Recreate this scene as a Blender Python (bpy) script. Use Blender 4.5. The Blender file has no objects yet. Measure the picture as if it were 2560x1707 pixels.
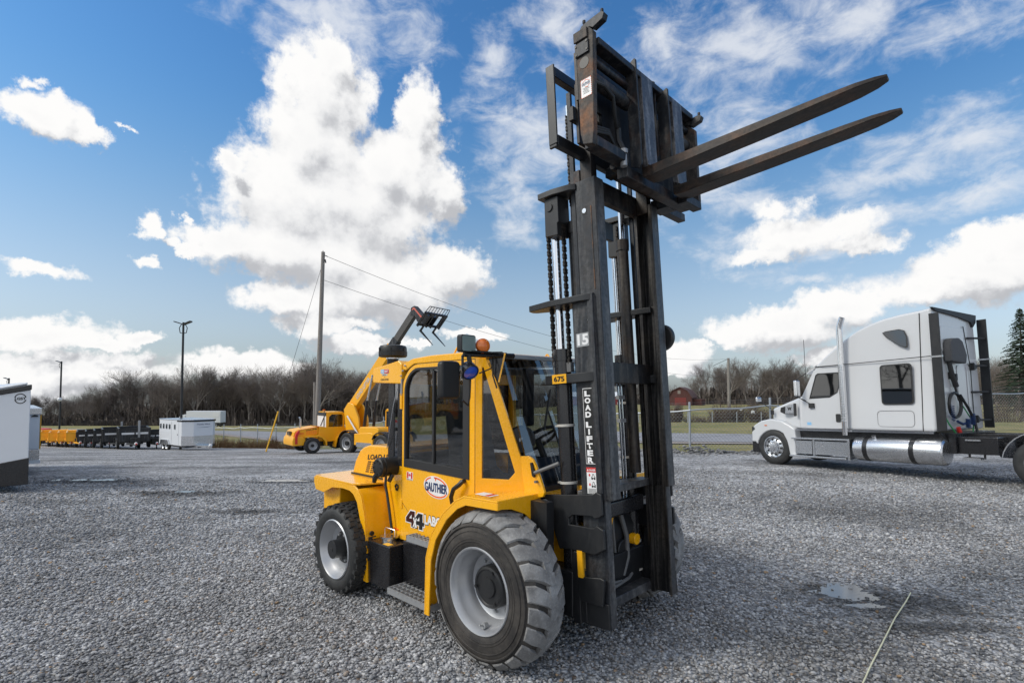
import bpy, bmesh, math, random
import numpy as np
from mathutils import Vector, Matrix, noise
from mathutils.geometry import tessellate_polygon
R = math.radians
random.seed(7); RNG = np.random.default_rng(7)
SC = bpy.context.scene
COL = SC.collection

# ------------------------------------------------------------------ camera
EYE = 1.9
cam = bpy.data.objects.new('camera', bpy.data.cameras.new('camera'))
COL.objects.link(cam)
cam.location = (0, 0, EYE); cam.rotation_euler = (R(92.2), 0, 0)
cam.data.sensor_width = 36; cam.data.lens = 18.77
cam.data.shift_y = 0.0294
cam.data.clip_start = 0.05; cam.data.clip_end = 3000
SC.camera = cam
SC.view_settings.view_transform = 'Standard'; SC.view_settings.look = 'None'
SC.view_settings.exposure = 0.6; SC.view_settings.gamma = 1.0

# ------------------------------------------------------------------ materials
def nt(name):
    m = bpy.data.materials.new(name); m.use_nodes = True
    t = m.node_tree; b = t.nodes['Principled BSDF']
    return m, t, b
def setb(b, **k):
    for n, v in k.items():
        n = n.replace('_', ' ')
        if n in b.inputs: b.inputs[n].default_value = v
def rgba(c): return (c[0], c[1], c[2], 1)
def N(t, typ, **k):
    n = t.nodes.new(typ)
    for a, v in k.items(): setattr(n, a, v)
    return n
def coords(t, kind='Object', scale=None):
    tc = N(t, 'ShaderNodeTexCoord')
    if scale is None: return tc.outputs[kind]
    mp = N(t, 'ShaderNodeMapping'); mp.inputs['Scale'].default_value = scale
    t.links.new(tc.outputs[kind], mp.inputs['Vector']); return mp.outputs['Vector']
def noise_n(t, vec, scale, detail=4, rough=.55, dist=0):
    n = N(t, 'ShaderNodeTexNoise'); n.inputs['Scale'].default_value = scale
    n.inputs['Detail'].default_value = detail; n.inputs['Roughness'].default_value = rough
    n.inputs['Distortion'].default_value = dist
    t.links.new(vec, n.inputs['Vector']); return n.outputs['Fac']
def ramp(t, fac, stops):
    r = N(t, 'ShaderNodeValToRGB'); e = r.color_ramp.elements
    while len(e) < len(stops): e.new(.5)
    for el, (p, c) in zip(e, stops):
        el.position = p; el.color = rgba(c) if not isinstance(c, (int, float)) else (c, c, c, 1)
    t.links.new(fac, r.inputs['Fac']); return r.outputs['Color']
def mixc(t, fac, a, b, mode='MIX'):
    m = N(t, 'ShaderNodeMix', data_type='RGBA', blend_type=mode)
    for sock, v in ((m.inputs[0], fac), (m.inputs[6], a), (m.inputs[7], b)):
        if hasattr(v, 'links'): t.links.new(v, sock)
        elif isinstance(v, (int, float)): sock.default_value = v if sock == m.inputs[0] else (v, v, v, 1)
        else: sock.default_value = rgba(v)
    return m.outputs[2]
def bump(t, b, h, strength=.2, dist=.01):
    n = N(t, 'ShaderNodeBump'); n.inputs['Strength'].default_value = strength; n.inputs['Distance'].default_value = dist
    t.links.new(h, n.inputs['Height']); t.links.new(n.outputs['Normal'], b.inputs['Normal'])
def paint(name, col, rough=.35, dirt=.25, dirtcol=(.22, .19, .15), metal=0, coat=0, nscale=3.5, streak=(1, 1, 1), spec=.5):
    """painted metal: slight tone drift, dust gathered in patches, fine scuffs"""
    m, t, b = nt(name)
    v = coords(t, 'Object', streak)
    n1 = noise_n(t, v, nscale, 6, .6); n2 = noise_n(t, v, nscale*9, 5, .7)
    f1 = ramp(t, n1, [(.42, 0), (.78, 1)]); f2 = ramp(t, n2, [(.5, 0), (.8, 1)])
    mm = N(t, 'ShaderNodeMath', operation='MULTIPLY'); t.links.new(f1, mm.inputs[0]); mm.inputs[1].default_value = dirt
    m2 = N(t, 'ShaderNodeMath', operation='MULTIPLY_ADD'); t.links.new(f2, m2.inputs[0]); m2.inputs[1].default_value = dirt*.6
    t.links.new(mm.outputs[0], m2.inputs[2])
    c = mixc(t, m2.outputs[0], col, dirtcol)
    t.links.new(c, b.inputs['Base Color'])
    rr = N(t, 'ShaderNodeMapRange'); t.links.new(n2, rr.inputs['Value'])
    k_ = .25 if metal > .9 else 1
    rr.inputs['To Min'].default_value = max(.02, rough-.08*k_); rr.inputs['To Max'].default_value = min(1, rough+.15*k_)
    t.links.new(rr.outputs[0], b.inputs['Roughness'])
    setb(b, Metallic=metal, Coat_Weight=coat, Coat_Roughness=.08, Specular_IOR_Level=spec)
    return m
def plain(name, col, rough=.5, metal=0, emit=None, **k):
    m, t, b = nt(name)
    v = coords(t); n = noise_n(t, v, 14, 3)
    c = mixc(t, n, [x*.86 for x in col], [min(1, x*1.1) for x in col]); t.links.new(c, b.inputs['Base Color'])
    setb(b, Roughness=rough, Metallic=metal, **k)
    return m
def glass(name, tint=(.3, .33, .33), refl=1.0, ior=1.75):
    m = bpy.data.materials.new(name); m.use_nodes = True; t = m.node_tree; t.nodes.clear()
    o = N(t, 'ShaderNodeOutputMaterial'); mx = N(t, 'ShaderNodeMixShader')
    tr = N(t, 'ShaderNodeBsdfTransparent'); tr.inputs['Color'].default_value = rgba(tint)
    gl = N(t, 'ShaderNodeBsdfGlossy'); gl.inputs['Roughness'].default_value = .02; gl.inputs['Color'].default_value = (refl, refl, refl, 1)
    fr = N(t, 'ShaderNodeFresnel'); fr.inputs['IOR'].default_value = ior
    gm = N(t, 'ShaderNodeNewGeometry'); bf = N(t, 'ShaderNodeMath', operation='SUBTRACT'); bf.inputs[0].default_value = 1.0; t.links.new(gm.outputs['Backfacing'], bf.inputs[1]); fm = N(t, 'ShaderNodeMath', operation='MULTIPLY'); t.links.new(fr.outputs[0], fm.inputs[0]); t.links.new(bf.outputs[0], fm.inputs[1])
    t.links.new(fm.outputs[0], mx.inputs[0]); t.links.new(tr.outputs[0], mx.inputs[1]); t.links.new(gl.outputs[0], mx.inputs[2])
    t.links.new(mx.outputs[0], o.inputs['Surface']); return m
def worn_steel(name, base, rust, bare, rustamt=.5, rough=.45, streak=(3, 3, .35)):
    """old black painted steel: vertical grease streaks, rubbed bare patches and rust"""
    m, t, b = nt(name)
    v = coords(t, 'Object', streak); vo = coords(t, 'Object')
    n1 = noise_n(t, v, 5, 6, .62, .3); n2 = noise_n(t, vo, 4.5, 6, .65); n3 = noise_n(t, vo, 38, 4, .7)
    c = mixc(t, ramp(t, n1, [(.46, 0), (.72, 1)]), base, bare)
    fr = N(t, 'ShaderNodeMath', operation='MULTIPLY'); t.links.new(ramp(t, n2, [(.5, 0), (.72, 1)]), fr.inputs[0]); fr.inputs[1].default_value = rustamt
    c = mixc(t, fr.outputs[0], c, rust)
    c = mixc(t, ramp(t, n3, [(.35, .55), (.7, 1.2)]), (0, 0, 0), c)
    t.links.new(c, b.inputs['Base Color'])
    rr = N(t, 'ShaderNodeMapRange'); t.links.new(n1, rr.inputs['Value']); rr.inputs['To Min'].default_value = rough-.12; rr.inputs['To Max'].default_value = rough+.25
    t.links.new(rr.outputs[0], b.inputs['Roughness']); setb(b, Metallic=.35)
    bump(t, b, n3, .15, .004)
    return m
M = {}
M['yellow'] = paint('yellow_paint', (.95, .45, .002), .24, .15, (.46, .27, .08), coat=.55)
M['yellow_far'] = paint('yellow_paint_far', (.92, .43, .004), .35, .12, (.5, .27, .05), coat=.2)
M['black'] = paint('black_paint', (.012, .013, .015), .38, .25, (.07, .068, .065), streak=(2, 2, .6))
M['blackgloss'] = paint('gloss_black', (.012, .012, .014), .22, .12, (.06, .06, .06), coat=.2)
M['mast'] = worn_steel('mast_steel', (.026, .030, .037), (.10, .07, .05), (.115, .117, .12), .28)
M['flange'] = worn_steel('rubbed_flange_steel', (.07, .072, .078), (.15, .11, .08), (.22, .215, .21), .4, .42)
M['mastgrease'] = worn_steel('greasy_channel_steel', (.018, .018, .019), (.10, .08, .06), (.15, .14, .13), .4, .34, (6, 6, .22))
M['mastdark'] = worn_steel('mast_steel_greasy', (.014, .014, .016), (.06, .035, .02), (.10, .088, .075), .5, .4)
M['carriage'] = worn_steel('carriage_steel', (.018, .021, .027), (.15, .068, .034), (.11, .105, .10), .5, .45, (3, 3, 1.2))
M['rusty'] = worn_steel('rusty_steel', (.055, .05, .048), (.24, .105, .045), (.15, .125, .105), .95, .6, (4, 4, 2))
M['fork'] = worn_steel('fork_steel', (.030, .024, .021), (.12, .055, .028), (.085, .062, .047), .6, .42, (.6, 3, 3))
M['forkshank'] = worn_steel('fork_shank_steel', (.10, .10, .105), (.16, .11, .08), (.32, .32, .33), .3, .4, (5, 5, .6))
M['chain'] = worn_steel('chain_steel', (.020, .018, .017), (.11, .06, .035), (.07, .055, .045), .5, .45, (1, 1, 1))
M['chrome'] = plain('chrome', (.75, .76, .78), .12, 1.0)
M['alu'] = paint('aluminium', (.66, .67, .69), .26, .06, (.3, .3, .31), metal=1.0)
M['steelgrey'] = paint('grey_step', (.36, .37, .38), .45, .35, (.2, .19, .17), metal=.4)
M['rim'] = paint('silver_rim', (.42, .43, .45), .36, .22, (.25, .24, .22), metal=.55)
M['rubber'] = paint('rubber_sidewall', (.020, .018, .017), .6, .6, (.12, .105, .09), nscale=4)
M['rubbernew'] = paint('rubber_tread_dark', (.017, .018, .019), .6, .4, (.075, .072, .068), nscale=6)
M['tread'] = paint('rubber_tread_dusty', (.16, .157, .155), .85, .9, (.40, .395, .385), nscale=6)
def scuff(m, sc=26, st=.5, dist=.012):
    t = M[m].node_tree; b = t.nodes['Principled BSDF']; v = coords(t, 'Object'); bump(t, b, noise_n(t, v, sc, 6, .7), st, dist)
scuff('tread'); scuff('rubber', 60, .25, .006); scuff('rubbernew', 40, .35, .008)
M['glass'] = glass('cab_glass', (.74, .75, .74), .95, 2.0)
M['glassdark'] = glass('dark_glass', (.22, .24, .25), .95, 2.0)
M['glassfront'] = glass('windshield_glass', (.72, .75, .78), .9, 2.3)
M['rubberseal'] = plain('rubber_seal', (.022, .022, .023), .55)
M['whitedecal'] = plain('white_decal', (.80, .80, .80), .45)
M['blackdecal'] = plain('black_decal', (.012, .012, .012), .45)
M['maroon'] = plain('maroon_decal', (.045, .006, .005), .4)
M['reddecal'] = plain('red_decal', (.62, .03, .025), .45)
M['orangedecal'] = plain('orange_decal', (.85, .13, .01), .45)
M['navydecal'] = plain('navy_decal', (.012, .035, .12), .45)
M['skydecal'] = plain('light_blue_decal', (.25, .5, .75), .45)
M['yellowdecal'] = plain('yellow_decal', (.9, .5, .02), .45)
M['goldplate'] = plain('yellow_plate', (.85, .42, .01), .45)
M['amber'] = plain('amber_lens', (.75, .17, .01), .18, 0, Coat_Weight=.8)
M['bluelens'] = plain('blue_lens', (.02, .10, .62), .12, 0, Coat_Weight=.9)
M['lens'] = plain('lamp_lens', (.20, .27, .26), .25, 0, Coat_Weight=.4)
M['greyhose'] = plain('grey_hose', (.13, .13, .13), .5)
M['hose'] = plain('black_hose', (.012, .012, .012), .45)
M['ziptie'] = plain('white_clamp', (.5, .48, .44), .5)
M['seat'] = plain('seat_fabric', (.085, .087, .092), .8)
M['white'] = paint('white_paint', (.70, .71, .72), .3, .12, (.5, .5, .5), coat=.3)
M['truckwhite'] = paint('truck_white', (.58, .59, .605), .18, .08, (.5, .5, .5), coat=.5)
M['trailerwhite'] = paint('trailer_white', (.66, .68, .71), .35, .1, (.55, .55, .56))
M['mirror'] = plain('mirror_metal', (.8, .8, .82), .06, 1.0)
M['galv'] = paint('galvanised', (.42, .45, .48), .45, .25, (.25, .25, .25), metal=.6)
M['wood'] = worn_steel('pole_wood', (.30, .275, .25), (.36, .31, .26), (.45, .43, .41), .4, .8, (8, 8, .15))
M['guard'] = plain('yellow_guard', (.85, .45, .01), .45)
M['string'] = plain('pale_cord', (.62, .60, .42), .8)
# ------------------------------------------------------------------ mesh building
class MB:
    def __init__(s, xf=None): s.v = []; s.f = []; s.mi = []; s.m = 0; s.xf = xf
    def add(s, vs, fs):
        o = len(s.v)
        for p in vs:
            p = tuple(p); s.v.append(s.xf(p) if s.xf else p)
        for f in fs: s.f.append([i+o for i in f]); s.mi.append(s.m)
        return s
    def box(s, lo, hi):
        x0, y0, z0 = lo; x1, y1, z1 = hi
        return s.add([(x0,y0,z0),(x1,y0,z0),(x1,y1,z0),(x0,y1,z0),(x0,y0,z1),(x1,y0,z1),(x1,y1,z1),(x0,y1,z1)],
              [(0,3,2,1),(4,5,6,7),(0,1,5,4),(1,2,6,5),(2,3,7,6),(3,0,4,7)])
    def hexa(s, pts):
        return s.add(pts, [(0,3,2,1),(4,5,6,7),(0,1,5,4),(1,2,6,5),(2,3,7,6),(3,0,4,7)])
    def prism(s, poly, d0, d1, plane='xz', holes=()):
        """2D outline (with holes) extruded from d0 to d1 across its plane"""
        def P(p, d):
            a, b = p
            return {'xz': (a, d, b), 'yz': (d, a, b), 'xy': (a, b, d)}[plane]
        loops = [list(poly)] + [list(h) for h in holes]
        flat = [p for l in loops for p in l]; n = len(flat)
        tris = tessellate_polygon([[Vector((p[0], p[1], 0)) for p in l] for l in loops])
        vs = [P(p, d0) for p in flat] + [P(p, d1) for p in flat]
        if not holes: fs = [list(range(n)), [i+n for i in range(n)][::-1]]
        else: fs = [list(t) for t in tris] + [[i+n for i in t][::-1] for t in tris]
        o = 0
        for l in loops:
            k = len(l)
            for i in range(k):
                a, b = o+i, o+(i+1) % k; fs.append([a, b, b+n, a+n])
            o += k
        return s.add(vs, fs)
    def tube(s, pts, r, n=8, caps=True):
        pts = [Vector(p) for p in pts]; k = len(pts)
        rs = r if isinstance(r, (list, tuple)) else [r]*k
        vs = []; up = None
        for i, p in enumerate(pts):
            t = (pts[min(i+1, k-1)] - pts[max(i-1, 0)]).normalized()
            if up is None:
                up = t.orthogonal().normalized()
            else:
                up = (up - t*up.dot(t)); up = up.normalized() if up.length > 1e-6 else t.orthogonal().normalized()
            w = t.cross(up)
            for j in range(n):
                a = 2*math.pi*j/n; vs.append(p + (up*math.cos(a) + w*math.sin(a))*rs[i])
        fs = []
        for i in range(k-1):
            for j in range(n):
                a = i*n+j; b = i*n+(j+1) % n; fs.append([a, b, b+n, a+n])
        if caps: fs.append(list(range(n))[::-1]); fs.append([(k-1)*n+j for j in range(n)])
        return s.add(vs, fs)
    def cyl(s, p0, p1, r0, r1=None, n=16): return s.tube([p0, p1], [r0, r0 if r1 is None else r1], n)
    def lathe(s, prof, c, axis=(0, 1, 0), n=32, close=False):
        """profile of (radius, distance along axis) turned about axis through c"""
        ax = Vector(axis).normalized(); u = ax.orthogonal().normalized(); w = ax.cross(u); c = Vector(c)
        vs = [c + ax*t + (u*math.cos(2*math.pi*j/n) + w*math.sin(2*math.pi*j/n))*max(r, 1e-4) for (r, t) in prof for j in range(n)]
        fs = []; k = len(prof)
        for i in range(k-1 if not close else k):
            i2 = (i+1) % k
            for j in range(n):
                j2 = (j+1) % n; fs.append([i*n+j, i*n+j2, i2*n+j2, i2*n+j])
        return s.add(vs, fs)
    def ball(s, c, r, n=12, sq=(1, 1, 1)):
        prof = [(math.sin(math.pi*i/8), -math.cos(math.pi*i/8)) for i in range(9)]
        c = Vector(c); vs = []; 
        for (rr, t) in prof:
            for j in range(n):
                a = 2*math.pi*j/n; vs.append(c + Vector((rr*math.cos(a)*r*sq[0], rr*math.sin(a)*r*sq[1], t*r*sq[2])))
        fs = [[i*n+j, i*n+(j+1) % n, (i+1)*n+(j+1) % n, (i+1)*n+j] for i in range(8) for j in range(n)]
        return s.add(vs, fs)
    def sheet(s, line, d0, d1, th, plane='xz'):
        """a folded plate: open 2D polyline given thickness th, extruded d0..d1"""
        L = [Vector(p) for p in line]; off = []
        for i, p in enumerate(L):
            a = (L[i]-L[i-1]).normalized() if i else (L[1]-L[0]).normalized()
            b = (L[i+1]-L[i]).normalized() if i < len(L)-1 else a
            nrm = Vector((-(a+b).y, (a+b).x)).normalized(); sc = 1/max(.4, nrm.dot(Vector((-a.y, a.x))))
            off.append(p + nrm*th*sc)
        return s.prism([tuple(p) for p in L] + [tuple(p) for p in off[::-1]], d0, d1, plane)
    def build(s, name, mats, parent=None, bevel=0, smooth=35, kind=None):
        me = bpy.data.meshes.new(name); me.from_pydata([tuple(p) for p in s.v], [], s.f)
        if not isinstance(mats, (list, tuple)): mats = [mats]
        for m in mats: me.materials.append(M[m] if isinstance(m, str) else m)
        if len(mats) > 1: me.polygons.foreach_set('material_index', s.mi)
        bm = bmesh.new(); bm.from_mesh(me); bmesh.ops.recalc_face_normals(bm, faces=bm.faces); bm.to_mesh(me); bm.free()
        me.update()
        if smooth:
            me.polygons.foreach_set('use_smooth', [True]*len(me.polygons)); me.set_sharp_from_angle(angle=R(smooth))
        o = bpy.data.objects.new(name, me); COL.objects.link(o)
        if parent is not None: o.parent = parent
        if bevel:
            b = o.modifiers.new('bevel', 'BEVEL'); b.width = bevel; b.segments = 2; b.limit_method = 'ANGLE'; b.angle_limit = R(38); b.harden_normals = True
        if kind: o['kind'] = kind
        return o
def tag(o, label, cat, group=None):
    o['label'] = label; o['category'] = cat
    if group: o['group'] = group
    return o
def thing(name, label, cat, loc=(0, 0, 0), rotz=0, group=None, matrix=None):
    o = bpy.data.objects.new(name, None); COL.objects.link(o); o.empty_display_size = .3
    if matrix is not None: o.matrix_world = matrix
    else: o.location = loc; o.rotation_euler = (0, 0, rotz)
    return tag(o, label, cat, group)
def kids(o): return [c for c in COL.objects if c.parent == o]
CH = {}
def copy_tree(o, parent=None, label=None):
    c = o.copy(); COL.objects.link(c)
    if parent is not None: c.parent = parent
    if label: c['label'] = label
    for k in CH.get(o.name) or kids(o): copy_tree(k, c)
    return c
def text(name, body, mat, parent, origin, right, up, w=None, h=None, bold=0, ext=.001, shear=0, spacing=None, line=1.0, align='CENTER', lift=.002, xf=None):
    """lettering fitted to a w x h box centred on origin"""
    cu = bpy.data.curves.new(name, 'FONT'); cu.body = body; cu.size = 1; cu.align_x = align; cu.offset = bold; cu.shear = shear; cu.space_line = line
    if spacing: cu.space_character = spacing
    cu.resolution_u = 4
    ob = bpy.data.objects.new(name, cu); COL.objects.link(ob)
    dg = bpy.context.evaluated_depsgraph_get(); dg.update()
    me = bpy.data.meshes.new_from_object(ob.evaluated_get(dg)); bpy.data.objects.remove(ob)
    n = len(me.vertices); co = np.empty(n*3, np.float32); me.vertices.foreach_get('co', co); co = co.reshape(-1, 3)
    lo = co.min(0); hi = co.max(0); c = (lo+hi)/2; s = hi-lo
    sx = (w/s[0]) if w else (h/s[1]); sy = (h/s[1]) if h else sx
    r = Vector(right).normalized(); u = Vector(up).normalized(); nn = r.cross(u); o = Vector(origin)
    out = []
    for p in co:
        q = o + r*float((p[0]-c[0])*sx) + u*float((p[1]-c[1])*sy) + nn*lift
        out.append(xf(tuple(q)) if xf else tuple(q))
    me.vertices.foreach_set('co', np.array(out, np.float32).ravel())
    me.name = name; me.materials.clear(); me.materials.append(M[mat] if isinstance(mat, str) else mat); me.update()
    t = bpy.data.objects.new(name, me); COL.objects.link(t); t.parent = parent
    return t
def arc(cx, cy, r, a0, a1, n, ry=None):
    ry = r if ry is None else ry
    return [(cx+r*math.cos(R(a0+(a1-a0)*i/n)), cy+ry*math.sin(R(a0+(a1-a0)*i/n))) for i in range(n+1)]
def rrect(x0, y0, x1, y1, r, n=4):
    return arc(x1-r, y1-r, r, 0, 90, n)+arc(x0+r, y1-r, r, 90, 180, n)+arc(x0+r, y0+r, r, 180, 270, n)+arc(x1-r, y0+r, r, 270, 360, n)
def interp(x, tab):
    if x <= tab[0][0]: return tab[0][1]
    for (a, b), (c, d) in zip(tab, tab[1:]):
        if x <= c: return b+(d-b)*(x-a)/(c-a)
    return tab[-1][1]
def at(u, v, D):
    """world point that lies D metres ahead in the direction of photo pixel (u, v)"""
    return Vector(((u-1280)/1335*D, D, EYE-D*(v-980)/1335))
# ------------------------------------------------------------------ lie of the land: the lot falls away gently
LEFT = [(5.5, 0), (11, -.15), (20, -.72), (30, -1.5), (41, -2.5), (50, -3.2), (73, -3.7), (120, -6), (200, -10.4), (400, -20), (800, -42)]
RIGHT = [(7, 0), (11, -.06), (15.5, -.18), (19.5, -.30), (28, -.80), (36, -1.0), (50, -.93), (62, -1.5), (90, -2.2), (150, -1.8), (200, -2.2), (400, -7), (800, -25)]
def tz(x, y):
    D = max(y, 0); k = x/max(D, 1)
    w = min(1, max(0, (k+.42)/.62)); w = w*w*(3-2*w)
    return interp(D, LEFT)*(1-w)+interp(D, RIGHT)*w
# ------------------------------------------------------------------ the big forklift (x forward, -y is the side with the door we see)
FK = thing('rough_terrain_forklift', 'large yellow rough terrain forklift in front with black mast raised and two long forks', 'forklift', (.487, 4.518, 0), R(-43.8))
PX, PZ = (1, 0, 0), (0, 0, 1)
def tyre_big(mb, cy, s, R0=.515, rim=.285, W=.36, zc=.52, x=0.0, n=72, lugs=True):
    """wide skid-steer style tyre; outer face at cy, body towards s"""
    prof = [(rim-.012, .05), (rim, .022), (rim+.02, .004), (rim+.06, -.006), (R0-.11, -.004), (R0-.06, .006), (R0-.028, .022), (R0, .055)]
    prof2 = [(r, W-t) for (r, t) in prof[::-1]]
    mb.m = 0; mb.lathe([(r, s*t) for r, t in prof+prof2], (x, cy, zc), (0, 1, 0), n)
    # raised bead line round the sidewall
    mb.lathe([(R0-.075, s*-.002), (R0-.070, s*-.009), (R0-.062, s*-.008), (R0-.058, s*.008)], (x, cy, zc), (0, 1, 0), n)
    for q0 in (.335, .352, .405): mb.lathe([(q0, s*-.002), (q0+.003, s*-.0085), (q0+.007, s*-.0085), (q0+.010, s*-.002)], (x, cy, zc), (0, 1, 0), n)
    if not lugs: return
    mb.m = 1; K = 23; LR = random.Random(int(cy*10)+3)
    for side in (0, 1):
        for k in range(K):
            a0 = 2*math.pi*(k+.5*side)/K+LR.uniform(-.012, .012)
            st = [(.004, 0.0, .095), (.05, .03, .103), (.11, .09, .096), (.165, .17, .088), (.214, .18, .070)]
            vs = []
            for (t, da, hw) in st:
                tt = t if side == 0 else W-t
                for (rr, q) in ((R0-.045 if t < .04 else R0-.006, 1.16), ({.004: R0-.032, .05: R0+.010, .11: R0+.026, .165: R0+.032, .214: R0+.032}[t], .94)):
                    for sg in (-1, 1):
                        # leading and trailing edge of the bar at this station
                        a = a0+da+sg*hw*q
                        vs.append((x+(rr+LR.uniform(-.004, .003))*math.sin(a+LR.uniform(-.012, .012)), cy+s*tt, zc+rr*math.cos(a)))
            fs = []
            for i in range(len(st)-1):
                b = i*4; c = b+4
                fs += [[b+2, b+3, c+3, c+2], [b, b+2, c+2, c], [b+1, c+1, c+3, b+3]]
            e = (len(st)-1)*4; fs += [[0, 1, 3, 2], [e, e+2, e+3, e+1]]
            mb.add(vs, fs)
def front_wheel(cy, s):
    c = (0, cy, .52)
    w = MB().lathe([(.275, s*.05), (.292, s*.015), (.300, s*.004), (.294, s*-.004), (.284, s*.0), (.272, s*.02), (.262, s*.05), (.252, s*.10), (.236, s*.12), (.231, s*.17), (.205, s*.185), (.05, s*.185)], c, n=64).build('wheel', 'rim', FK)
    t = MB(); tyre_big(t, cy, s); t.build('tyre', ['rubber', 'tread'], w, smooth=40)
    h = MB().lathe([(.15, s*.185), (.15, s*.12), (.142, s*.105), (.125, s*.10), (.118, s*.108), (.07, s*.108), (.066, s*.095), (.03, s*.093), (.0, s*.093)], c, n=40)
    for k in range(3): a = k*2.094+.4; h.cyl((.12*math.sin(a), cy+s*.10, .52+.12*math.cos(a)), (.12*math.sin(a), cy+s*.088, .52+.12*math.cos(a)), .012, n=8)
    h.build('hub_cap', 'black', w)
    MB().cyl((.02, cy+s*.07, .52-.245), (.02, cy+s*.035, .52-.24), .022, n=12).cyl((.02, cy+s*.035, .52-.24), (.02, cy+s*.0, .52-.225), .006, n=8).build('valve', 'steelgrey', w)
    for k in range(10):
        a = k*.628; MB().cyl((.185*math.sin(a), cy+s*.186, .52+.185*math.cos(a)), (.185*math.sin(a), cy+s*.165, .52+.185*math.cos(a)), .013, n=6).build('wheel_nut', 'steelgrey', w)
    return w
def rear_wheel(cy, s, x=-2.02, zc=.405):
    c = (x, cy, zc); r0 = .405
    w = MB().lathe([(.262, s*.05), (.272, s*.02), (.28, s*.006), (.27, s*-.002), (.258, s*.012), (.246, s*.045), (.225, s*.065), (.205, s*.10), (.16, s*.115), (.05, s*.115)], c, n=56).build('wheel', 'rim', FK)
    t = MB(); t.m = 0
    p = [(.262, .05), (.275, .015), (.30, .0), (.345, -.008), (.375, .004), (r0-.012, .022), (r0, .04)]
    W = .27
    t.lathe([(r, s*q) for r, q in p+[(r, W-q) for r, q in p[::-1]]], c, n=64)
    K = 46
    for row, (t0, t1) in enumerate(((.012, .062), (.074, .118), (.130, .174), (.186, .230), (.238, .268))):
        for k in range(K):
            a = 2*math.pi*(k+.5*(row % 2))/K; hw = math.pi/K*.80; zz = .009*(1 if k % 2 else -1)
            vs = []
            for rr, q in ((r0-.03, 1.0), (r0+(.016 if 0 < row < 4 else .006), .86)):
                for tt in (t0+zz, t1+zz):
                    for sg in (-1, 1): vs.append((x+rr*math.sin(a+sg*hw*q), cy+s*tt, zc+rr*math.cos(a+sg*hw*q)))
            t.add(vs, [(4, 5, 7, 6), (0, 4, 6, 2), (1, 3, 7, 5), (0, 1, 5, 4), (2, 6, 7, 3)])
    t.build('tyre', 'rubbernew', w, smooth=40)
    h = MB().cyl((x, cy+s*.115, zc), (x, cy+s*.105, zc), .15, .15, 24).cyl((x, cy+s*.11, zc), (x, cy-s*.015, zc), .088, .085, 28).cyl((x, cy-s*.015, zc), (x, cy-s*.02, zc), .02, n=8)
    h.build('hub_cap', 'black', w, bevel=.006)
    for k in range(8):
        a = k*.785+.3; MB().cyl((x+.125*math.sin(a), cy+s*.115, zc+.125*math.cos(a)), (x+.125*math.sin(a), cy+s*.085, zc+.125*math.cos(a)), .012, n=6).build('wheel_nut', 'steelgrey', w)
front_wheel(-1.05, 1); front_wheel(1.05, -1); rear_wheel(-1.06, 1); rear_wheel(1.06, -1)

# chassis, counterweight, axles
c = MB(); c.box((-2.3, -.52, .30), (.42, .52, .62)); c.box((-1.9, -.6, .62), (-.25, .6, .70)); c.build('chassis', 'black', FK, bevel=.01)
MB().cyl((0, -.86, .52), (0, .86, .52), .13, n=20).lathe([(.02, -.2), (.24, -.16), (.27, 0), (.24, .16), (.02, .2)], (0, 0, .52)).build('front_axle', 'black', FK)
MB().cyl((-2.02, -.94, .405), (-2.02, .94, .405), .085, n=16).build('rear_axle', 'black', FK)
cw = MB(); cw.prism([(-2.62, .55), (-2.45, .42), (-2.28, .42), (-2.28, .93), (-2.62, .93)], -.86, .86); cw.build('counterweight', 'yellow', FK, bevel=.015)

# rear deck with its fenders
d = MB()
deckplan = [(-2.672, -.90), (-2.63, -.948), (-1.90, -.948), (-1.815, -.90), (-1.70, -.62), (-1.70, .62), (-1.815, .90), (-1.90, .948), (-2.63, .948), (-2.672, .90)]
d.prism(deckplan, 1.012, 1.030, 'xy')
for s in (-1, 1):
    y0, y1 = (s*.948, s*.930)
    # outer skirt with the wheel arch cut into it, then the narrow front leg
    sk = [(-2.66, 1.015), (-2.66, .955), (-2.62, .885), (-2.45, .875), (-2.27, .945), (-2.06, .962), (-1.93, .955), (-1.86, .93), (-1.79, .86), (-1.73, .70), (-1.68, .45), (-1.665, .165), (-1.60, .165), (-1.615, .45), (-1.655, .74), (-1.72, .93), (-1.79, .985), (-1.84, 1.010)]
    d.prism(sk, min(y0, y1), max(y0, y1))
    d.prism([(-1.79, .985), (-1.72, .93), (-1.655, .74), (-1.615, .45), (-1.60, .165), (-1.61, .165), (-1.63, .45), (-1.67, .74), (-1.735, .93), (-1.80, .985)], *sorted((s*.93, s*.62)))
d.build('rear_fender', 'yellow', FK, bevel=.008)
# cab-side lower rear panel, leaning from the deck to the door
for s in (-1, 1):
    y = s; p = MB()
    p.hexa([(-1.80, y*.66, .56), (-1.36, y*.745, .56), (-1.36, y*.71, .56), (-1.80, y*.62, .56), (-1.80, y*.66, 1.22), (-1.36, y*.745, 1.22), (-1.36, y*.71, 1.22), (-1.80, y*.62, 1.22)])
    p.build('rear_side_panel', 'yellow', FK, bevel=.004)
MB().box((-1.362, -.7485, .565), (-1.0, -.70, .935)).build('sill_panel', 'yellow', FK, bevel=.003)
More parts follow.
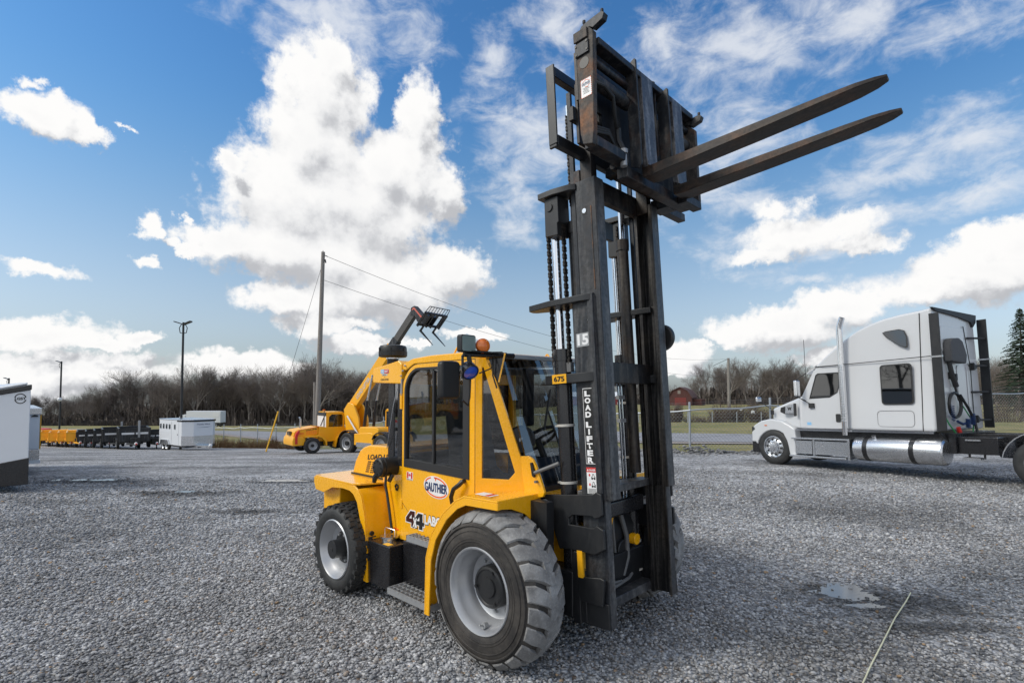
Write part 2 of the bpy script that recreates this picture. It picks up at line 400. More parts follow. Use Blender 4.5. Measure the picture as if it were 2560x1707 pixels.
# hood
h = MB()
hp = [(-2.46, 1.032), (-2.40, 1.17), (-2.31, 1.285), (-2.23, 1.33), (-2.12, 1.355), (-1.62, 1.37), (-1.62, 1.032)]
h.prism(hp, -.62, .62); hood = h.build('engine_hood', 'yellow', FK, bevel=.02)
MB().box((-2.46, -.632, 1.031), (-1.70, -.621, 1.046)).build('seal_strip', 'rubberseal', hood)
lv = MB()
for k in range(6):
    for j in range(3): lv.prism([(-2.19+j*.085+k*.009, 1.072+k*.021), (-2.125+j*.085+k*.009, 1.076+k*.021), (-2.121+j*.085+k*.009, 1.088+k*.021), (-2.186+j*.085+k*.009, 1.084+k*.021)], -.6225, -.615)
lv.build('louvre', 'blackdecal', hood)
text('lettering', 'LOAD LIFTER', 'blackdecal', hood, (-1.86, -.621, 1.255), (1, 0, .085), PZ, w=.58, h=.052, bold=.03, shear=.18)

# cab: floor, rear wall, roof, pillars
cb = MB()
cb.box((-1.62, -.70, .70), (-.02, .70, .76)); cb.box((-1.62, -.62, .76), (-1.56, .62, 1.30))
cb.box((-1.56, .70, .70), (-.30, .735, 1.22)); cb.build('cab_floor', 'black', FK)
rf = MB()
rf.prism([(-1.40, 2.105), (-1.36, 2.165), (-1.22, 2.205), (-.95, 2.222), (-.42, 2.226), (-.26, 2.215), (-.20, 2.19), (-.20, 2.165), (-1.20, 2.150), (-1.32, 2.10)], -.735, .735)
roof = rf.build('cab_roof', 'yellow', FK, bevel=.018)
MB().tube([(-.83, -.60, 2.222), (-.80, -.60, 2.228), (-.755, -.60, 2.285), (-.745, -.60, 2.285), (-.70, -.60, 2.228), (-.67, -.60, 2.222)], .0085, 8).build('lifting_eye', 'goldplate', roof)
MB().tube([(-.83, .60, 2.222), (-.80, .60, 2.228), (-.755, .60, 2.285), (-.745, .60, 2.285), (-.70, .60, 2.228), (-.67, .60, 2.222)], .0085, 8).build('lifting_eye', 'goldplate', roof)
MB().box((-.30, -.70, 2.165), (-.185, .70, 2.205)).build('roof_visor', 'steelgrey', roof, bevel=.01)
# air conditioner box behind the roof
ac = MB(); ac.prism([(-1.86, 1.99), (-1.855, 2.13), (-1.42, 2.195), (-1.37, 2.16), (-1.37, 1.975)], -.75, .75)
acb = ac.build('air_conditioner_box', 'yellow', FK, bevel=.012)
MB().prism(rrect(-1.715, 2.078, -1.575, 2.118, .008), -.752, -.7495).build('sticker', 'skydecal', acb)
MB().prism(rrect(-1.65, 2.080, -1.577, 2.116, .006), -.754, -.7505).build('sticker', 'reddecal', acb)
MB().prism(rrect(-1.69, 2.058, -1.60, 2.074, .004), -.753, -.7495).build('sticker', 'whitedecal', acb)
text('lettering', 'COOL', 'whitedecal', acb, (-1.682, -.752, 2.098), PX, PZ, w=.05, h=.02, bold=.03)
text('lettering', 'HEAT', 'whitedecal', acb, (-1.613, -.754, 2.098), PX, PZ, w=.055, h=.02, bold=.03)
text('lettering', 'COMFORT', 'blackdecal', acb, (-1.645, -.753, 2.066), PX, PZ, w=.08, h=.011, bold=.03)
text('lettering', 'by', 'blackdecal', acb, (-1.645, -.75, 2.045), PX, PZ, w=.018, h=.013)
text('lettering', 'LOAD LIFTER', 'blackdecal', acb, (-1.645, -.75, 2.020), PX, PZ, w=.135, h=.019, bold=.02)
bo = MB()
for (x, z) in ((-1.318, 2.142), (-1.352, 2.096), (-1.379, 2.051)): bo.cyl((x, -.744, z), (x, -.757, z), .010, .006, 10)
bo.build('bolt', 'alu', FK)
# snorkel bowl
b = MB(); cx, cyy = -1.69, -.63
b.lathe([(.055, 2.17), (.055, 2.235), (.05, 2.235), (.125, 2.242), (.137, 2.252), (.139, 2.295), (.132, 2.298), (.132, 2.338), (.124, 2.352), (.09, 2.360), (0, 2.362)], (cx, cyy, 0), (0, 0, 1), 32)
for k in range(6):
    a = k*1.047+.3; b.tube([(cx+.134*math.cos(a), cyy+.134*math.sin(a), 2.252), (cx+.137*math.cos(a), cyy+.137*math.sin(a), 2.33)], .008, 6)
bowl = b.build('air_intake_bowl', 'hose', FK, bevel=0)
MB().lathe([(.058, 2.222), (.064, 2.224), (.064, 2.240), (.058, 2.242)], (cx, cyy, 0), (0, 0, 1), 24).build('band', 'alu', bowl)
# rear corner post and tinted rear quarter
for lo_, hi_ in (((-1.66, -.70, 1.26), (-1.56, -.62, 1.985)), ((-1.44, -.742, 1.22), (-1.372, -.70, 1.985)), ((-1.66, .62, 1.26), (-1.40, .72, 1.985))): MB().box(lo_, hi_).build('rear_post', 'blackgloss', FK, bevel=.006)
MB().hexa([(-1.562, -.695, 1.22), (-1.44, -.735, 1.22), (-1.44, -.728, 1.22), (-1.562, -.688, 1.22), (-1.562, -.695, 1.98), (-1.44, -.735, 1.98), (-1.44, -.728, 1.98), (-1.562, -.688, 1.98)]).build('rear_quarter_glass', 'glassdark', FK)
MB().box((-1.58, -.61, 1.33), (-1.572, .61, 1.97)).build('rear_window', 'glass', FK)
MB().tube([(-1.655, -.712, 1.36), (-1.50, -.752, 1.75), (-1.42, -.762, 1.93)], .004, 6).build('washer_line', 'alu', FK)

# door
dr = MB()
outer = [(-.362, .60), (-1.02, .60), (-1.075, .655), (-1.13, .745), (-1.345, .905), (-1.352, 1.95)] + arc(-1.10, 1.90, .25, 170, 95, 6) + [(-.60, 2.158), (-.362, 2.16)]
hole = [(-.432, 1.215), (-1.305, 1.235), (-1.305, 1.90)] + arc(-1.09, 1.90, .215, 170, 95, 7) + [(-.432, 2.118)]
dr.prism(outer, -.752, -.712, 'xz', [hole]); door = dr.build('cab_door', 'yellow', FK, bevel=.006)
dsx = sum(p[0] for p in outer)/len(outer); dsz = sum(p[1] for p in outer)/len(outer)
MB().prism([(dsx+(x-dsx)*1.012, dsz+(z-dsz)*1.007) for x, z in outer], -.7495, -.722, 'xz', [hole]).build('door_seal', 'rubberseal', door)
sl = MB()
def inset(pts, d):
    cxx = sum(p[0] for p in pts)/len(pts); czz = sum(p[1] for p in pts)/len(pts)
    return [(cxx+(px-cxx)*(1-d/.44), czz+(pz-czz)*(1-d/.45)) for px, pz in pts]
sl.prism(inset(hole, -.006), -.760, -.705, 'xz', [inset(hole, .042)])
seal = sl.build('window_frame', 'rubberseal', door, bevel=.008)
MB().box((-.905, -.753, 1.27), (-.882, -.728, 2.085)).build('window_divider', 'rubberseal', door)
MB().prism(inset(hole, .04), -.738, -.733).build('window_pane', 'glass', door)
hn = MB().tube([(-.478, -.752, 1.19), (-.468, -.79, 1.19), (-.485, -.805, 1.165), (-.545, -.812, 1.125), (-.575, -.812, 1.06), (-.580, -.80, 1.012), (-.560, -.752, 1.0)], [.017, .02, .02, .018, .018, .018, .015], 8)
hn.build('handle', 'hose', door)
hg = MB().box((-1.372, -.765, 1.745), (-1.342, -.740, 1.89)); hg.build('hinge', 'yellow', door, bevel=.004)
MB().box((-1.364, -.758, .845), (-1.338, -.740, .925)).build('hinge', 'yellow', door, bevel=.003)
MB().prism([(-1.366, 1.87), (-1.342, 1.87), (-1.345, 2.02), (-1.356, 2.02)], -.765, -.742).build('hinge_cover', 'steelgrey', door)
# door decals
g = MB(); g.m = 0; gc = (-.845, 1.094)
g.prism([(gc[0]+.168*math.cos(a*.1571), gc[1]+.092*math.sin(a*.1571)-.03*math.cos(a*.1571)*.35) for a in range(40)], -.7545, -.750); logo = g.build('oval_logo', 'whitedecal', door)
def ring(rx, rz, w, a0, a1, y0, y1, n=24):
    o_ = [(gc[0]+rx*math.cos(R(a0+(a1-a0)*i/n)), gc[1]+rz*math.sin(R(a0+(a1-a0)*i/n))-.0105*math.cos(R(a0+(a1-a0)*i/n))) for i in range(n+1)]
    i_ = [(gc[0]+(rx-w)*math.cos(R(a0+(a1-a0)*i/n)), gc[1]+(rz-w)*math.sin(R(a0+(a1-a0)*i/n))-.0105*math.cos(R(a0+(a1-a0)*i/n))) for i in range(n+1)]
    return MB().prism(o_+i_[::-1], y0, y1)
ring(.158, .085, .013, 28, 100, -.7555, -.7546).build('orange_arc', 'orangedecal', logo)
ring(.158, .085, .013, 118, 160, -.7555, -.7546).build('orange_arc', 'orangedecal', logo)
MB().prism([(-.865, 1.178), (-.835, 1.176), (-.848, 1.142)], -.7555, -.7546).build('orange_arc', 'orangedecal', logo)
ring(.158, .085, .013, 205, 335, -.7555, -.7546).build('orange_arc', 'orangedecal', logo)
text('lettering', 'GAUTHIER', 'navydecal', logo, (gc[0], -.7556, gc[1]-.002), (1, 0, .0), PZ, w=.305, h=.078, bold=.028)
fl = MB().box((-1.268, -.7545, 1.113), (-1.176, -.750, 1.186)).build('flag_sticker', 'whitedecal', door)
for x0 in (-1.262, -1.204): MB().box((x0, -.7555, 1.128), (x0+.022, -.7546, 1.183)).build('flag_bar', 'reddecal', fl)
leaf = [(0, 1), (.2, .6), (.4, .7), (.32, .25), (.6, .45), (.9, .2), (.75, .05), (.85, -.1), (.35, -.4), (.06, -.4), (.06, -.9), (-.06, -.9), (-.06, -.4), (-.35, -.4), (-.85, -.1), (-.75, .05), (-.9, .2), (-.6, .45), (-.32, .25), (-.4, .7), (-.2, .6)]
MB().prism([(-1.222+a*.017, 1.156+b_*.019) for a, b_ in leaf], -.7555, -.7546).build('maple_leaf', 'reddecal', fl)
text('lettering', 'MADE IN CANADA', 'blackdecal', fl, (-1.222, -.7546, 1.120), PX, PZ, w=.082, h=.008, bold=.02)
ff = MB().prism([(-1.205, .845), (-1.142, .845), (-1.142, .765), (-1.118, .765), (-1.118, .735), (-1.142, .735), (-1.142, .70), (-1.20, .70), (-1.20, .735), (-1.278, .735), (-1.278, .775)], -.7545, -.750)
X4 = lambda dx, dz, e, y0, y1: MB().prism([(-1.205+dx-e*.6, .845+dz+e), (-1.142+dx+e, .845+dz+e), (-1.142+dx+e, .775+dz), (-1.120+dx+e, .775+dz), (-1.120+dx+e, .742+dz-e), (-1.142+dx+e, .742+dz-e), (-1.142+dx+e, .708+dz-e), (-1.192+dx-e, .708+dz-e), (-1.192+dx-e, .742+dz-e), (-1.272+dx-e, .742+dz-e), (-1.272+dx-e, .778+dz)], y0, y1, 'xz', [[(-1.188+dx, .778+dz), (-1.226+dx, .778+dz), (-1.188+dx, .815+dz)]] if e == 0 else [])
b4 = X4(0, 0, .009, -.7545, -.750).build('four_by_four_decal', 'whitedecal', door)
X4(.115, -.005, .009, -.7549, -.7505).build('outline', 'whitedecal', b4)
X4(0, 0, 0, -.7558, -.7550).build('numeral', 'maroon', b4)
X4(.115, -.005, 0, -.7560, -.7552).build('numeral', 'blackdecal', b4)
XO = [(-.030, .040), (-.010, .040), (.001, .014), (.012, .040), (.030, .040), (.012, .002), (.032, -.040), (.010, -.040), (-.001, -.012), (-.012, -.040), (-.032, -.040), (-.012, .002)]
MB().prism([(-1.135+a*1.22, .752+b_*1.2) for a, b_ in XO], -.7572, -.7562).build('letter_outline', 'blackdecal', b4); MB().prism([(-1.135+a, .752+b_) for a, b_ in XO], -.7584, -.7573).build('letter', 'whitedecal', b4)
text('lettering', 'LABOUR', 'blackdecal', door, (-.818, -.7530, .805), (1, 0, .02), PZ, w=.372, h=.094, bold=.06)
text('lettering', 'LABOUR', 'whitedecal', door, (-.818, -.7545, .805), (1, 0, .02), PZ, w=.362, h=.083, bold=.05)
rc = MB()
for k in range(3):
    a = R(90+120*k); ux, uz = math.cos(a), math.sin(a); tx, tzz = -uz, ux; c0 = (-1.452+ux*.024, 1.02+uz*.024)
    rc.prism([(c0[0]+tx*-.026, c0[1]+tzz*-.026), (c0[0]+tx*.008, c0[1]+tzz*.008), (c0[0]+tx*.008+ux*.008, c0[1]+tzz*.008+uz*.008), (c0[0]+tx*.026-ux*.005, c0[1]+tzz*.026-uz*.005), (c0[0]+tx*.008-ux*.018, c0[1]+tzz*.008-uz*.018), (c0[0]+tx*.008-ux*.010, c0[1]+tzz*.008-uz*.010), (c0[0]-tx*.026-ux*.010, c0[1]-tzz*.026-uz*.010)], -.7395, -.730)
rc.build('recycling_sticker', 'blackdecal', FK)

# front quarter of the cab: plate with three-sided window, tapering inwards
QU = Vector((.33, .20, 0)).normalized(); QO = Vector((-.29, -.752, 0)); QN = Vector((QU.y, -QU.x, 0))
def qx(p): return tuple(QO + QU*p[0] + QN*(-p[1]) + Vector((0, 0, p[2])))
tri = [(.008, 1.232), (.222, 1.228), (.272, 1.285), (.020, 2.095), (.008, 2.095)]
qd = MB(qx); qd.prism([(-.045, 1.112), (.045, 1.115), (.40, 1.140), (.392, 1.175), (.075, 2.135), (.06, 2.165), (-.045, 2.165)], 0, .035, 'xz', [tri])
quarter = qd.build('front_quarter_panel', 'yellow', FK, bevel=.005)
MB(qx).prism(tri, .012, .017).build('quarter_glass', 'glass', quarter)
MB().box((-.352, -.757, 1.06), (-.298, -.715, 2.165)).build('door_pillar', 'yellow', FK, bevel=.006)
MB(qx).box((-.055, .02, .62), (.40, .03, 1.112)).build('lower_front_panel', 'yellow', FK)
# same on the far side
MB(lambda p: (p[0], -p[1], p[2])).hexa([(-.36, -.752, .62), (.04, -.552, .62), (.03, -.54, .62), (-.36, -.735, .62), (-.36, -.752, 1.22), (.04, -.552, 1.22), (.03, -.54, 1.22), (-.36, -.735, 1.22)]).build('front_quarter_panel', 'yellow', FK)
fr = MB(); fr.tube([(-.20, .64, 2.16), (.04, .56, 1.2)], .03, 6); fr.box((-1.40, .70, 1.2), (-1.33, .745, 2.15)); fr.box((-.36, .70, 1.2), (-.29, .745, 2.15)); fr.build('far_pillar', 'yellow', FK)
MB().box((-1.33, .715, 1.22), (-.36, .722, 2.14)).build('far_window', 'glass', FK)
# windshield and black lower front
MB().hexa([(.045, -.535, 1.16), (.065, -.535, 1.16), (.065, .535, 1.16), (.045, .535, 1.16), (-.185, -.625, 2.165), (-.175, -.625, 2.165), (-.175, .625, 2.165), (-.185, .625, 2.165)]).build('windshield', 'glassfront', FK)
MB().hexa([(-.08, -.53, .62), (.085, -.53, .62), (.085, .53, .62), (-.08, .53, .62), (-.02, -.53, 1.165), (.068, -.53, 1.165), (.068, .53, 1.165), (-.02, .53, 1.165)]).build('front_bulkhead', 'black', FK)
MB().tube([(.062, -.10, 1.22), (.02, -.22, 1.58), (-.02, -.26, 1.75)], .008, 6).tube([(.01, -.34, 1.62), (-.06, -.18, 1.92)], .009, 6).tube([(.065, -.05, 1.20), (.03, -.12, 1.50)], .006, 6).build('wiper', 'hose', FK)
cw = MB(); cw.prism([(-.03, 1.41), (.055, 1.418), (.095, 1.40), (.13, 1.352), (.215, 1.163), (.20, 1.13), (.075, 1.10), (.02, 1.11)], -.585, -.56); cowl = cw.build('side_cowl', 'yellow', FK, bevel=.005)
MB().prism([(.088, 1.372), (.105, 1.375), (.135, 1.30), (.128, 1.265), (.108, 1.275)], -.605, -.584).build('rubber_latch', 'hose', cowl, bevel=.004)
MB().cyl((.145, -.57, 1.235), (.155, -.62, 1.24), .010, n=8).tube([(.13, -.60, 1.30), (.30, -.52, 1.38)], .014, 8).build('stay_rod', 'greyhose', cowl)
# interior
MB().box((-1.30, -.66, 2.085), (-.25, .66, 2.10)).build('headliner', plain('headliner_grey', (.22, .22, .22), .9), FK)
st = MB(); st.prism([(-1.20, .98), (-.70, 1.02), (-.68, 1.10), (-1.02, 1.10), (-1.12, 1.16), (-1.26, 1.72), (-1.36, 1.70), (-1.26, 1.05)], -.26, .26); st.box((-1.15, -.2, .76), (-.75, .2, .99)); st.build('driver_seat', 'seat', FK, bevel=.04)
w = MB(); wc = Vector((-.36, 0, 1.48)); wn = Vector((-.62, 0, .78)).normalized(); wu = wn.orthogonal().normalized(); wv = wn.cross(wu)
w.tube([wc+(wu*math.cos(a*.2618)+wv*math.sin(a*.2618))*.19 for a in range(25)], .015, 6)
w.tube([wc-wu*.19, wc+wu*.19], .012, 6); w.tube([wc, Vector((-.14, 0, 1.05))], .03, 8); w.build('steering_wheel', 'hose', FK)
ds = MB(); ds.prism([(-.30, .76), (-.02, .76), (-.02, 1.20), (-.16, 1.36), (-.26, 1.30)], -.40, .40); ds.box((-.95, -.55, 1.0), (-.55, -.38, 1.24)); ds.box((-.22, -.36, 1.62), (-.16, -.26, 2.10)); ds.build('dashboard', 'black', FK, bevel=.02)
fan = MB(); fan.lathe([(.02, -.05), (.10, -.045), (.115, 0), (.10, .04), (.02, .05)], (-.13, -.46, 1.52), (.7, -.7, .1), 20); fan.tube([(-.13, -.45, 1.42), (-.13, -.42, 1.24)], .02, 6); fan.build('cab_fan', 'hose', FK)
MB().box((-.16, .18, 1.20), (-.13, .22, 1.32)).build('lever', 'reddecal', FK)

# front fender
ft = MB(); line = [(-.66, .16), (-.648, .60), (-.585, .79), (-.44, .975), (-.30, 1.085), (-.205, 1.128), (.145, 1.136)]
ft.sheet(line, -1.0, -.50, .014)
ft.sheet(line, 1.0, .50, -.014)
lip = [(-.66, .16), (-.648, .60), (-.585, .79), (-.44, .975), (-.30, 1.085), (-.205, 1.128), (.145, 1.136), (.145, 1.085), (-.185, 1.075), (-.28, 1.035), (-.405, .935), (-.535, .76), (-.592, .59), (-.615, .16)]
for s in (-1, 1): ft.prism(lip, *sorted((s*1.0, s*.985)))
# front flap that hangs behind the tyre crown
flap = [(-1.0, 1.136), (-.55, 1.15), (-.50, .62), (-.535, .78), (-.60, .92), (-.72, 1.02), (-.86, 1.075), (-.96, 1.088), (-1.0, 1.085)]
ft.prism(flap, .135, .147, 'yz'); ft.prism([(-a, b) for a, b in flap], .135, .147, 'yz')
fender = ft.build('front_fender', 'yellow', FK, bevel=.004)
MB().box((-.16, -.93, 1.1522), (.0, -.84, 1.154)).build('sticker', 'whitedecal', fender)
MB().box((-.06, -.93, 1.1542), (-.02, -.84, 1.155)).build('sticker', 'reddecal', fender)
MB().box((-.55, -.66, .20), (.30, -.58, 1.11)).build('inner_panel', 'black', FK)

# tank, battery box, steps
tk = MB(); tk.box((-1.625, -.93, .165), (-1.27, -.58, .545)); tank = tk.build('fuel_tank', 'blackgloss', FK, bevel=.012)
MB().cyl((-1.46, -.80, .545), (-1.46, -.80, .575), .072, n=24).cyl((-1.46, -.80, .575), (-1.46, -.80, .590), .086, n=28).tube([(-1.54, -.80, .59), (-1.54, -.80, .640), (-1.53, -.80, .65), (-1.39, -.80, .65), (-1.38, -.80, .640), (-1.38, -.80, .59)], .0045, 6).build('filler_cap', 'alu', tank)
MB().box((-1.40, -.915, .5458), (-1.31, -.86, .5468)).build('sticker', 'yellowdecal', tank)
bx = MB(); bx.box((-1.255, -.80, .20), (-.62, -.56, .585)); bx.box((-1.27, -.70, .56), (-1.13, -.58, .625)); bx.build('battery_box', 'blackgloss', FK, bevel=.01)
MB().box((-1.50, -.735, .628), (-1.14, -.69, .640)).build('warning_strip', 'orangedecal', FK)
def step(x0, x1, y0, y1, z, nm):
    g = MB(); g.box((x0, y0, z-.05), (x1, y0+.012, z)); g.box((x0, y1-.012, z-.05), (x1, y1, z)); g.box((x0, y0, z-.05), (x0+.012, y1, z)); g.box((x1-.012, y0, z-.05), (x1, y1, z))
    n = 5
    for i in range(1, n): yy = y0+(y1-y0)*i/n; g.box((x0, yy-.003, z-.025), (x1, yy+.003, z-.002))
    k = int((x1-x0)/.055)
    for i in range(1, k): xx = x0+(x1-x0)*i/k; g.box((xx-.003, y0, z-.02), (xx+.003, y1, z+.001))
    return g.build(nm, 'steelgrey', FK)
step(-1.12, -.60, -.86, -.66, .665, 'upper_step'); step(-1.21, -.62, -.99, -.72, .232, 'lower_step')
# air cleaner canister and hose
ca = MB().lathe([(0, -.92), (.075, -.915), (.085, -.905), (.085, -.87), (.092, -.868), (.092, -.845), (.086, -.843), (.086, -.62), (.07, -.60), (0, -.60)], (-1.50, 0, 1.212), (0, 1, 0), 28)
for k in range(8):
    a = k*.785; ca.box((-1.50+.06*math.cos(a)-.006, -.923, 1.212+.06*math.sin(a)-.006), (-1.50+.06*math.cos(a)+.006, -.912, 1.212+.06*math.sin(a)+.006))
can = ca.build('air_cleaner', 'hose', FK)
MB().tube([(-1.535, -.885, 1.15), (-1.56, -.90, 1.115), (-1.565, -.905, 1.07)], [.03, .026, .018], 10).build('dust_valve', 'hose', can)
MB().cyl((-1.43, -.80, 1.14), (-1.42, -.84, 1.09), .02, n=10).build('clamp_knob', 'hose', can)
MB().tube([(-1.66, -.715, 1.15), (-1.64, -.735, 1.02), (-1.60, -.742, .94), (-1.545, -.755, .82), (-1.475, -.765, .60)], .013, 8).build('drain_hose', 'hose', FK)
MB().cyl((-1.612, -.90, .60), (-1.595, -.90, .60), .022, n=14).build('rubber_stop', 'hose', FK)

# mirror and lights on their bracket
mr = MB(); mr.prism(rrect(-1.185, 1.85, -1.005, 2.128, .03), -.30, -.235, 'yz'); mirror = mr.build('wing_mirror', 'hose', FK, bevel=.022)
MB().prism(rrect(-1.17, 1.865, -1.02, 2.113, .02), -.303, -.2995, 'yz').build('mirror_glass', 'mirror', mirror)
MB().tube([(-.235, -.99, 2.00), (-.235, -.99, 2.17), (-.235, -.97, 2.19), (-.235, -.86, 2.185)], .010, 8).tube([(-.24, -.985, 1.84), (-.24, -.93, 1.80), (-.24, -.915, 1.86), (-.24, -.90, 2.14)], .008, 8).build('mirror_arm', 'hose', mirror)
br = MB(); br.tube([(-.22, -.99, 2.18), (-.13, -.55, 2.185)], .020, 10); br.box((-.215, -.95, 2.195), (-.135, -.62, 2.207)); br.build('light_bar', 'blackgloss', FK)
QT = MB(qx); QT.prism([(.03, 2.215), (.17, 2.215), (.19, 2.195), (.142, 1.985), (.128, 1.985), (.045, 2.14)], .0, .006); wing = QT.build('visor_wing', 'blackgloss', FK)
MB(qx).prism([(.188, 2.205), (.198, 2.198), (.149, 1.975), (.139, 1.980)], -.003, .010).build('edge_trim', 'yellow', wing)
wl = MB(); wl.prism(rrect(-1.045, 2.195, -.900, 2.325, .016), -.24, -.185, 'yz'); lamp = wl.build('work_light', 'black', FK, bevel=.008)
MB().prism(rrect(-1.036, 2.204, -.909, 2.316, .012), -.184, -.1815, 'yz').build('lens', 'lens', lamp)
MB().box((-.22, -1.0, 2.17), (-.20, -.98, 2.21)).build('bracket', 'black', lamp)
am = MB().lathe([(.0, .022), (.035, .020), (.050, .010), (.053, 0), (.053, -.012)], (-.16, -.850, 2.250), (.92, -.38, .05), 28); beacon = am.build('amber_lamp', 'amber', FK)
MB().lathe([(.055, 0), (.056, -.02), (.03, -.025), (0, -.025)], (-.16, -.850, 2.250), (.92, -.38, .05), 24).build('lamp_base', 'orangedecal', beacon)
bl = MB().lathe([(0, -.085), (.045, -.075), (.062, -.045), (.066, .012), (.060, .020), (.056, .012)], (-.20, -.945, 2.052), (.80, -.15, -.58), 28); spot = bl.build('blue_spot_lamp', 'blackgloss', FK)
MB().lathe([(.056, .010), (.03, .018), (0, .02)], (-.20, -.945, 2.052), (.80, -.15, -.58), 24).build('blue_lens', 'bluelens', spot)
MB().tube([(-.205, -.945, 2.10), (-.205, -.955, 2.18)], .018, 8).build('bracket', 'black', spot)
MB().tube([(-.15, -.90, 2.04), (-.12, -.80, 2.08), (-.17, -.74, 2.17)], .005, 6).tube([(-.17, -.735, 2.16), (-.18, -.73, 2.03), (-.15, -.715, 1.93)], .006, 6).build('lamp_cable', 'hose', FK)
# ------------------------------------------------------------------ mast, tilted back 3.3 degrees; u forward, w up the rails
TA = R(3.3)
def mx(p):
    u, y, w = p; return (.741+u*math.cos(TA)-w*math.sin(TA), y, w*math.cos(TA)+u*math.sin(TA))
def mflip(p): return mx((p[0], -p[1], p[2]))
MU = (math.cos(TA), 0, math.sin(TA)); MW = (-math.sin(TA), 0, math.cos(TA))
for xf in (mx, mflip):
    near = xf is mx
    # outer rail: channel open to the inside
    r = MB(xf); r.prism([(-.20, -.475), (-.012, -.475), (-.012, -.395), (-.040, -.395), (-.040, -.452), (-.165, -.452), (-.165, -.395), (-.20, -.395)], .285, 2.615, 'xy')
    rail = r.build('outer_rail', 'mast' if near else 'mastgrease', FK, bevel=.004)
    MB(xf).box((-.0125, -.470, .29), (-.0095, -.400, 2.60)).build('rubbed_face', 'flange', rail)
    # rib over the top of the channel
    MB(xf).box((-.062, -.488, 1.20), (-.012, -.475, 2.612)).build('rail_rib', 'mast', rail, bevel=.004)
    ro = MB(xf); ro.box((-.075, -.4765, 2.40), (-.045, -.474, 2.455)); ro.build('roller_slot', 'blackdecal', rail)
    MB(xf).cyl((-.055, -.479, 2.425), (-.055, -.46, 2.425), .016, n=12).build('roller_pin', 'chrome', rail)
    # inner rail
    r = MB(xf); r.prism([(-.135, -.458), (.040, -.458), (.040, -.345), (.010, -.345), (.010, -.438), (-.105, -.438), (-.105, -.36), (-.135, -.36)], 1.15, 3.462, 'xy')
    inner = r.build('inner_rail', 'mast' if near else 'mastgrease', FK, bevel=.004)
    MB(xf).box((.0395, -.452, 1.155), (.0425, -.350, 3.45)).build('rubbed_face', 'flange', inner)
    if near:
        MB(xf).box((-.005, -.462, 2.64), (.002, -.457, 3.25)).build('weld_seam', 'rusty', inner)
        MB(xf).box((-.08, -.4605, 3.20), (-.045, -.4575, 3.26)).build('roller_slot', 'blackdecal', inner)
        MB(xf).cyl((-.06, -.463, 3.228), (-.06, -.45, 3.228), .018, n=12).build('roller_pin', 'chrome', inner)
    # carriage upright riding inside
    MB(xf).prism([(-.10, -.43), (.0, -.43), (.0, -.36), (-.10, -.36)], 3.40, 4.20, 'xy').build('carriage_upright', 'mastdark', FK, bevel=.004)
    MB(xf).box((-.20, -.42, 2.62), (-.165, -.395, 4.20)).build('guide_strip', 'mast', FK)
    # side plates
    p = MB(xf)
    p.prism([(-.52, 1.165), (-.08, 1.195), (-.05, 1.215), (-.01, 1.20), (-.01, 1.06), (-.03, 1.045), (-.075, 1.03), (-.095, 1.045), (-.26, 1.04), (-.30, 1.015), (-.30, .97), (-.09, .965), (-.06, .985), (-.005, .96), (-.005, .83), (-.06, .80), (-.09, .785), (-.29, .795), (-.40, .787), (-.45, .94), (-.45, 1.028), (-.515, 1.033)], -.515, -.49)
    p.prism([(-.236, .615), (-.05, .635), (-.02, .625), (-.045, .445), (-.232, .45), (-.25, .54)], -.515, -.49)
    p.prism([(-.30, .285), (-.30, .66), (-.275, .785), (-.235, .785), (-.235, .29)], -.512, -.478)
    p.box((-.30, -.50, .30), (-.19, -.475, .62)); p.box((-.20, -.49, .288), (-.012, -.476, .46))
    plate = p.build('mast_side_plate', 'black', FK, bevel=.006)
    if near:
        MB(xf).box((-.238, -.518, .612), (-.194, -.500, .797)).build('yellow_tab', 'goldplate', plate)
        MB(xf).cyl((-.512, -.49, 1.10), (-.512, -.555, 1.10), .033, n=16).cyl((-.512, -.555, 1.10), (-.512, -.562, 1.10), .018, n=10).build('tilt_pin', 'steelgrey', plate)
    MB(xf).tube([(-.50, -.53, 1.09), (-.62, -.53, 1.02), (-.90, -.50, .93)], [.032, .032, .055], 12).build('tilt_cylinder', 'mastdark', FK)
    # main lift cylinder with chrome rod and head block
    cy = MB(xf); cy.cyl((-.358, -.42, .40), (-.358, -.42, 2.20), .062, n=24); cy.cyl((-.358, -.42, 2.16), (-.358, -.42, 2.245), .068, n=24); lift = cy.build('lift_cylinder', 'blackgloss', FK)
    MB(xf).cyl((-.372, -.42, 2.245), (-.372, -.42, 3.12), .034, n=24).build('piston_rod', 'chrome', lift)
    cl = MB(xf)
    for w in ((1.245, 1.665) if near else (.66, .43, 1.36, 1.82)): cl.lathe([(.062, 0), (.068, .002), (.068, .018), (.062, .02)], (-.358, -.42, w), (0, 0, 1), 20); 
    if near:
        for w in (1.245, 1.665): cl.box((-.445, -.44, w), (-.415, -.40, w+.012))
    cl.build('hose_clamp', 'ziptie', lift)
    hb = MB(xf); hb.prism([(-.405, 3.11), (-.285, 3.10), (-.285, 3.19), (-.27, 3.20), (-.27, 3.40), (-.40, 3.40)], -.50, -.36)
    hb.prism([(-.44, -.53), (-.30, -.53), (-.16, -.50), (-.12, -.47), (-.12, -.36), (-.40, -.33), (-.45, -.38)], 3.405, 3.452, 'xy'); head = hb.build('rod_head_block', 'black', FK, bevel=.006)
    MB(xf).cyl((-.352, -.499, 3.33), (-.352, -.510, 3.33), .032, n=20).build('pin', 'black', head)
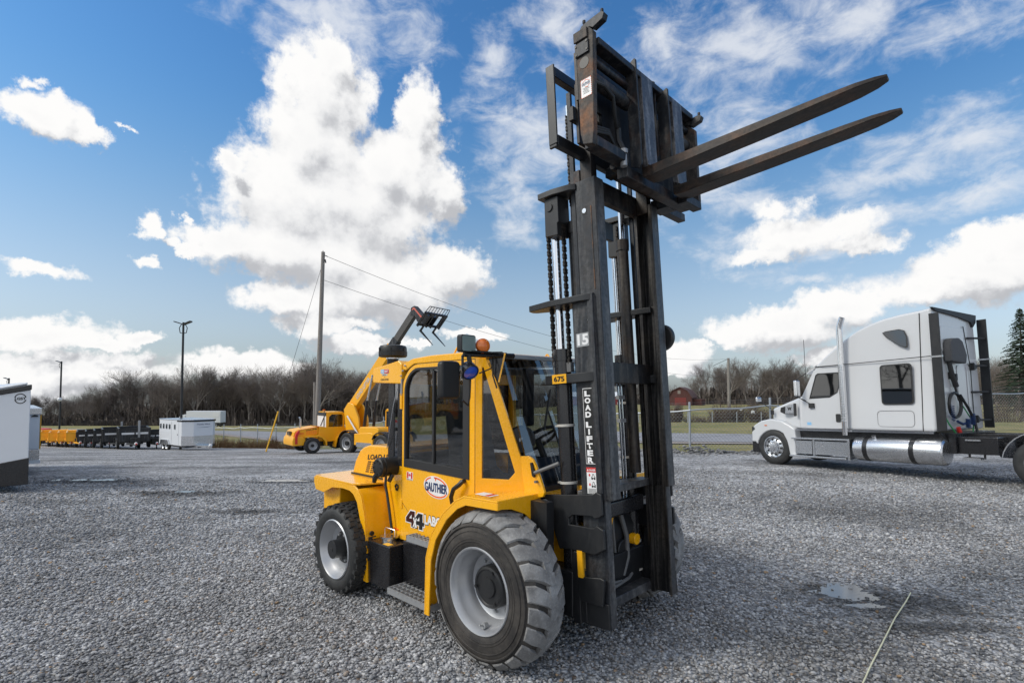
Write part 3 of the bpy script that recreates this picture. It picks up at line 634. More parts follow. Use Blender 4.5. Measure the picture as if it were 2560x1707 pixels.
    # brackets round the cylinder
    b = MB(xf); b.prism([(-.615, -.45), (-.60, -.505), (-.36, -.535), (-.10, -.515), (-.055, -.50), (-.03, -.488), (-.03, -.36), (-.40, -.30), (-.60, -.41)], 2.562, 2.610, 'xy'); b.build('guide_bracket', 'black', FK, bevel=.006)
    b = MB(xf); b.prism([(-.47, -.50), (-.44, -.52), (-.07, -.515), (-.035, -.49), (-.035, -.40), (-.43, -.33), (-.47, -.37)], 1.983, 2.050, 'xy'); b675 = b.build('cylinder_bracket', 'black', FK, bevel=.005)
    if near:
        MB(xf).hexa([(-.385, -.5215, 1.985), (-.255, -.5205, 1.985), (-.255, -.516, 1.985), (-.385, -.516, 1.985), (-.385, -.5215, 2.052), (-.255, -.5205, 2.052), (-.255, -.516, 2.052), (-.385, -.516, 2.052)]).build('number_plate', 'goldplate', b675)
        text('numeral', '675', 'blackdecal', b675, mx((-.320, -.5215, 2.0185)), MU, MW, w=.098, h=.040, bold=.03)
    # roller chains
    def chain(nm, u, y, w0, w1, wid=.030):
        c = MB(xf); k = int((w1-w0)/.0285)
        for i in range(k):
            w = w0+i*.0285; ht = .019; ww = .0115
            for dy in ((-.017, -.011), (.0, .006), (.015, .021)) if i % 2 else ((-.011, -.005), (.006, .012)):
                o = [(u+ww*math.cos(a)*(1-.22*math.cos(2*a)*-1), w+ht*math.sin(a)) for a in [j*math.pi/4 for j in range(8)]]
                o = [(u+s_*ww, w+t_*ht) for s_, t_ in ((.9, -.55), (.62, -.1), (.62, .1), (.9, .55), (.55, 1), (-.55, 1), (-.9, .55), (-.62, .1), (-.62, -.1), (-.9, -.55), (-.55, -1), (.55, -1))]
                c.prism(o, y+dy[0], y+dy[1])
            c.cyl((u, y-.021, w+.0142), (u, y+.024, w+.0142), .0055, n=6)
        return c.build(nm, 'chain', FK, smooth=0)
    if near:
        chain('lift_chain', -.435, -.425, 2.12, 3.40); chain('lift_chain', -.283, -.43, 2.12, 3.32); chain('lift_chain', -.245, -.36, 3.36, 4.10)
        an = MB(xf); an.tube([(-.43, -.43, 2.05), (-.43, -.43, 2.13)], .010, 8); an.tube([(-.43, -.43, 2.13), (-.39, -.45, 2.16), (-.40, -.44, 2.20)], .018, 8); an.build('chain_anchor', 'greyhose', FK); MB(xf).box((-.30, -.45, 2.07), (-.262, -.41, 2.14)).build('chain_anchor', 'greyhose', FK)
    else:
        chain('lift_chain', -.30, -.36, 2.12, 3.40)
    # side shift rod and its cylinder between the rails
    s2 = MB(xf); s2.cyl((-.245, -.34, 1.25), (-.245, -.34, 3.17), .047, n=20); s2.cyl((-.245, -.34, 3.13), (-.245, -.34, 3.22), .055, n=20); s2 = s2.build('free_lift_cylinder', 'mastdark', FK)
    MB(xf).cyl((-.245, -.34, 3.22), (-.245, -.34, 4.15), .024, n=20).build('piston_rod', 'chrome', s2)
# cross members
x = MB(mx)
x.prism([(-.20, -.45), (-.20, .45), (-.32, .45), (-.36, .2), (-.36, -.2), (-.32, -.45)], .30, .37, 'xy'); x.build('cross_member', 'flange', FK, bevel=.006)
x = MB(mx); x.prism([(-.14, -.45), (-.14, .45), (-.26, .45), (-.31, .2), (-.31, -.2), (-.26, -.45)], 1.150, 1.205, 'xy')
x.build('cross_member', 'flange', FK, bevel=.006)
x = MB(mx); x.box((-.12, -.44, 1.975), (-.085, .44, 2.135)); x.build('cross_member', 'mastdark', FK, bevel=.005)
x = MB(mx); x.box((-.13, -.44, 3.10), (-.10, -.02, 3.24)); x.cyl((-.10, -.20, 3.13), (-.07, -.20, 3.13), .06, n=24); x.build('chain_wheel_bracket', 'black', FK, bevel=.004)
x = MB(mx); x.box((-.16, -.44, 3.40), (-.10, .44, 3.56)); x.build('cross_member', 'carriage', FK, bevel=.005)
# reflector disc / hose reel on the far side
MB(mx).lathe([(0, 0), (.10, 0), (.112, .01), (.112, .045), (.10, .055), (0, .055)], (-.02, .477, 2.36), (0, 1, 0), 32).build('hose_reel', 'hose', FK)
# hoses on the middle of the mast
hs = MB(mx)
for dy in (0, .045): hs.tube([(-.28, .20+dy, 2.0), (-.28, .20+dy, 1.25), (-.29, .20+dy, 1.08)], .009, 8)
hs.build('hydraulic_pipe', 'chrome', FK)
hs = MB(mx)
for w in (1.86, 1.67): hs.box((-.295, .18, w), (-.262, .268, w+.03))
hs.build('pipe_clamp', 'steelgrey', FK)
hs = MB(mx); hs.tube([(-.29, .05, 1.16), (-.29, .12, 1.0), (-.30, .23, .75), (-.30, .23, .58), (-.31, .16, .45)], .021, 10).tube([(-.31, .0, 1.22), (-.31, .05, 1.0), (-.33, .10, .60)], .012, 8); hs.build('hydraulic_hose', 'greyhose', FK)
hs = MB(mx); hs.tube([(-.30, .28, .44), (-.28, .20, .425), (-.24, -.05, .43), (-.22, -.30, .47)], .014, 8).tube([(-.25, .05, .445), (-.22, -.35, .50)], .01, 8); hs.build('hydraulic_hose', 'greyhose', FK)
# yellow frame nose seen between the rails
yb = MB(); yb.prism([(.10, .42), (.36, .55), (.38, .80), (.30, 1.02), (.10, 1.06)], .0, .40); yb.cyl((.10, .2, .62), (.40, .2, .62), .09, n=14); yb.build('pump_housing', 'black', FK, bevel=.01)
yb = MB(); yb.prism([(-.38, .58), (-.14, .62), (-.05, .74), (.02, .92), (-.38, .90)], .10, .42, 'yz'); yb.prism([(-.38, .50), (-.20, .52), (-.17, .60), (-.38, .62)], .10, .40, 'yz'); yb.prism([(-.22, 1.06), (-.04, 1.05), (-.16, 1.17), (-.22, 1.18)], .26, .30, 'yz'); yb.build('frame_nose', 'yellow', FK, bevel=.01); MB().cyl((.40, .30, .70), (.46, .30, .70), .045, n=16).build('pin_cover', 'yellow', FK, bevel=.005)
MB().box((.30, -.36, .93), (.47, .40, 1.06)).build('front_beam', 'blackgloss', FK, bevel=.02)
MB().box((.05, -.46, 1.10), (.30, .46, 1.125)).build('front_deck_plate', 'yellow', FK)

# decals on the near rail
LB = MB(mx).box((-.146, -.4772, 1.402), (-.064, -.4755, 1.938)).build('vertical_sign', 'whitedecal', FK)
MB(mx).box((-.1425, -.4778, 1.4065), (-.0675, -.477, 1.9335)).build('sign_field', 'blackdecal', LB)
zz = 1.899
for ch in 'LOAD LIFTER':
    if ch == ' ': zz -= .022; continue
    text('letter', ch, 'whitedecal', LB, mx((-.105, -.478, zz)), MU, MW, w=(.014 if ch == 'I' else .050), h=.041, bold=.055); zz -= .0497
DG = MB(mx).box((-.147, -.4772, 1.195), (-.064, -.4755, 1.378)).build('danger_sticker', 'whitedecal', FK)
MB(mx).box((-.147, -.4778, 1.345), (-.064, -.477, 1.378)).build('red_band', 'reddecal', DG)
text('lettering', 'DANGER', 'whitedecal', DG, mx((-.096, -.478, 1.3605)), MU, MW, w=.055, h=.014, bold=.03)
text('symbol', '▲', 'whitedecal', DG, mx((-.136, -.478, 1.3605)), MU, MW, w=.014, h=.014) if False else MB(mx).prism([(-.143, 1.353), (-.129, 1.353), (-.136, 1.369)], -.4785, -.478).build('warning_triangle', 'whitedecal', DG)
pg = MB(mx)
for w in (1.315, 1.260):
    pg.prism([(-.108, w-.012), (-.075, w-.012), (-.075, w), (-.082, w+.002), (-.085, w+.018), (-.098, w+.018), (-.101, w), (-.108, w)], -.4780, -.4772, 'xz', [[(-.104, w-.008), (-.079, w-.008), (-.079, w-.003), (-.086, w-.001), (-.088, w+.014), (-.096, w+.014), (-.098, w-.002), (-.104, w-.003)]])
    for u in (-.101, -.081): pg.cyl((u, -.4785, w-.014), (u, -.4772, w-.014), .0075, n=12)
pg.build('pictogram', 'blackdecal', DG)
rp = MB(mx)
for w in (1.316, 1.250): rp.box((-.128, -.478, w), (-.118, -.4772, w+.018)).box((-.131, -.478, w+.006), (-.115, -.4772, w+.010))
rp.build('pictogram', 'reddecal', DG)
tx = MB(mx)
for k in range(6): tx.box((-.140, -.478, 1.198+k*.006), (-.071 - (.02 if k == 0 else 0), -.4772, 1.2005+k*.006))
tx.build('fine_print', 'blackdecal', DG)
NP = MB(mx).prism([(-.178, 2.238), (-.064, 2.240), (-.064, 2.338), (-.178, 2.336)], -.4772, -.4755).build('number_field', 'steelgrey', FK)
text('numeral', '15', 'whitedecal', NP, mx((-.118, -.4774, 2.288)), MU, MW, w=.098, h=.080, bold=.04)

# ------------------------------------------------------------------ fork carriage
for s, xf in ((-1, mx), (1, mflip)):
    p = MB(xf); p.prism([(.142, 3.62), (.16, 3.545), (.235, 3.525), (.25, 3.61), (.285, 4.285), (.255, 4.325), (.14, 4.328)] if s < 0 else [(.142, 3.50), (.235, 3.43), (.30, 3.50), (.305, 4.12), (.25, 4.18), (.14, 4.18)], -.745, -.70)
    sp = p.build('carriage_side_plate', 'rusty', FK, bevel=.006)
    if s < 0:
        MB(xf).box((.135, -.760, 4.255), (.245, -.745, 4.325)).build('hook_block', 'rusty', sp, bevel=.004)
        c = MB(xf); c.prism([(.14, 4.15), (.25, 4.15), (.25, 4.242), (.14, 4.24)], -.758, -.745); cv = c.build('cover_plate', 'carriage', sp, bevel=.004)
        bb = MB(xf)
        for u, w in ((.152, 4.222), (.238, 4.228), (.152, 4.163), (.238, 4.172)): bb.cyl((u, -.757, w), (u, -.762, w), .008, n=8)
        bb.build('screw', 'blackdecal', cv)
        MB(xf).cyl((.204, -.744, 4.095), (.204, -.7475, 4.095), .038, n=24).build('hole', 'blackdecal', sp)
        SK = MB(xf).box((.168, -.747, 3.856), (.252, -.7445, 3.980)).build('permit_sticker', 'whitedecal', sp)
        dd = MB(xf)
        for k in range(9): 
            for u in (.169, .251): dd.cyl((u, -.748, 3.862+k*.014), (u, -.7465, 3.862+k*.014), .0028, n=6)
        for k in range(7):
            for w in (3.857, 3.979): dd.cyl((.171+k*.013, -.748, w), (.171+k*.013, -.7465, w), .0028, n=6)
        dd.prism([(.18, 3.960), (.21, 3.974), (.24, 3.962), (.24, 3.959), (.21, 3.970), (.18, 3.957)], -.748, -.747); dd.prism([(.20, 3.928), (.22, 3.922), (.24, 3.934), (.24, 3.931), (.22, 3.918), (.20, 3.925)], -.748, -.747)
        dd.build('dotted_border', 'orangedecal', SK)
        text('lettering', 'GAUTHIER', 'navydecal', SK, mx((.210, -.7475, 3.946)), MU, MW, w=.066, h=.020, bold=.02)
        ln = MB(xf)
        for k in range(5): ln.box((.184+.004*(k % 2), -.748, 3.880+k*.009), (.236-.005*(k % 3), -.747, 3.8825+k*.009))
        ln.build('fine_print', 'blackdecal', SK)
    # load hook arms on top
    a = MB(xf); z0 = 4.325 if s < 0 else 4.175
    a.prism([(.17, z0), (.19, z0+.035), (.24, z0+.045), (.355, z0+.055), (.375, z0+.035), (.36, z0+.0), (.28, z0-.02), (.255, z0)], -.74, -.69)
    for u in (.20, .345): a.cyl((u, -.715, z0+.02), (u, -.715, z0+.075), .009, n=8); a.cyl((u, -.715, z0+.062), (u, -.715, z0+.085), .012, n=8)
    a.build('hook_arm', 'carriage', FK, bevel=.004)
fb = MB(mx)
fb.box((.215, -.70, 4.205), (.30, .70, 4.255)); fb.build('upper_fork_bar', 'carriage', FK, bevel=.008)
MB(mx).box((.17, -.70, 4.17), (.20, .70, 4.25)).build('upper_back_bar', 'mastdark', FK)
for a_, b_ in ((-.70, -.22), (.22, .70)):
    MB(mx).cyl((.225, a_, 4.135), (.225, b_, 4.135), .026, n=16).build('guide_rod', 'carriage', FK); MB(mx).cyl((.21, a_, 4.01), (.21, b_, 4.01), .046, n=20).build('fork_positioner_cylinder', 'carriage', FK)
lb = MB(mx); lb.prism([(.14, 3.53), (.24, 3.53), (.245, 3.595), (.14, 3.60)], -.70, -.30); lb.build('lower_end_bar', 'carriage', FK, bevel=.006)
lb = MB(mx); lb.box((.13, -.30, 3.44), (.22, .70, 3.52)); lb.box((.22, .46, 3.43), (.30, .745, 3.50)); lb.build('lower_fork_bar', 'carriage', FK, bevel=.008)
MB(mx).box((.09, -.70, 3.90), (.11, .70, 4.24)).build('carriage_back_plate', 'mastdark', FK)
MB(mx).box((.09, -.42, 3.60), (.11, .70, 3.90)).build('carriage_back_plate', 'mastdark', FK)
bp = MB(mx); bp.box((.05, -.66, 3.62), (.075, -.47, 4.05)); bp.box((.05, -.40, 3.62), (.075, .40, 3.95)); bp.box((.05, .45, 3.60), (.075, .62, 4.05)); bp.box((.02, -.70, 3.78), (.06, .70, 3.88)); bp.build('carriage_back_plate', 'mastdark', FK, bevel=.004)
# gussets beside each fork
for y, u0, u1, w0, w1 in ((-.255, .225, .312, 3.50, 4.30), (.155, .25, .345, 3.62, 4.235), (.09, .22, .27, 3.7, 4.30), (.50, .22, .27, 3.6, 4.26)):
    g = MB(mx); g.prism([(u0, w0+.02), (u1-.02, w0-.01), (u1, w0+.02), (u1, w1), (u1-.01, w1+.01), (u0, w1-.03)], y, y+.020); g.build('gusset_plate', 'carriage', FK, bevel=.003)
# the two forks
for y0 in (-.165, .315):
    f = MB(mx); wd = .165
    f.prism([(.262, 3.56), (.262, 4.245), (.285, 4.262), (.302, 4.245), (.306, 3.60), (.32, 3.52), (.27, 3.52)], y0, y0+wd)
    sh = f.build('fork', 'forkshank', FK, bevel=.006)
    b = MB(mx); L = 1.745; n = 12
    top = [(.262, 3.57, 0), (.33, 3.528, 0), (.60, 3.531, 0), (1.0, 3.536, 0), (1.45, 3.541, 0), (1.60, 3.543, .006), (1.69, 3.545, .026), (1.74, 3.546, .048), (L, 3.546, .055)]
    bot = [3.46, 3.452, 3.464, 3.482, 3.505, 3.515, 3.522, 3.530, 3.532]
    vs = []
    for (u, w, q), wb in zip(top, bot): vs += [(u, y0+q, w), (u, y0+wd-q, w), (u, y0+wd-q, wb), (u, y0+q, wb)]
    fs = [[0, 1, 2, 3]]
    for i in range(len(top)-1):
        for j in range(4): a = i*4+j; c = i*4+(j+1) % 4; fs.append([a, a+4, c+4, c])
    e = (len(top)-1)*4; fs.append([e, e+3, e+2, e+1]); b.add(vs, fs)
    b.build('fork_blade', 'fork', sh, bevel=.004)
# rear frame of the carriage (open square seen from the side)
rf = MB(mx)
rf.box((-.118, -.76, 3.635), (-.045, -.745, 4.21)); rf.box((-.118, -.745, 3.635), (-.100, -.72, 4.20)) 
rf.box((-.10, -.745, 4.12), (-.045, -.40, 4.195)); rf.box((-.10, -.745, 3.625), (-.045, .72, 3.70)); rf.box((-.12, -.755, 3.615), (-.055, -.735, 3.645)); rf.box((-.118, .72, 3.62), (-.045, .745, 4.10)); rf.box((-.10, .40, 4.06), (-.045, .72, 4.12))
rf.build('carriage_frame', 'black', FK, bevel=.005)
lo = MB(mx); lo.box((-.02, -.22, 3.53), (.14, -.14, 3.60)); lo.box((.0, -.20, 3.53), (.15, .50, 3.575)); lo.box((-.02, .46, 3.44), (.13, .62, 3.53)); lo.box((-.03, .62, 3.46), (.04, .98, 3.53)); lo.cyl((.10, -.30, 3.56), (.10, .40, 3.50), .03, n=12)
lo.build('lower_hook', 'carriage', FK, bevel=.006)
MB(mx).cyl((.22, -.34, 3.50), (.22, -.34, 3.59), .025, n=12).cyl((.22, -.34, 3.59), (.22, -.34, 3.62), .034, n=12).build('fitting', 'steelgrey', FK)
hh = MB(mx); hh.tube([(.24, -.68, 3.97), (.26, -.60, 3.965), (.26, -.50, 3.93), (.24, -.46, 3.86), (.22, -.42, 3.80), (.20, -.38, 3.78)], .014, 8)
for k in range(3): hh.tube([(.18, -.66, 3.70-k*.02), (.22, -.52, 3.70-k*.015), (.20, -.42, 3.63), (.22, -.36, 3.60)], .012, 8)
hh.tube([(.20, -.36, 3.78), (.19, -.34, 3.70), (.22, -.34, 3.62)], .022, 8)
hh.build('hydraulic_hose', 'hose', FK)
# ------------------------------------------------------------------ white tractor unit (x forward, +y is the side we see, body runs to y = -2.36)
tF = Vector((-.473, .88, -.039)).normalized(); tL = Vector((0, 0, 1)).cross(tF).normalized(); tU = tF.cross(tL)
TM = Matrix(((tF.x, tL.x, tU.x, 7.578), (tF.y, tL.y, tU.y, 15.5), (tF.z, tL.z, tU.z, -.176), (0, 0, 0, 1)))
TK = thing('semi_truck', 'white sleeper cab semi truck parked on the gravel without its trailer', 'truck', matrix=TM)
YB = -2.36
b = MB(); body = [(-.80, 1.03), (-.80, 1.90), (-.937, 1.93), (-1.29, 2.60), (-1.36, 2.735), (-1.60, 2.96), (-1.80, 3.12), (-2.10, 3.35), (-2.40, 3.54), (-2.70, 3.665), (-3.03, 3.755), (-3.4, 3.805), (-3.80, 3.83), (-4.05, 3.86), (-4.05, 1.03)]
def tw(p):  # roof narrows towards the top
    x, y, z = p; k = max(0, (z-2.75))*.13; return (x, y-(k if y > -1.18 else -k), z)
b.xf = tw
b.prism(body, -.03, YB); cabb = b.build('cab', 'truckwhite', TK, bevel=.09)
hd = MB(); hd.hexa([(.30, -.42, 1.15), (.30, YB+.42, 1.15), (-.80, YB+.10, 1.02), (-.80, -.10, 1.02), (.30, -.46, 1.60), (.30, YB+.46, 1.60), (-.80, YB+.16, 1.92), (-.80, -.16, 1.92)]); hood = hd.build('hood', 'truckwhite', TK, bevel=.07)
fd = MB(); outl = [(.73, .62), (.72, 1.02), (.62, 1.12), (.40, 1.24), (.10, 1.30), (-.25, 1.25), (-.50, 1.13), (-.66, 1.02), (-.70, .60), (-.67, .30), (-.48, .28), (-.44, .55), (-.40, .70)] + arc(.0, .42, .56, 150, 12, 10)[2:] + [(.60, .62)]
for y0, y1 in ((-.02, -.50), (YB+.50, YB+.02)): fd.prism(outl, y0, y1)
fen = fd.build('front_fender', 'truckwhite', TK, bevel=.05)
MB().prism([(.705, 1.06), (.70, .92), (.60, 1.00), (.63, 1.06)], -.015, -.05).build('headlight', 'glassdark', fen)
MB().box((.19, -.015, 1.10), (.27, -.005, 1.125)).build('side_marker', 'amber', fen)
MB().box((.50, -2.30, .30), (.76, -.06, .66)).box((.30, -2.2, .35), (.5, -.1, 1.1)).build('bumper', 'blackgloss', TK, bevel=.04)
v = MB(); v.prism([(-.20, 1.50), (-.22, 1.62), (-.50, 1.70), (-.50, 1.46), (-.33, 1.44)], -.10, -.235); vt = v.build('hood_vent', 'black', hood)
MB().prism([(-.36, 1.455), (-.38, 1.66), (-.62, 1.72), (-.62, 1.46)], -.085, -.2).build('vent_trim', 'alu', hood)
text('emblem', 'W', 'blackdecal', hood, (-.50, -.085, 1.59), (-1, 0, 0), PZ, w=.13, h=.09, bold=.05, lift=.004)
MB().box((-.74, -.055, 1.38), (-.66, -.02, 1.74)).build('seam', 'rubberseal', hood, bevel=.03)
# door with its window
d = MB(); dw = [(-1.155, 1.865), (-1.70, 1.885), (-1.90, 2.00), (-1.955, 2.15), (-1.975, 2.46), (-1.93, 2.505), (-1.42, 2.51), (-1.36, 2.47)]
d.prism([(-.905, 1.30), (-.93, 1.92), (-1.30, 2.60), (-2.03, 2.62), (-2.03, 1.06), (-1.02, 1.06)], -.024, -.033, 'xz', [dw]); td = d.build('cab_door', 'truckwhite', TK, bevel=.004)
d = MB(); cxx, czz = -1.6, 2.2; d.prism([(cxx+(x-cxx)*1.04, czz+(z-czz)*1.05) for x, z in dw], -.018, -.032, 'xz', [[(cxx+(x-cxx)*.97, czz+(z-czz)*.96) for x, z in dw]]); d.build('window_frame', 'rubberseal', td)
MB().prism(dw, -.0265, -.030).build('window_pane', 'glassdark', td)
MB().prism(rrect(-1.955, 1.225, -1.835, 1.44, .03), -.010, -.028).build('door_handle', 'rubberseal', td)
MB().prism([(-1.04, 1.22), (-1.16, 1.22), (-1.16, 1.14), (-1.04, 1.14)], -.0225, -.0245).build('sticker', 'skydecal', td)
sm = MB()
for pts in ([(-2.02, 2.705), (-4.05, 2.735)], [(-3.79, 1.04), (-3.82, 3.80)]):
    sm.tube([tw((pts[0][0], -.028, pts[0][1])), tw((pts[1][0], -.028, min(pts[1][1], 3.76)))], .010, 5)
sm.tube([(-2.035, -.028, 1.05), (-2.035, -.028, 2.70)], .006, 5); sm.tube([(-1.36, -.028, 2.70), (-2.05, -.028, 2.705)], .012, 5)
sm.tube([(x, -.028, z) for x, z in rrect(-3.63, 1.13, -2.84, 1.51, .09)+rrect(-3.63, 1.13, -2.84, 1.51, .09)[:1]], .0035, 4)
sm.build('panel_gap', 'rubberseal', TK)
w = MB(); w.prism(rrect(-3.65, 1.655, -2.96, 2.615, .08), -.018, -.034); w.build('sleeper_window', 'rubberseal', TK)
MB().prism(rrect(-3.62, 1.685, -2.99, 2.585, .07), -.012, -.019).build('sleeper_glass', 'glassdark', TK)
w = MB(tw); tri2 = [(-3.03, 3.40), (-3.10, 3.43), (-3.40, 3.445), (-3.51, 3.40), (-3.57, 3.25), (-3.585, 3.0), (-3.55, 2.975), (-3.40, 3.05), (-3.12, 3.28)]
w.prism(tri2, -.018, -.034); w.build('upper_window', 'rubberseal', TK)
ctr = (-3.36, 3.25)
MB(tw).prism([(ctr[0]+(x-ctr[0])*.9, ctr[1]+(z-ctr[1])*.9) for x, z in tri2], -.012, -.019).build('upper_window_glass', 'glassdark', TK)
MB().hexa([(-.945, -.25, 1.95), (-.935, -.25, 1.95), (-.935, YB+.25, 1.95), (-.945, YB+.25, 1.95), (-1.275, -.22, 2.575), (-1.265, -.22, 2.575), (-1.265, YB+.22, 2.575), (-1.275, YB+.22, 2.575)]).build('windshield', 'glassdark', TK)
MB().prism([(-1.36, 2.745), (-1.08, 2.55), (-1.10, 2.53), (-1.34, 2.66)], -.04, YB+.04).build('sun_visor', 'chrome', TK)
# mirrors
m = MB(); m.box((-1.00, .12, 1.93), (-.90, .30, 2.36)); mr_ = m.build('door_mirror', 'chrome', TK, bevel=.03)
MB().tube([(-1.05, .0, 1.80), (-.96, .2, 1.90), (-.96, .2, 2.40), (-1.12, .02, 2.55)], .014, 6).tube([(-1.20, 0, 1.70), (-1.02, .12, 1.84)], .012, 6).box((-1.28, -.02, 1.60), (-1.14, .03, 1.73)).build('mirror_arm', 'rubberseal', mr_)
m = MB(); m.box((.30, .0, 1.80), (.37, .22, 1.94)); hm = m.build('hood_mirror', 'chrome', TK, bevel=.03)
MB().tube([(.33, .05, 1.80), (.20, -.25, 1.60)], .010, 6).box((.16, -.33, 1.42), (.24, -.28, 1.54)).build('mirror_arm', 'rubberseal', hm)
MB().tube([(-.96, -.2, 2.2), (-.96, -.2, 3.50)], .007, 5).build('antenna', 'rubberseal', TK)
# exhaust stack
e = MB(); e.tube([(-2.11, .08, .90), (-2.11, .08, 3.60), (-2.13, .08, 3.72), (-2.20, .08, 3.90)], [.072, .072, .072, .066], 18, caps=True); st_ = e.build('exhaust_stack', 'chrome', TK)
MB().tube([(-2.19, .08, 3.875), (-2.205, .08, 3.905)], [.060, .060], 16).build('stack_mouth', 'blackdecal', st_)
e = MB(); e.lathe([(.080, 0), (.080, 1.45)], (-2.11, .08, 1.25), (0, 0, 1), 18); hl = e; e.m = 1
for k in range(22):
    for j in (-1, 0, 1): a = math.pi/2+j*.6; hl.cyl((-2.11+.078*math.cos(a), .08+.078*math.sin(a), 1.32+k*.062), (-2.11+.082*math.cos(a), .08+.082*math.sin(a), 1.32+k*.062), .010, n=6)
hl.build('heat_shield', ['alu', 'blackdecal'], st_)
# chrome sill, steps, tank
MB().box((-4.0, -.03, .985), (-.72, .0, 1.03)).build('chrome_sill', 'chrome', TK)
MB().box((-4.3, -2.2, .55), (-.6, -.25, 1.0)).build('underbody', 'blackgloss', TK)
s = MB(); s.box((-2.16, -.25, .755), (-.62, .10, .80)); s.box((-2.10, -.25, .275), (-.56, .12, .32)); s.box((-2.19, -.25, .26), (-2.13, .09, .80)); s.build('cab_steps', 'alu', TK, bevel=.008)
s = MB(); s.box((-1.16, -.2, .36), (-.68, .02, .72)); s.box((-2.10, -.2, .36), (-1.24, .02, .72)); s.box((-1.23, -.1, .33), (-1.17, .01, .75)); s.build('battery_cover', 'alu', TK, bevel=.01)
t = MB().lathe([(0, 0), (.25, .0), (.29, .03), (.30, .07), (.30, 1.86), (.29, 1.90), (.25, 1.93), (0, 1.93)], (-2.24, -.18, .575), (-1, 0, 0), 40); tank = t.build('fuel_tank', 'alu', TK)
for x in (-2.50, -3.52): MB().lathe([(.302, 0), (.308, 0), (.308, .10), (.302, .10)], (x, -.18, .575), (-1, 0, 0), 40).build('tank_strap', 'blackgloss', tank)
MB().cyl((-2.72, -.05, .83), (-2.72, -.02, .90), .055, n=16).build('filler_cap', 'chrome', tank)
# wheels
def truck_wheel(x, y, s, R0=.50, zc=.49, ridge=False):
    c = (x, y, zc)
    w = MB().lathe([(.29, s*.06), (.305, s*.02), (.312, s*.0), (.30, s*-.003), (.288, s*.02), (.275, s*.05), (.24, s*.06), (.20, s*.035), (.155, s*.03), (.15, s*.0), (.14, s*-.02), (.09, s*-.03), (.085, s*-.055), (.0, s*-.06)], c, n=48).build('wheel', 'alu', TK)
    p = [(.30, .03), (.315, .005), (.37, -.008), (.42, .0), (R0-.03, .015), (R0, .045)]
    MB().lathe([(r, s*q) for r, q in p+[(r, .29-q) for r, q in p[::-1]]], c, n=56).build('tyre', 'rubbernew', w)
    h = MB()
    for k in range(10): a = k*.628+.2; h.cyl((x+.218*math.sin(a), y+s*.05, zc+.218*math.cos(a)), (x+.218*math.sin(a), y-s*.0+s*.028, zc+.218*math.cos(a)), .030, n=12)
    h.build('hand_holes', 'blackdecal', w)
    h = MB()
    for k in range(10): a = k*.628+.5; h.cyl((x+.125*math.sin(a), y+s*.03, zc+.125*math.cos(a)), (x+.125*math.sin(a), y-s*.035, zc+.125*math.cos(a)), .016, n=6)
    h.build('lug_nuts', 'chrome', w)
truck_wheel(0.03, -.03, -1); truck_wheel(0.03, YB+.03, 1)
truck_wheel(-5.80, -.04, -1, .50, .43); truck_wheel(-5.80, YB+.04, 1, .50, .43); truck_wheel(-7.3, -.10, -1, .50, .40); truck_wheel(-7.3, YB+.10, 1, .50, .40)
f = MB(); f.box((-8.0, -1.55, .66), (-3.9, -1.45, .98)); f.box((-8.0, -.92, .66), (-3.9, -.82, .98)); f.box((-4.6, -1.5, .70), (-4.45, -.85, .95)); f.box((-6.0, -1.9, .72), (-4.2, -.55, .80)); f.box((-5.0, -.84, .55), (-4.3, -.35, .92)); f.cyl((-4.5, -1.9, .6), (-5.3, -1.9, .6), .22, n=20)
f.build('frame_rail', 'blackgloss', TK, bevel=.01)
f = MB(); f.box((-4.72, -.55, .84), (-4.45, -.30, .87)); f.box((-4.72, -.50, .44), (-4.40, -.25, .48)); f.build('frame_step', 'alu', TK)
MB().box((-4.72, -.52, .45), (-4.69, -.48, .86)).box((-4.45, -.52, .45), (-4.42, -.48, .86)).build('step_hanger', 'blackgloss', TK)
g = MB(); g.sheet([(-5.80+.66*math.cos(R(a)), .43+.66*math.sin(R(a))) for a in range(10, 121, 10)], -.04, -.70, .02); g.sheet([(-5.80+.66*math.cos(R(a)), .43+.66*math.sin(R(a))) for a in range(10, 121, 10)], YB+.04, YB+.7, .02); g.build('mudguard', 'alu', TK)
# back wall: ribs, fairings, cables
k = MB(); k.prism(rrect(-2.05, 1.55, -1.62, 2.55, .06), -4.055, -4.065, 'yz'); k.prism(rrect(-1.52, 1.75, -1.15, 2.55, .06), -4.055, -4.065, 'yz'); k.prism(rrect(-1.0, 1.45, -.40, 2.55, .08), -4.055, -4.066, 'yz'); k.prism(rrect(-1.6, 2.85, -.5, 3.45, .08), -4.055, -4.066, 'yz'); k.build('rear_panel', 'truckwhite', TK, bevel=.006)
for y0, y1 in ((-.05, -.02), (YB-.0, YB+.03)):
    q = MB(); q.box((-4.25, y0, 1.06), (-4.06, y1, 3.70)); fr_ = q.build('side_fairing', 'black', TK, bevel=.006)
    MB().box((-4.27, y0-.004, 2.70), (-4.04, y1+.004, 2.735)).build('fairing_strip', 'alu', fr_)
q = MB(); q.prism([(-.12, 3.86), (-2.24, 3.80), (-2.20, 3.62), (-2.05, 3.50), (-1.95, 3.62), (-1.4, 3.70), (-.9, 3.74), (-.3, 3.78)], -4.045, -4.10, 'yz'); q.build('roof_trim', 'rubberseal', TK)
bk = MB()
for z in (1.25, 1.92, 2.55, 3.22): bk.tube([(-4.07, -1.75, z), (-4.18, -2.1, z), (-4.2, YB+.04, z)], .025, 6)
for z in (1.25, 2.50): bk.prism([(-1.78, z-.06), (-1.95, z), (-1.78, z+.12)], -4.06, -4.16, 'yz')
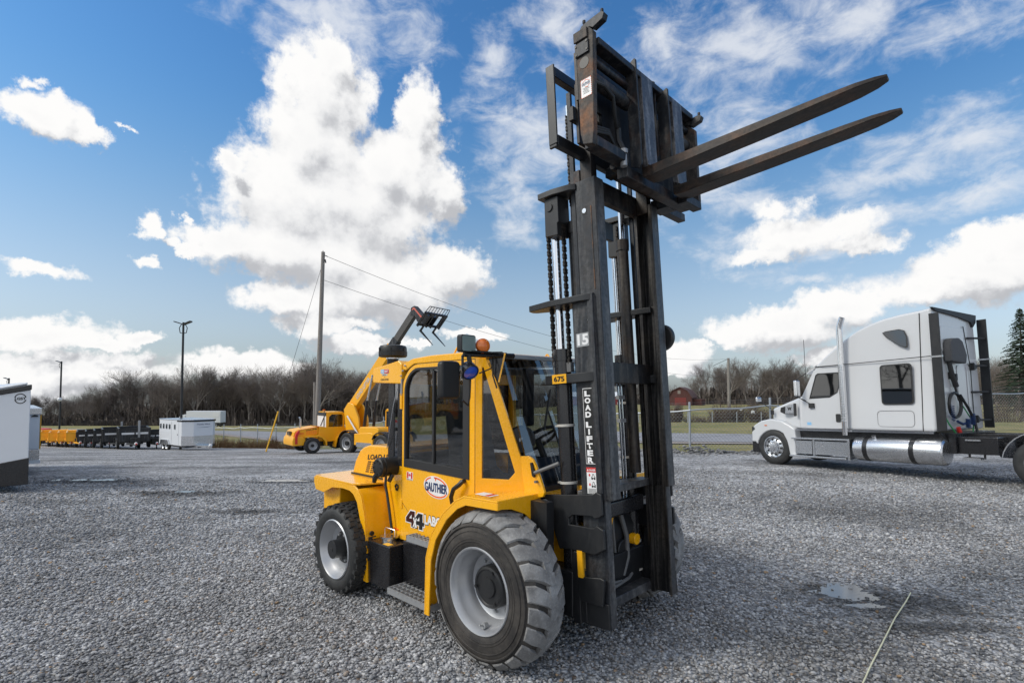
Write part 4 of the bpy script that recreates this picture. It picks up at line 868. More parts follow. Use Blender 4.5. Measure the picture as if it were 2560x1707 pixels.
bk.tube([(-4.07, -1.80, 1.1), (-4.09, -1.76, 2.5), (-4.07, -1.60, 3.5)], .010, 5); bk.build('fairing_bracket', 'rubberseal', TK)
pk = MB(); pk.prism([(-.55, 2.62), (-1.22, 2.58), (-1.28, 2.78), (-1.12, 3.10), (-.95, 3.17), (-.62, 3.15), (-.55, 3.05)], -4.07, -4.24, 'yz'); pk.build('air_unit', 'seat', TK, bevel=.03)
pk = MB(); pk.box((-4.09, -.80, 2.22), (-4.065, -.70, 2.38)); pk.box((-4.09, -1.10, 2.20), (-4.065, -1.03, 2.35)); pk.tube([(-4.12, -.66, 2.62), (-4.14, -.72, 2.3), (-4.14, -.86, 2.05)], [.05, .055, .06], 8); pk.tube([(-4.12, -.86, 2.05), (-4.13, -.95, 1.72)], [.03, .015], 6); pk.build('bracket', 'rubberseal', TK)
def coil(c, r, n, pitch, turns, ax):
    c = Vector(c); return [c+Vector((-.03+r*.55*math.cos(t*2*math.pi/n), r*math.sin(t*2*math.pi/n), -pitch*t/n)) for t in range(int(n*turns))]
hz = MB(); hz.tube([(-4.14, -.55+.28*math.sin(a*.35)-.2, 1.62+.28*math.cos(a*.35)) for a in range(19)], .035, 6); hz.tube([(-4.18, -.92, 1.85), (-4.22, -1.15, 1.55), (-4.25, -1.35, 1.25), (-4.3, -1.32, .95), (-4.3, -1.05, .78), (-4.25, -.55, .76), (-4.15, -.25, .82), (-4.08, -.10, 1.0)], .03, 6); hz.build('black_air_hose', 'hose', TK)
hz = MB(); hz.tube(coil((-4.20, -1.32, 1.42), .07, 10, .030, 9, 0), .011, 5); hz.tube(coil((-4.20, -1.08, 1.30), .07, 10, .030, 7, 0), .011, 5); hz.tube([(-4.18, -.7, 1.25), (-4.2, -.9, 1.18), (-4.2, -1.2, 1.22)], .03, 6); hz.build('blue_air_hose', 'navydecal', TK)
hz = MB(); hz.tube([(-4.12, -.12, 1.55), (-4.16, -.35, 1.2), (-4.2, -.58, .95), (-4.22, -.68, .80), (-4.28, -.80, .78)], .016, 6); hz.tube([(-4.10, -1.2, 1.6), (-4.2, -1.42, 1.2), (-4.22, -1.30, .98)], .014, 6); hz.build('green_cable', plain('green_cable', (.03, .32, .10), .4), TK)
hz = MB(); hz.tube([(-4.25, -.75, .95), (-4.30, -.78, .75), (-4.30, -.70, .58)], .016, 6); hz.build('yellow_hose', 'goldplate', TK)
hz = MB(); hz.tube([(-4.20, -.66, 1.12), (-4.22, -.74, .88)], .045, 8); hz.box((-4.2, -.55, .80), (-4.15, -.45, .90)); hz.build('red_connector', 'reddecal', TK)
hz = MB(); hz.tube(coil((-4.18, -.45, 1.62), .05, 10, .045, 8, 0), .008, 4); hz.build('coiled_cable', 'navydecal', TK)
# ------------------------------------------------------------------ ground sheet
def fence_y(x):  # line where gravel meets grass
    return interp(x, [(-60, 70), (-26, 47.5), (-19.8, 45.5), (6.5, 19.6), (30, 21), (80, 24)])
WETS = [(2112, 1480, 85, 24), (2235, 1500, 270, 52), (2330, 1560, 200, 26), (2060, 1470, 90, 26), (480, 1212, 190, 12), (215, 1172, 170, 9), (700, 1174, 130, 7), (640, 1262, 150, 9)]
def wet_factor(t, pos, col):
    """damp hollows: darker stone inside ragged ellipses on the lot"""
    nz = N(t, 'ShaderNodeTexNoise'); nz.inputs['Scale'].default_value = 1.6; nz.inputs['Detail'].default_value = 6; nz.inputs['Roughness'].default_value = .65; t.links.new(pos, nz.inputs['Vector'])
    cur = None
    for (u, v, ru, rv) in WETS:
        x, y = gpt(u, v); rx = ru/1335*y; ry = (gpt(u, v-rv)[1]-gpt(u, v+rv)[1])/2
        m = N(t, 'ShaderNodeVectorMath', operation='MULTIPLY_ADD'); t.links.new(pos, m.inputs[0]); m.inputs[1].default_value = (1/rx, 1/ry, 0); m.inputs[2].default_value = (-x/rx, -y/ry, 0)
        l = N(t, 'ShaderNodeVectorMath', operation='LENGTH'); t.links.new(m.outputs[0], l.inputs[0])
        if cur is None: cur = l.outputs['Value']
        else:
            q = N(t, 'ShaderNodeMath', operation='MINIMUM'); t.links.new(cur, q.inputs[0]); t.links.new(l.outputs['Value'], q.inputs[1]); cur = q.outputs[0]
    a = N(t, 'ShaderNodeMath', operation='MULTIPLY_ADD'); t.links.new(nz.outputs['Fac'], a.inputs[0]); a.inputs[1].default_value = 1.5; t.links.new(cur, a.inputs[2])
    return mixc(t, 1.0, col, wet_ramp(t, a.outputs[0]), 'MULTIPLY')
def wet_ramp(t, v):
    m = N(t, 'ShaderNodeMapRange'); m.interpolation_type = 'SMOOTHSTEP'; t.links.new(v, m.inputs['Value'])
    for k, x in (('From Min', 1.05), ('From Max', 1.9), ('To Min', .36), ('To Max', 1.0)): m.inputs[k].default_value = x
    return m.outputs[0]
def gpt(u, v):  # ground point under photo pixel on the flat near lot
    k = EYE*1335/(v-980); return ((u-1280)/1335*k, k)
def make_ground():
    rs = [0.0]; r = .6
    while r < 900: rs.append(r); r *= 1.035 if r < 120 else 1.12
    an = [a for a in np.arange(-64, 64.1, 1.0)] + [a for a in np.arange(72, 289, 8.0)]
    k = len(an); vs = []; fs = []
    for r in rs:
        for a in an: x = r*math.sin(R(a)); y = r*math.cos(R(a)); vs.append((x, y, tz(x, y)))
    for i in range(len(rs)-1):
        for j in range(k): j2 = (j+1) % k; fs.append([i*k+j, i*k+j2, (i+1)*k+j2, (i+1)*k+j])
    m = MB(); m.add(vs, fs)
    mat, t, b = nt('lot_gravel_and_field')
    pos = N(t, 'ShaderNodeNewGeometry').outputs['Position']
    # crushed stone
    vo = N(t, 'ShaderNodeTexVoronoi'); vo.inputs['Scale'].default_value = 34; t.links.new(pos, vo.inputs['Vector'])
    v2 = N(t, 'ShaderNodeTexVoronoi'); v2.inputs['Scale'].default_value = 15; t.links.new(pos, v2.inputs['Vector'])
    hs = N(t, 'ShaderNodeSeparateColor'); t.links.new(vo.outputs['Color'], hs.inputs[0])
    hs2 = N(t, 'ShaderNodeSeparateColor'); t.links.new(v2.outputs['Color'], hs2.inputs[0])
    stone = ramp(t, hs.outputs[0], [(0, (.19, .193, .20)), (.45, (.335, .34, .352)), (.8, (.46, .465, .48)), (1, (.60, .60, .60))])
    stone = mixc(t, ramp(t, hs.outputs[1], [(.93, 0), (.97, .6)]), stone, (.34, .22, .12))
    big = ramp(t, hs2.outputs[0], [(0, .5), (.5, .95), (1, 1.55)]); stone = mixc(t, .7, stone, big, 'MULTIPLY')
    gap = ramp(t, vo.outputs['Distance'], [(.0, 1.15), (.55, .75), (.8, .25)]); stone = mixc(t, .65, stone, gap, 'MULTIPLY')
    patch = noise_n(t, pos, .42, 6, .62, .4); wet = ramp(t, patch, [(.36, .50), (.47, .9), (.62, 1.12)])
    stone = mixc(t, .85, stone, wet, 'MULTIPLY'); stone = wet_factor(t, pos, stone)
    mp = N(t, 'ShaderNodeMapping'); mp.inputs['Scale'].default_value = (.10, .55, 1); mp.inputs['Rotation'].default_value = (0, 0, R(-9)); t.links.new(pos, mp.inputs['Vector'])
    trk = noise_n(t, mp.outputs[0], 1.3, 5, .6, .3); stone = mixc(t, .8, stone, ramp(t, trk, [(.38, .72), (.5, 1.0), (.64, 1.32)]), 'MULTIPLY')
    p2 = noise_n(t, pos, 6, 6, .75); stone = mixc(t, .7, stone, ramp(t, p2, [(.3, .42), (.7, 1.55)]), 'MULTIPLY')
    # tyre tracks and damp bands at lower right and mid left
    sx = N(t, 'ShaderNodeSeparateXYZ'); t.links.new(pos, sx.inputs[0])
    # field grass
    g1 = noise_n(t, pos, .22, 6, .65); g2 = noise_n(t, pos, 3.5, 5, .7)
    grass = ramp(t, g1, [(.3, (.13, .15, .042)), (.5, (.23, .205, .085)), (.7, (.33, .265, .13))])
    grass = mixc(t, .75, grass, ramp(t, g2, [(.25, .55), (.75, 1.4)]), 'MULTIPLY')
    at_ = N(t, 'ShaderNodeAttribute'); at_.attribute_name = 'lot'
    nz = noise_n(t, pos, 1.1, 5, .65)
    ed = N(t, 'ShaderNodeMath', operation='MULTIPLY_ADD'); t.links.new(nz, ed.inputs[0]); ed.inputs[1].default_value = .5; t.links.new(at_.outputs['Fac'], ed.inputs[2])
    f = ramp(t, ed.outputs[0], [(.70, 0), (.80, 1)])
    c = mixc(t, f, grass, stone); t.links.new(c, b.inputs['Base Color']); setb(b, Roughness=.92, Specular_IOR_Level=.25)
    ht = N(t, 'ShaderNodeMath', operation='MULTIPLY_ADD'); t.links.new(vo.outputs['Distance'], ht.inputs[0]); ht.inputs[1].default_value = -1.0; t.links.new(p2, ht.inputs[2])
    bump(t, b, ht.outputs[0], .9, .018)
    o = m.build('ground', mat, kind='structure')
    a = o.data.attributes.new('lot', 'FLOAT', 'POINT')
    a.data.foreach_set('value', [min(1.0, max(0.0, .5+(fence_y(v[0])+ (.3 if v[0] > 0 else .6) - v[1])*.35)) for v in m.v])
    return o
make_ground()

# ------------------------------------------------------------------ loose crushed stone in front (far too many to count)
def make_gravel(PUD):
    n0 = 420000
    Y = np.sqrt(RNG.uniform(3.15**2, 14.5**2, n0)); X = RNG.uniform(-1.04, 1.04, n0)*Y
    keep = RNG.uniform(0, 1, n0) < np.clip(1.55-(Y-3.2)/5.2, 0, 1)*.0+np.clip(np.exp(-(np.maximum(Y, 4.6)-4.6)/3.0), .0, 1)
    # patches where the stones are pressed down or washed away
    for (px, py, rx, ry, k) in PUD:
        q = ((X-px)/rx)**2+((Y-py)/ry)**2; keep &= ~((q < 1.0+.5*RNG.uniform(-1, 1, n0)) & (RNG.uniform(0, 1, n0) < k))
    X = X[keep]; Y = Y[keep]; n = len(X)
    ph = (1+5**.5)/2
    ico = np.array([(-1, ph, 0), (1, ph, 0), (-1, -ph, 0), (1, -ph, 0), (0, -1, ph), (0, 1, ph), (0, -1, -ph), (0, 1, -ph), (ph, 0, -1), (ph, 0, 1), (-ph, 0, -1), (-ph, 0, 1)], float); ico /= np.linalg.norm(ico[0])
    tr = np.array([(0,11,5),(0,5,1),(0,1,7),(0,7,10),(0,10,11),(1,5,9),(5,11,4),(11,10,2),(10,7,6),(7,1,8),(3,9,4),(3,4,2),(3,2,6),(3,6,8),(3,8,9),(4,9,5),(2,4,11),(6,2,10),(8,6,7),(9,8,1)])
    var = ico[None]*(1+RNG.uniform(-.28, .28, (60, 12, 1)))
    vi = RNG.integers(0, 60, n)
    s = np.exp(RNG.normal(math.log(.0092), .32, n)).clip(.0045, .020)*(1+.5*np.clip((Y-5)/6, 0, 1))
    a = RNG.uniform(0, 2*math.pi, n); b = RNG.uniform(-.5, .5, n)
    P = var[vi]*np.stack([s*RNG.uniform(.9, 1.5, n), s, s*RNG.uniform(.5, .85, n)], 1)[:, None, :]
    ca, sa = np.cos(a)[:, None], np.sin(a)[:, None]; cb, sb = np.cos(b)[:, None], np.sin(b)[:, None]
    x, y, z = P[..., 0], P[..., 1], P[..., 2]
    y, z = y*cb-z*sb, y*sb+z*cb; x, y = x*ca-y*sa, x*sa+y*ca
    zb = np.array([tz(float(u), float(w)) for u, w in zip(X, Y)])
    V = np.stack([x+X[:, None], y+Y[:, None], z+(zb+s*.25+RNG.uniform(0, .006, n))[:, None]], -1).reshape(-1, 3).astype(np.float32)
    Fx = (tr[None]+(np.arange(n)*12)[:, None, None]).reshape(-1).astype(np.int32)
    me = bpy.data.meshes.new('gravel_stones'); nf = n*20
    me.vertices.add(len(V)); me.vertices.foreach_set('co', V.ravel()); me.loops.add(nf*3); me.loops.foreach_set('vertex_index', Fx)
    me.polygons.add(nf); me.polygons.foreach_set('loop_start', np.arange(0, nf*3, 3, dtype=np.int32)); me.update(calc_edges=True)
    at_ = me.attributes.new('tone', 'FLOAT', 'POINT'); at_.data.foreach_set('value', np.repeat(RNG.uniform(0, 1, n), 12).astype(np.float32))
    a2 = me.attributes.new('hue', 'FLOAT', 'POINT'); a2.data.foreach_set('value', np.repeat(RNG.uniform(0, 1, n), 12).astype(np.float32))
    mat, t, bs = nt('crushed_stone')
    A = N(t, 'ShaderNodeAttribute'); A.attribute_name = 'tone'; B = N(t, 'ShaderNodeAttribute'); B.attribute_name = 'hue'
    c = ramp(t, A.outputs['Fac'], [(0, (.135, .138, .143)), (.4, (.295, .298, .307)), (.78, (.40, .403, .412)), (.96, (.50, .50, .505)), (1, (.60, .59, .57))])
    c = mixc(t, ramp(t, B.outputs['Fac'], [(.0, .0), (.78, .0), (.95, .45)]), c, (.25, .20, .15))
    c = mixc(t, ramp(t, B.outputs['Fac'], [(.988, 0), (.992, .75)]), c, (.42, .27, .14))
    pos = N(t, 'ShaderNodeNewGeometry').outputs['Position']
    wet = ramp(t, noise_n(t, pos, .42, 6, .62, .4), [(.36, .58), (.47, .92), (.62, 1.1)]); c = mixc(t, .85, c, wet, 'MULTIPLY'); c = wet_factor(t, pos, c)
    c = mixc(t, .6, c, ramp(t, noise_n(t, pos, 90, 3, .6), [(.3, .6), (.7, 1.35)]), 'MULTIPLY')
    t.links.new(c, bs.inputs['Base Color']); setb(bs, Roughness=.85, Specular_IOR_Level=.3)
    me.materials.append(mat); o = bpy.data.objects.new('gravel_stones', me); COL.objects.link(o); o['kind'] = 'stuff'
PUDDLES = [(2110, 1474, 72, 18), (2150, 1506, 42, 7), (472, 1208, 24, 3.2), (148, 1168, 10, 1.6), (205, 1168, 18, 2), (265, 1168, 40, 2.6), (705, 1171, 60, 2.8)]
pd = []
for u, v, ru, rv in PUDDLES:
    x, y = gpt(u, v); rx = ru/1335*y; ry = (gpt(u, v-rv)[1]-gpt(u, v+rv)[1])/2; pd.append((x, y, rx, ry))
g = [(x, y, rx*.95, ry*.95, .93) for x, y, rx, ry in pd]
for u, v, ru, rv, kk in ((2250, 1500, 260, 60, .62), (2330, 1590, 330, 45, .35), (2000, 1450, 120, 30, .4)):
    x, y = gpt(u, v); g.append((x, y, ru/1335*y, (gpt(u, v-rv)[1]-gpt(u, v+rv)[1])/2, kk))
make_gravel(g)
mat, t, b = nt('puddle_water'); setb(b, Base_Color=(.17, .165, .155, 1), Roughness=.10, Specular_IOR_Level=1.0, IOR=1.6)
bump(t, b, noise_n(t, coords(t), 9, 2), .03, .01)
for i, (x, y, rx, ry) in enumerate(pd):
    D2 = y; pts = []
    for k in range(40):
        a = k*math.pi/20; q = 1+.62*noise.noise(Vector((math.cos(a)*1.4+i*7, math.sin(a)*1.4, 0)))+.34*noise.noise(Vector((math.cos(a)*4+i*3, math.sin(a)*4, 2)))
        xx = x+rx*q*math.cos(a); yy = y+ry*q*math.sin(a); pts.append((xx, yy, tz(x, y)+.004))
    m = MB(); m.add(pts, [list(range(40))]); m.build('puddle', mat, smooth=0, kind='structure')
# stone heap along the fence on the right
hp = MB(); 
for k in range(520):
    x = random.uniform(2.2, 10.5); y = fence_y(x)-.35+random.gauss(0, .45); h = max(0, .30*math.exp(-((y-fence_y(x)+.35)/.5)**2))*(.6+.4*math.sin(x*2.1))
    hp.ball((x, y, tz(x, y)+h*random.random()), random.uniform(.03, .085), 6, (1, .8, .6))
hm, t, b = nt('heap_stone'); c = ramp(t, noise_n(t, coords(t), 6, 4), [(.3, (.10, .10, .105)), (.7, (.27, .27, .27))]); t.links.new(c, b.inputs['Base Color']); setb(b, Roughness=.9)
hp.build('stone_heap', hm, smooth=0, kind='stuff')

# ------------------------------------------------------------------ road and verge
def strip(name, pts, halfw, mat, off):
    m = MB(); vs = []; fs = []; K = 9; dense = []
    for a, b_ in zip(pts, pts[1:]):
        n = max(2, int((Vector(b_)-Vector(a)).length/1.2))
        for i in range(n): dense.append(Vector(a).lerp(Vector(b_), i/n))
    dense.append(Vector(pts[-1]))
    for i, p in enumerate(dense):
        t_ = (dense[min(i+1, len(dense)-1)]-dense[max(i-1, 0)]).normalized(); nn = Vector((-t_.y, t_.x))
        for j in range(K): q = p+nn*(halfw*(2*j/(K-1)-1)); vs.append((q.x, q.y, tz(q.x, q.y)+off))
    for i in range(len(dense)-1):
        for j in range(K-1): a = i*K+j; fs.append([a, a+1, a+K+1, a+K])
    m.add(vs, fs); return m.build(name, mat, kind='structure')
mat, t, b = nt('road_asphalt'); pos = coords(t, 'Object')
c = ramp(t, noise_n(t, pos, 1.3, 6, .6), [(.3, (.20, .20, .215)), (.7, (.30, .30, .32))]); c = mixc(t, .5, c, ramp(t, noise_n(t, pos, 60, 3), [(.3, .7), (.7, 1.3)]), 'MULTIPLY')
t.links.new(c, b.inputs['Base Color']); setb(b, Roughness=.8)
strip('road', [(-170, 112), (-72, 93), (-40, 78), (-16, 56), (0, 38.5), (8, 33.4), (20, 31.5), (60, 30)], 4.2, mat, .07)
mat2, t, b = nt('road_shoulder'); c = ramp(t, noise_n(t, coords(t), 2.5, 5, .6), [(.3, (.22, .19, .17)), (.7, (.36, .31, .28))]); t.links.new(c, b.inputs['Base Color']); setb(b, Roughness=.9)
strip('road_shoulder', [(-170, 106), (-72, 87), (-40, 72), (-17, 51), (0, 33.2), (8, 28.5), (20, 26.8), (60, 25)], 1.0, mat2, .05)

# ------------------------------------------------------------------ chain link fence
wirem = plain('fence_wire', (.22, .23, .24), .5, .5)
def fence_mesh(a, b_, h):
    """woven wire between two post feet"""
    m = MB(); a = Vector(a); b_ = Vector(b_); L = (b_-a).length; st = .14; n = int(L/st); hh = h
    def P(s, z): q = a.lerp(b_, s/L); return (q.x, q.y, q.z+z)
    r = .0045
    i = -int(hh/st)
    while i < n:
        s0 = max(0, i*st); z0 = max(0, (0-i*st)) if i*st < 0 else 0
        s1 = min(L, i*st+hh); z1 = s1-i*st
        if s1 > s0+.02:
            m.tube([P(s0, z0), P(s1, z1)], r, 3, False); m.tube([P(L-s0, z0), P(L-s1, z1)], r, 3, False)
        i += 1
    for z in (.04, hh*.36, hh*.7): m.tube([P(0, z), P(L, z)], .004, 3, False)
    return m
def fence_run(label, feet, h, sag, group):
    f = thing('chain_link_fence', label, 'fence', tuple(feet[0]), 0, group); o = Vector(feet[0])
    sh = [Vector(p)-o for p in feet]
    for p in sh:
        q = MB(); q.tube([p, p+Vector((0, 0, h+.30))], .038, 10)
        for z in (.3, .6, .95, 1.3, h+.12, h+.22): q.lathe([(.038, 0), (.046, 0), (.046, .018), (.038, .018)], p+Vector((0, 0, z)), (0, 0, 1), 10)
        q.build('post', 'galv', f)
    rp = []
    for i, (a, b_) in enumerate(zip(sh, sh[1:])):
        for k in range(8): t_ = k/8; rp.append(a.lerp(b_, t_)+Vector((0, 0, h-sag*math.sin(math.pi*t_)*(1 if i % 2 else .25)+.02*math.sin(i*3+k))))
    rp.append(sh[-1]+Vector((0, 0, h)))
    MB().tube([p+Vector((0, -.06, 0)) for p in rp], .028, 8).build('top_rail', 'galv', f)
    w = MB()
    for dz in (.10, .18, .26): w.tube([p+Vector((0, 0, h+dz)) for p in sh], .005, 3, False)
    w.build('barbed_wire', wirem, f)
    for i, (a, b_) in enumerate(zip(sh, sh[1:])): fence_mesh(a, b_, h-.05).build('wire_mesh', wirem, f)
    return f
gp = lambda x, y: (x, y, tz(x, y))
right_feet = [gp(x, fence_y(x)+.05) for x in (.4, 3.45, 6.52)] + [(9.6, 19.9, -.15), (12.6, 20.4, 0), (15.7, 21, .12), (18.7, 21.6, .25), (21.7, 22.2, .35), (24.8, 22.8, .45)]
fence_run('galvanised chain link fence with sagging top rail behind the white semi truck', right_feet, 1.55, .09, None)
lf = []
for u in (1000, 960, 918, 876, 834, 787, 739, 692, 646, 604, 562, 520, 480): D = interp(u, [(480, 47.5), (692, 45), (1000, 33)]); x = (u-1280)/1335*D; lf.append(gp(x, D))
fence_run('long chain link fence behind the second yellow forklift and horse trailer', lf, 1.75, .07, None)
# wire fence beyond the road
f2 = thing('farm_fence', 'low wire farm fence along the grass bank beyond the road', 'fence', (0, 51, tz(0, 51)))
pp = []
for i in range(20):
    x = -2+i*2.35; y = 51+.02*i; p = Vector((x, y-51, tz(x, y)-tz(0, 51))); pp.append(p)
    MB().tube([p, p+Vector((0, 0, 1.0))], .045, 6).build('post', 'galv', f2)
w = MB()
for z in (.2, .5, .8): w.tube([p+Vector((0, 0, z)) for p in pp], .010, 3, False)
w.build('wire', wirem, f2)

# ------------------------------------------------------------------ poles and lines
def pole(nm, label, u, vt, D, r0, r1, lean=0):
    p = at(u, 980, D); g_ = tz(p.x, D); top = EYE-D*(vt-980)/1335
    o = thing(nm, label, 'utility pole', (p.x, D, g_)); h = top-g_
    MB().tube([(0, 0, -.1), (lean*.5, 0, h*.5), (lean, 0, h)], [r0, (r0+r1)/2, r1], 14).build('shaft', 'wood', o)
    return o, h
PA, hA = pole('utility_pole', 'tall bare utility pole with guy wire behind the second yellow forklift', 793, 627, 36, .19, .12, .28)
PA.location.x = (793-1280)/1335*36
MB().tube([(-.16, .02, -.1), (-.16, .02, 4.6)], .10, 10).build('sleeve_pole', 'wood', PA)
MB().cyl((.27, 0, hA), (.27, 0, hA+.12), .02, n=6).tube([(.28, -.02, hA-.18), (.62, -.1, hA-.34)], .03, 6).tube([(.28, 0, hA-.6), (.45, -.05, hA-.55), (.48, -.05, hA-.75)], .05, 8).build('insulator', 'rubberseal', PA)
PB, hB = pole('utility_pole', 'weathered utility pole standing in the field in front of the red barn wood', 1822, 895, 75, .24, .17)
MB().tube([(-.03, 0, hB-.1), (-2.2, 0, hB-1.1)], .03, 5).build('insulator', 'rubberseal', PB)
def wire(nm, label, a, b_, sag, r=.014):
    a = Vector(a); b_ = Vector(b_); pts = [a.lerp(b_, k/24)-Vector((0, 0, sag*4*(k/24)*(1-k/24))) for k in range(25)]
    return tag(MB().tube(pts, r, 4, False).build(nm, 'rubberseal'), label, 'power line')
ta = Vector(PA.location)+Vector((.28, 0, hA-.15)); tb = Vector(PB.location)+Vector((0, 0, hB-.1))
wire('power_line', 'upper thin power line running from tall pole towards the right', ta+Vector((.35, -.1, -.2)), tb, 2.3)
wire('power_line', 'lower thin power line attached two metres below the pole top', ta+Vector((0, 0, -1.75)), tb+Vector((0, 0, -2.6)), 1.6)
# guy wire with yellow guard
ga = at(668, 1128, 33.5); ga = Vector((ga.x, 33.5, tz(ga.x, 33.5))); gd = ta+Vector((-.05, 0, -.7))
gy = thing('guy_wire', 'guy wire with slanted yellow guard tube beside the utility pole', 'guy wire', tuple(ga))
MB().tube([(0, 0, 0), tuple(gd-ga)], .012, 4, False).build('cable', 'rubberseal', gy)
MB().tube([(0, 0, 0), tuple((gd-ga).normalized()*2.6)], .045, 8).build('guard_tube', 'guard', gy)
def lamp(label, u, vt, D, arms, h_r=.085):
    x = (u-1280)/1335*D; g_ = tz(x, D); h = EYE-D*(vt-980)/1335-g_
    o = thing('lamp_post', label, 'lamp post', (x, D, g_), 0, 'lamp posts around the lot')
    MB().tube([(0, 0, 0), (0, 0, h)], [h_r, h_r*.8], 10).build('post', 'black', o)
    for s in arms:
        MB().tube([(0, 0, h-.9), (s*.25, 0, h-.85), (s*.32, 0, h-.45), (s*.12, 0, h-.1)], .035, 6).build('arm', 'black', o)
        MB().hexa([(s*.0, -.18, h-.22), (s*.62, -.18, h+.02), (s*.62, .18, h+.02), (s*.0, .18, h-.22), (s*.0, -.18, h-.14), (s*.62, -.18, h+.12), (s*.62, .18, h+.12), (s*.0, .18, h-.14)] if s > 0 else [(.0, -.18, h-.2), (-.7, -.18, h+.02), (-.7, .18, h+.02), (0, .18, h-.2), (0, -.18, h-.14), (-.7, -.18, h+.09), (-.7, .18, h+.09), (0, .18, h-.14)]).build('lamp_head', 'black', o)
    return o, h
lamp('tall black lamp post with two heads behind the white horse trailer', 455, 805, 43, (1, -1), .10)
o, h = lamp('distant lamp post with single head behind the yellow dump trailers', 152, 903, 73, (-1,), .12)
MB().ball((0, -.12, h*.47), .28, 10).build('round_fitting', 'white', o)
lamp('small far lamp post whose head shows above the white cargo trailer', 22, 945, 78, (-1,), .12)

# ------------------------------------------------------------------ pale cord on the gravel
cp = []
for u, v in ((2135, 1707), (2160, 1655), (2190, 1600), (2222, 1540), (2250, 1500), (2262, 1479)):
    x, y = gpt(u, v); cp.append((x, y, .022))
cp = [(cp[0][0]*1-.18, cp[0][1]-.55, .02)]+cp
tag(MB().tube(cp, .0052, 6).build('cord', 'string'), 'pale straight cord lying across the gravel beside the puddle', 'cord')
# ------------------------------------------------------------------ background vehicles
def face(F):  # heading vector -> z rotation
    return math.atan2(F[1], F[0])
def wheel_parts(root, x, y, z, r, w, s, rimr=None, tyre='rubbernew', rim='rim', n=28, hub='black'):
    rimr = rimr or r*.6; c = (x, y, z)
    wh = MB().lathe([(rimr, s*.02), (rimr*1.03, s*.0), (rimr*.93, s*.02), (rimr*.85, s*w*.25), (rimr*.5, s*w*.3), (0, s*w*.3)], c, n=n).build('wheel', rim, root)
    p = [(rimr*.98, .02), (rimr*1.12, -.005), (r*.9, .0), (r, w*.14)]
    MB().lathe([(q, s*t_) for q, t_ in p+[(q, w-t_) for q, t_ in p[::-1]]], c, n=n).build('tyre', tyre, wh)
    MB().cyl((x, y+s*w*.3, z), (x, y+s*.0, z), rimr*.36, n=14).build('hub', hub, wh)
    return wh
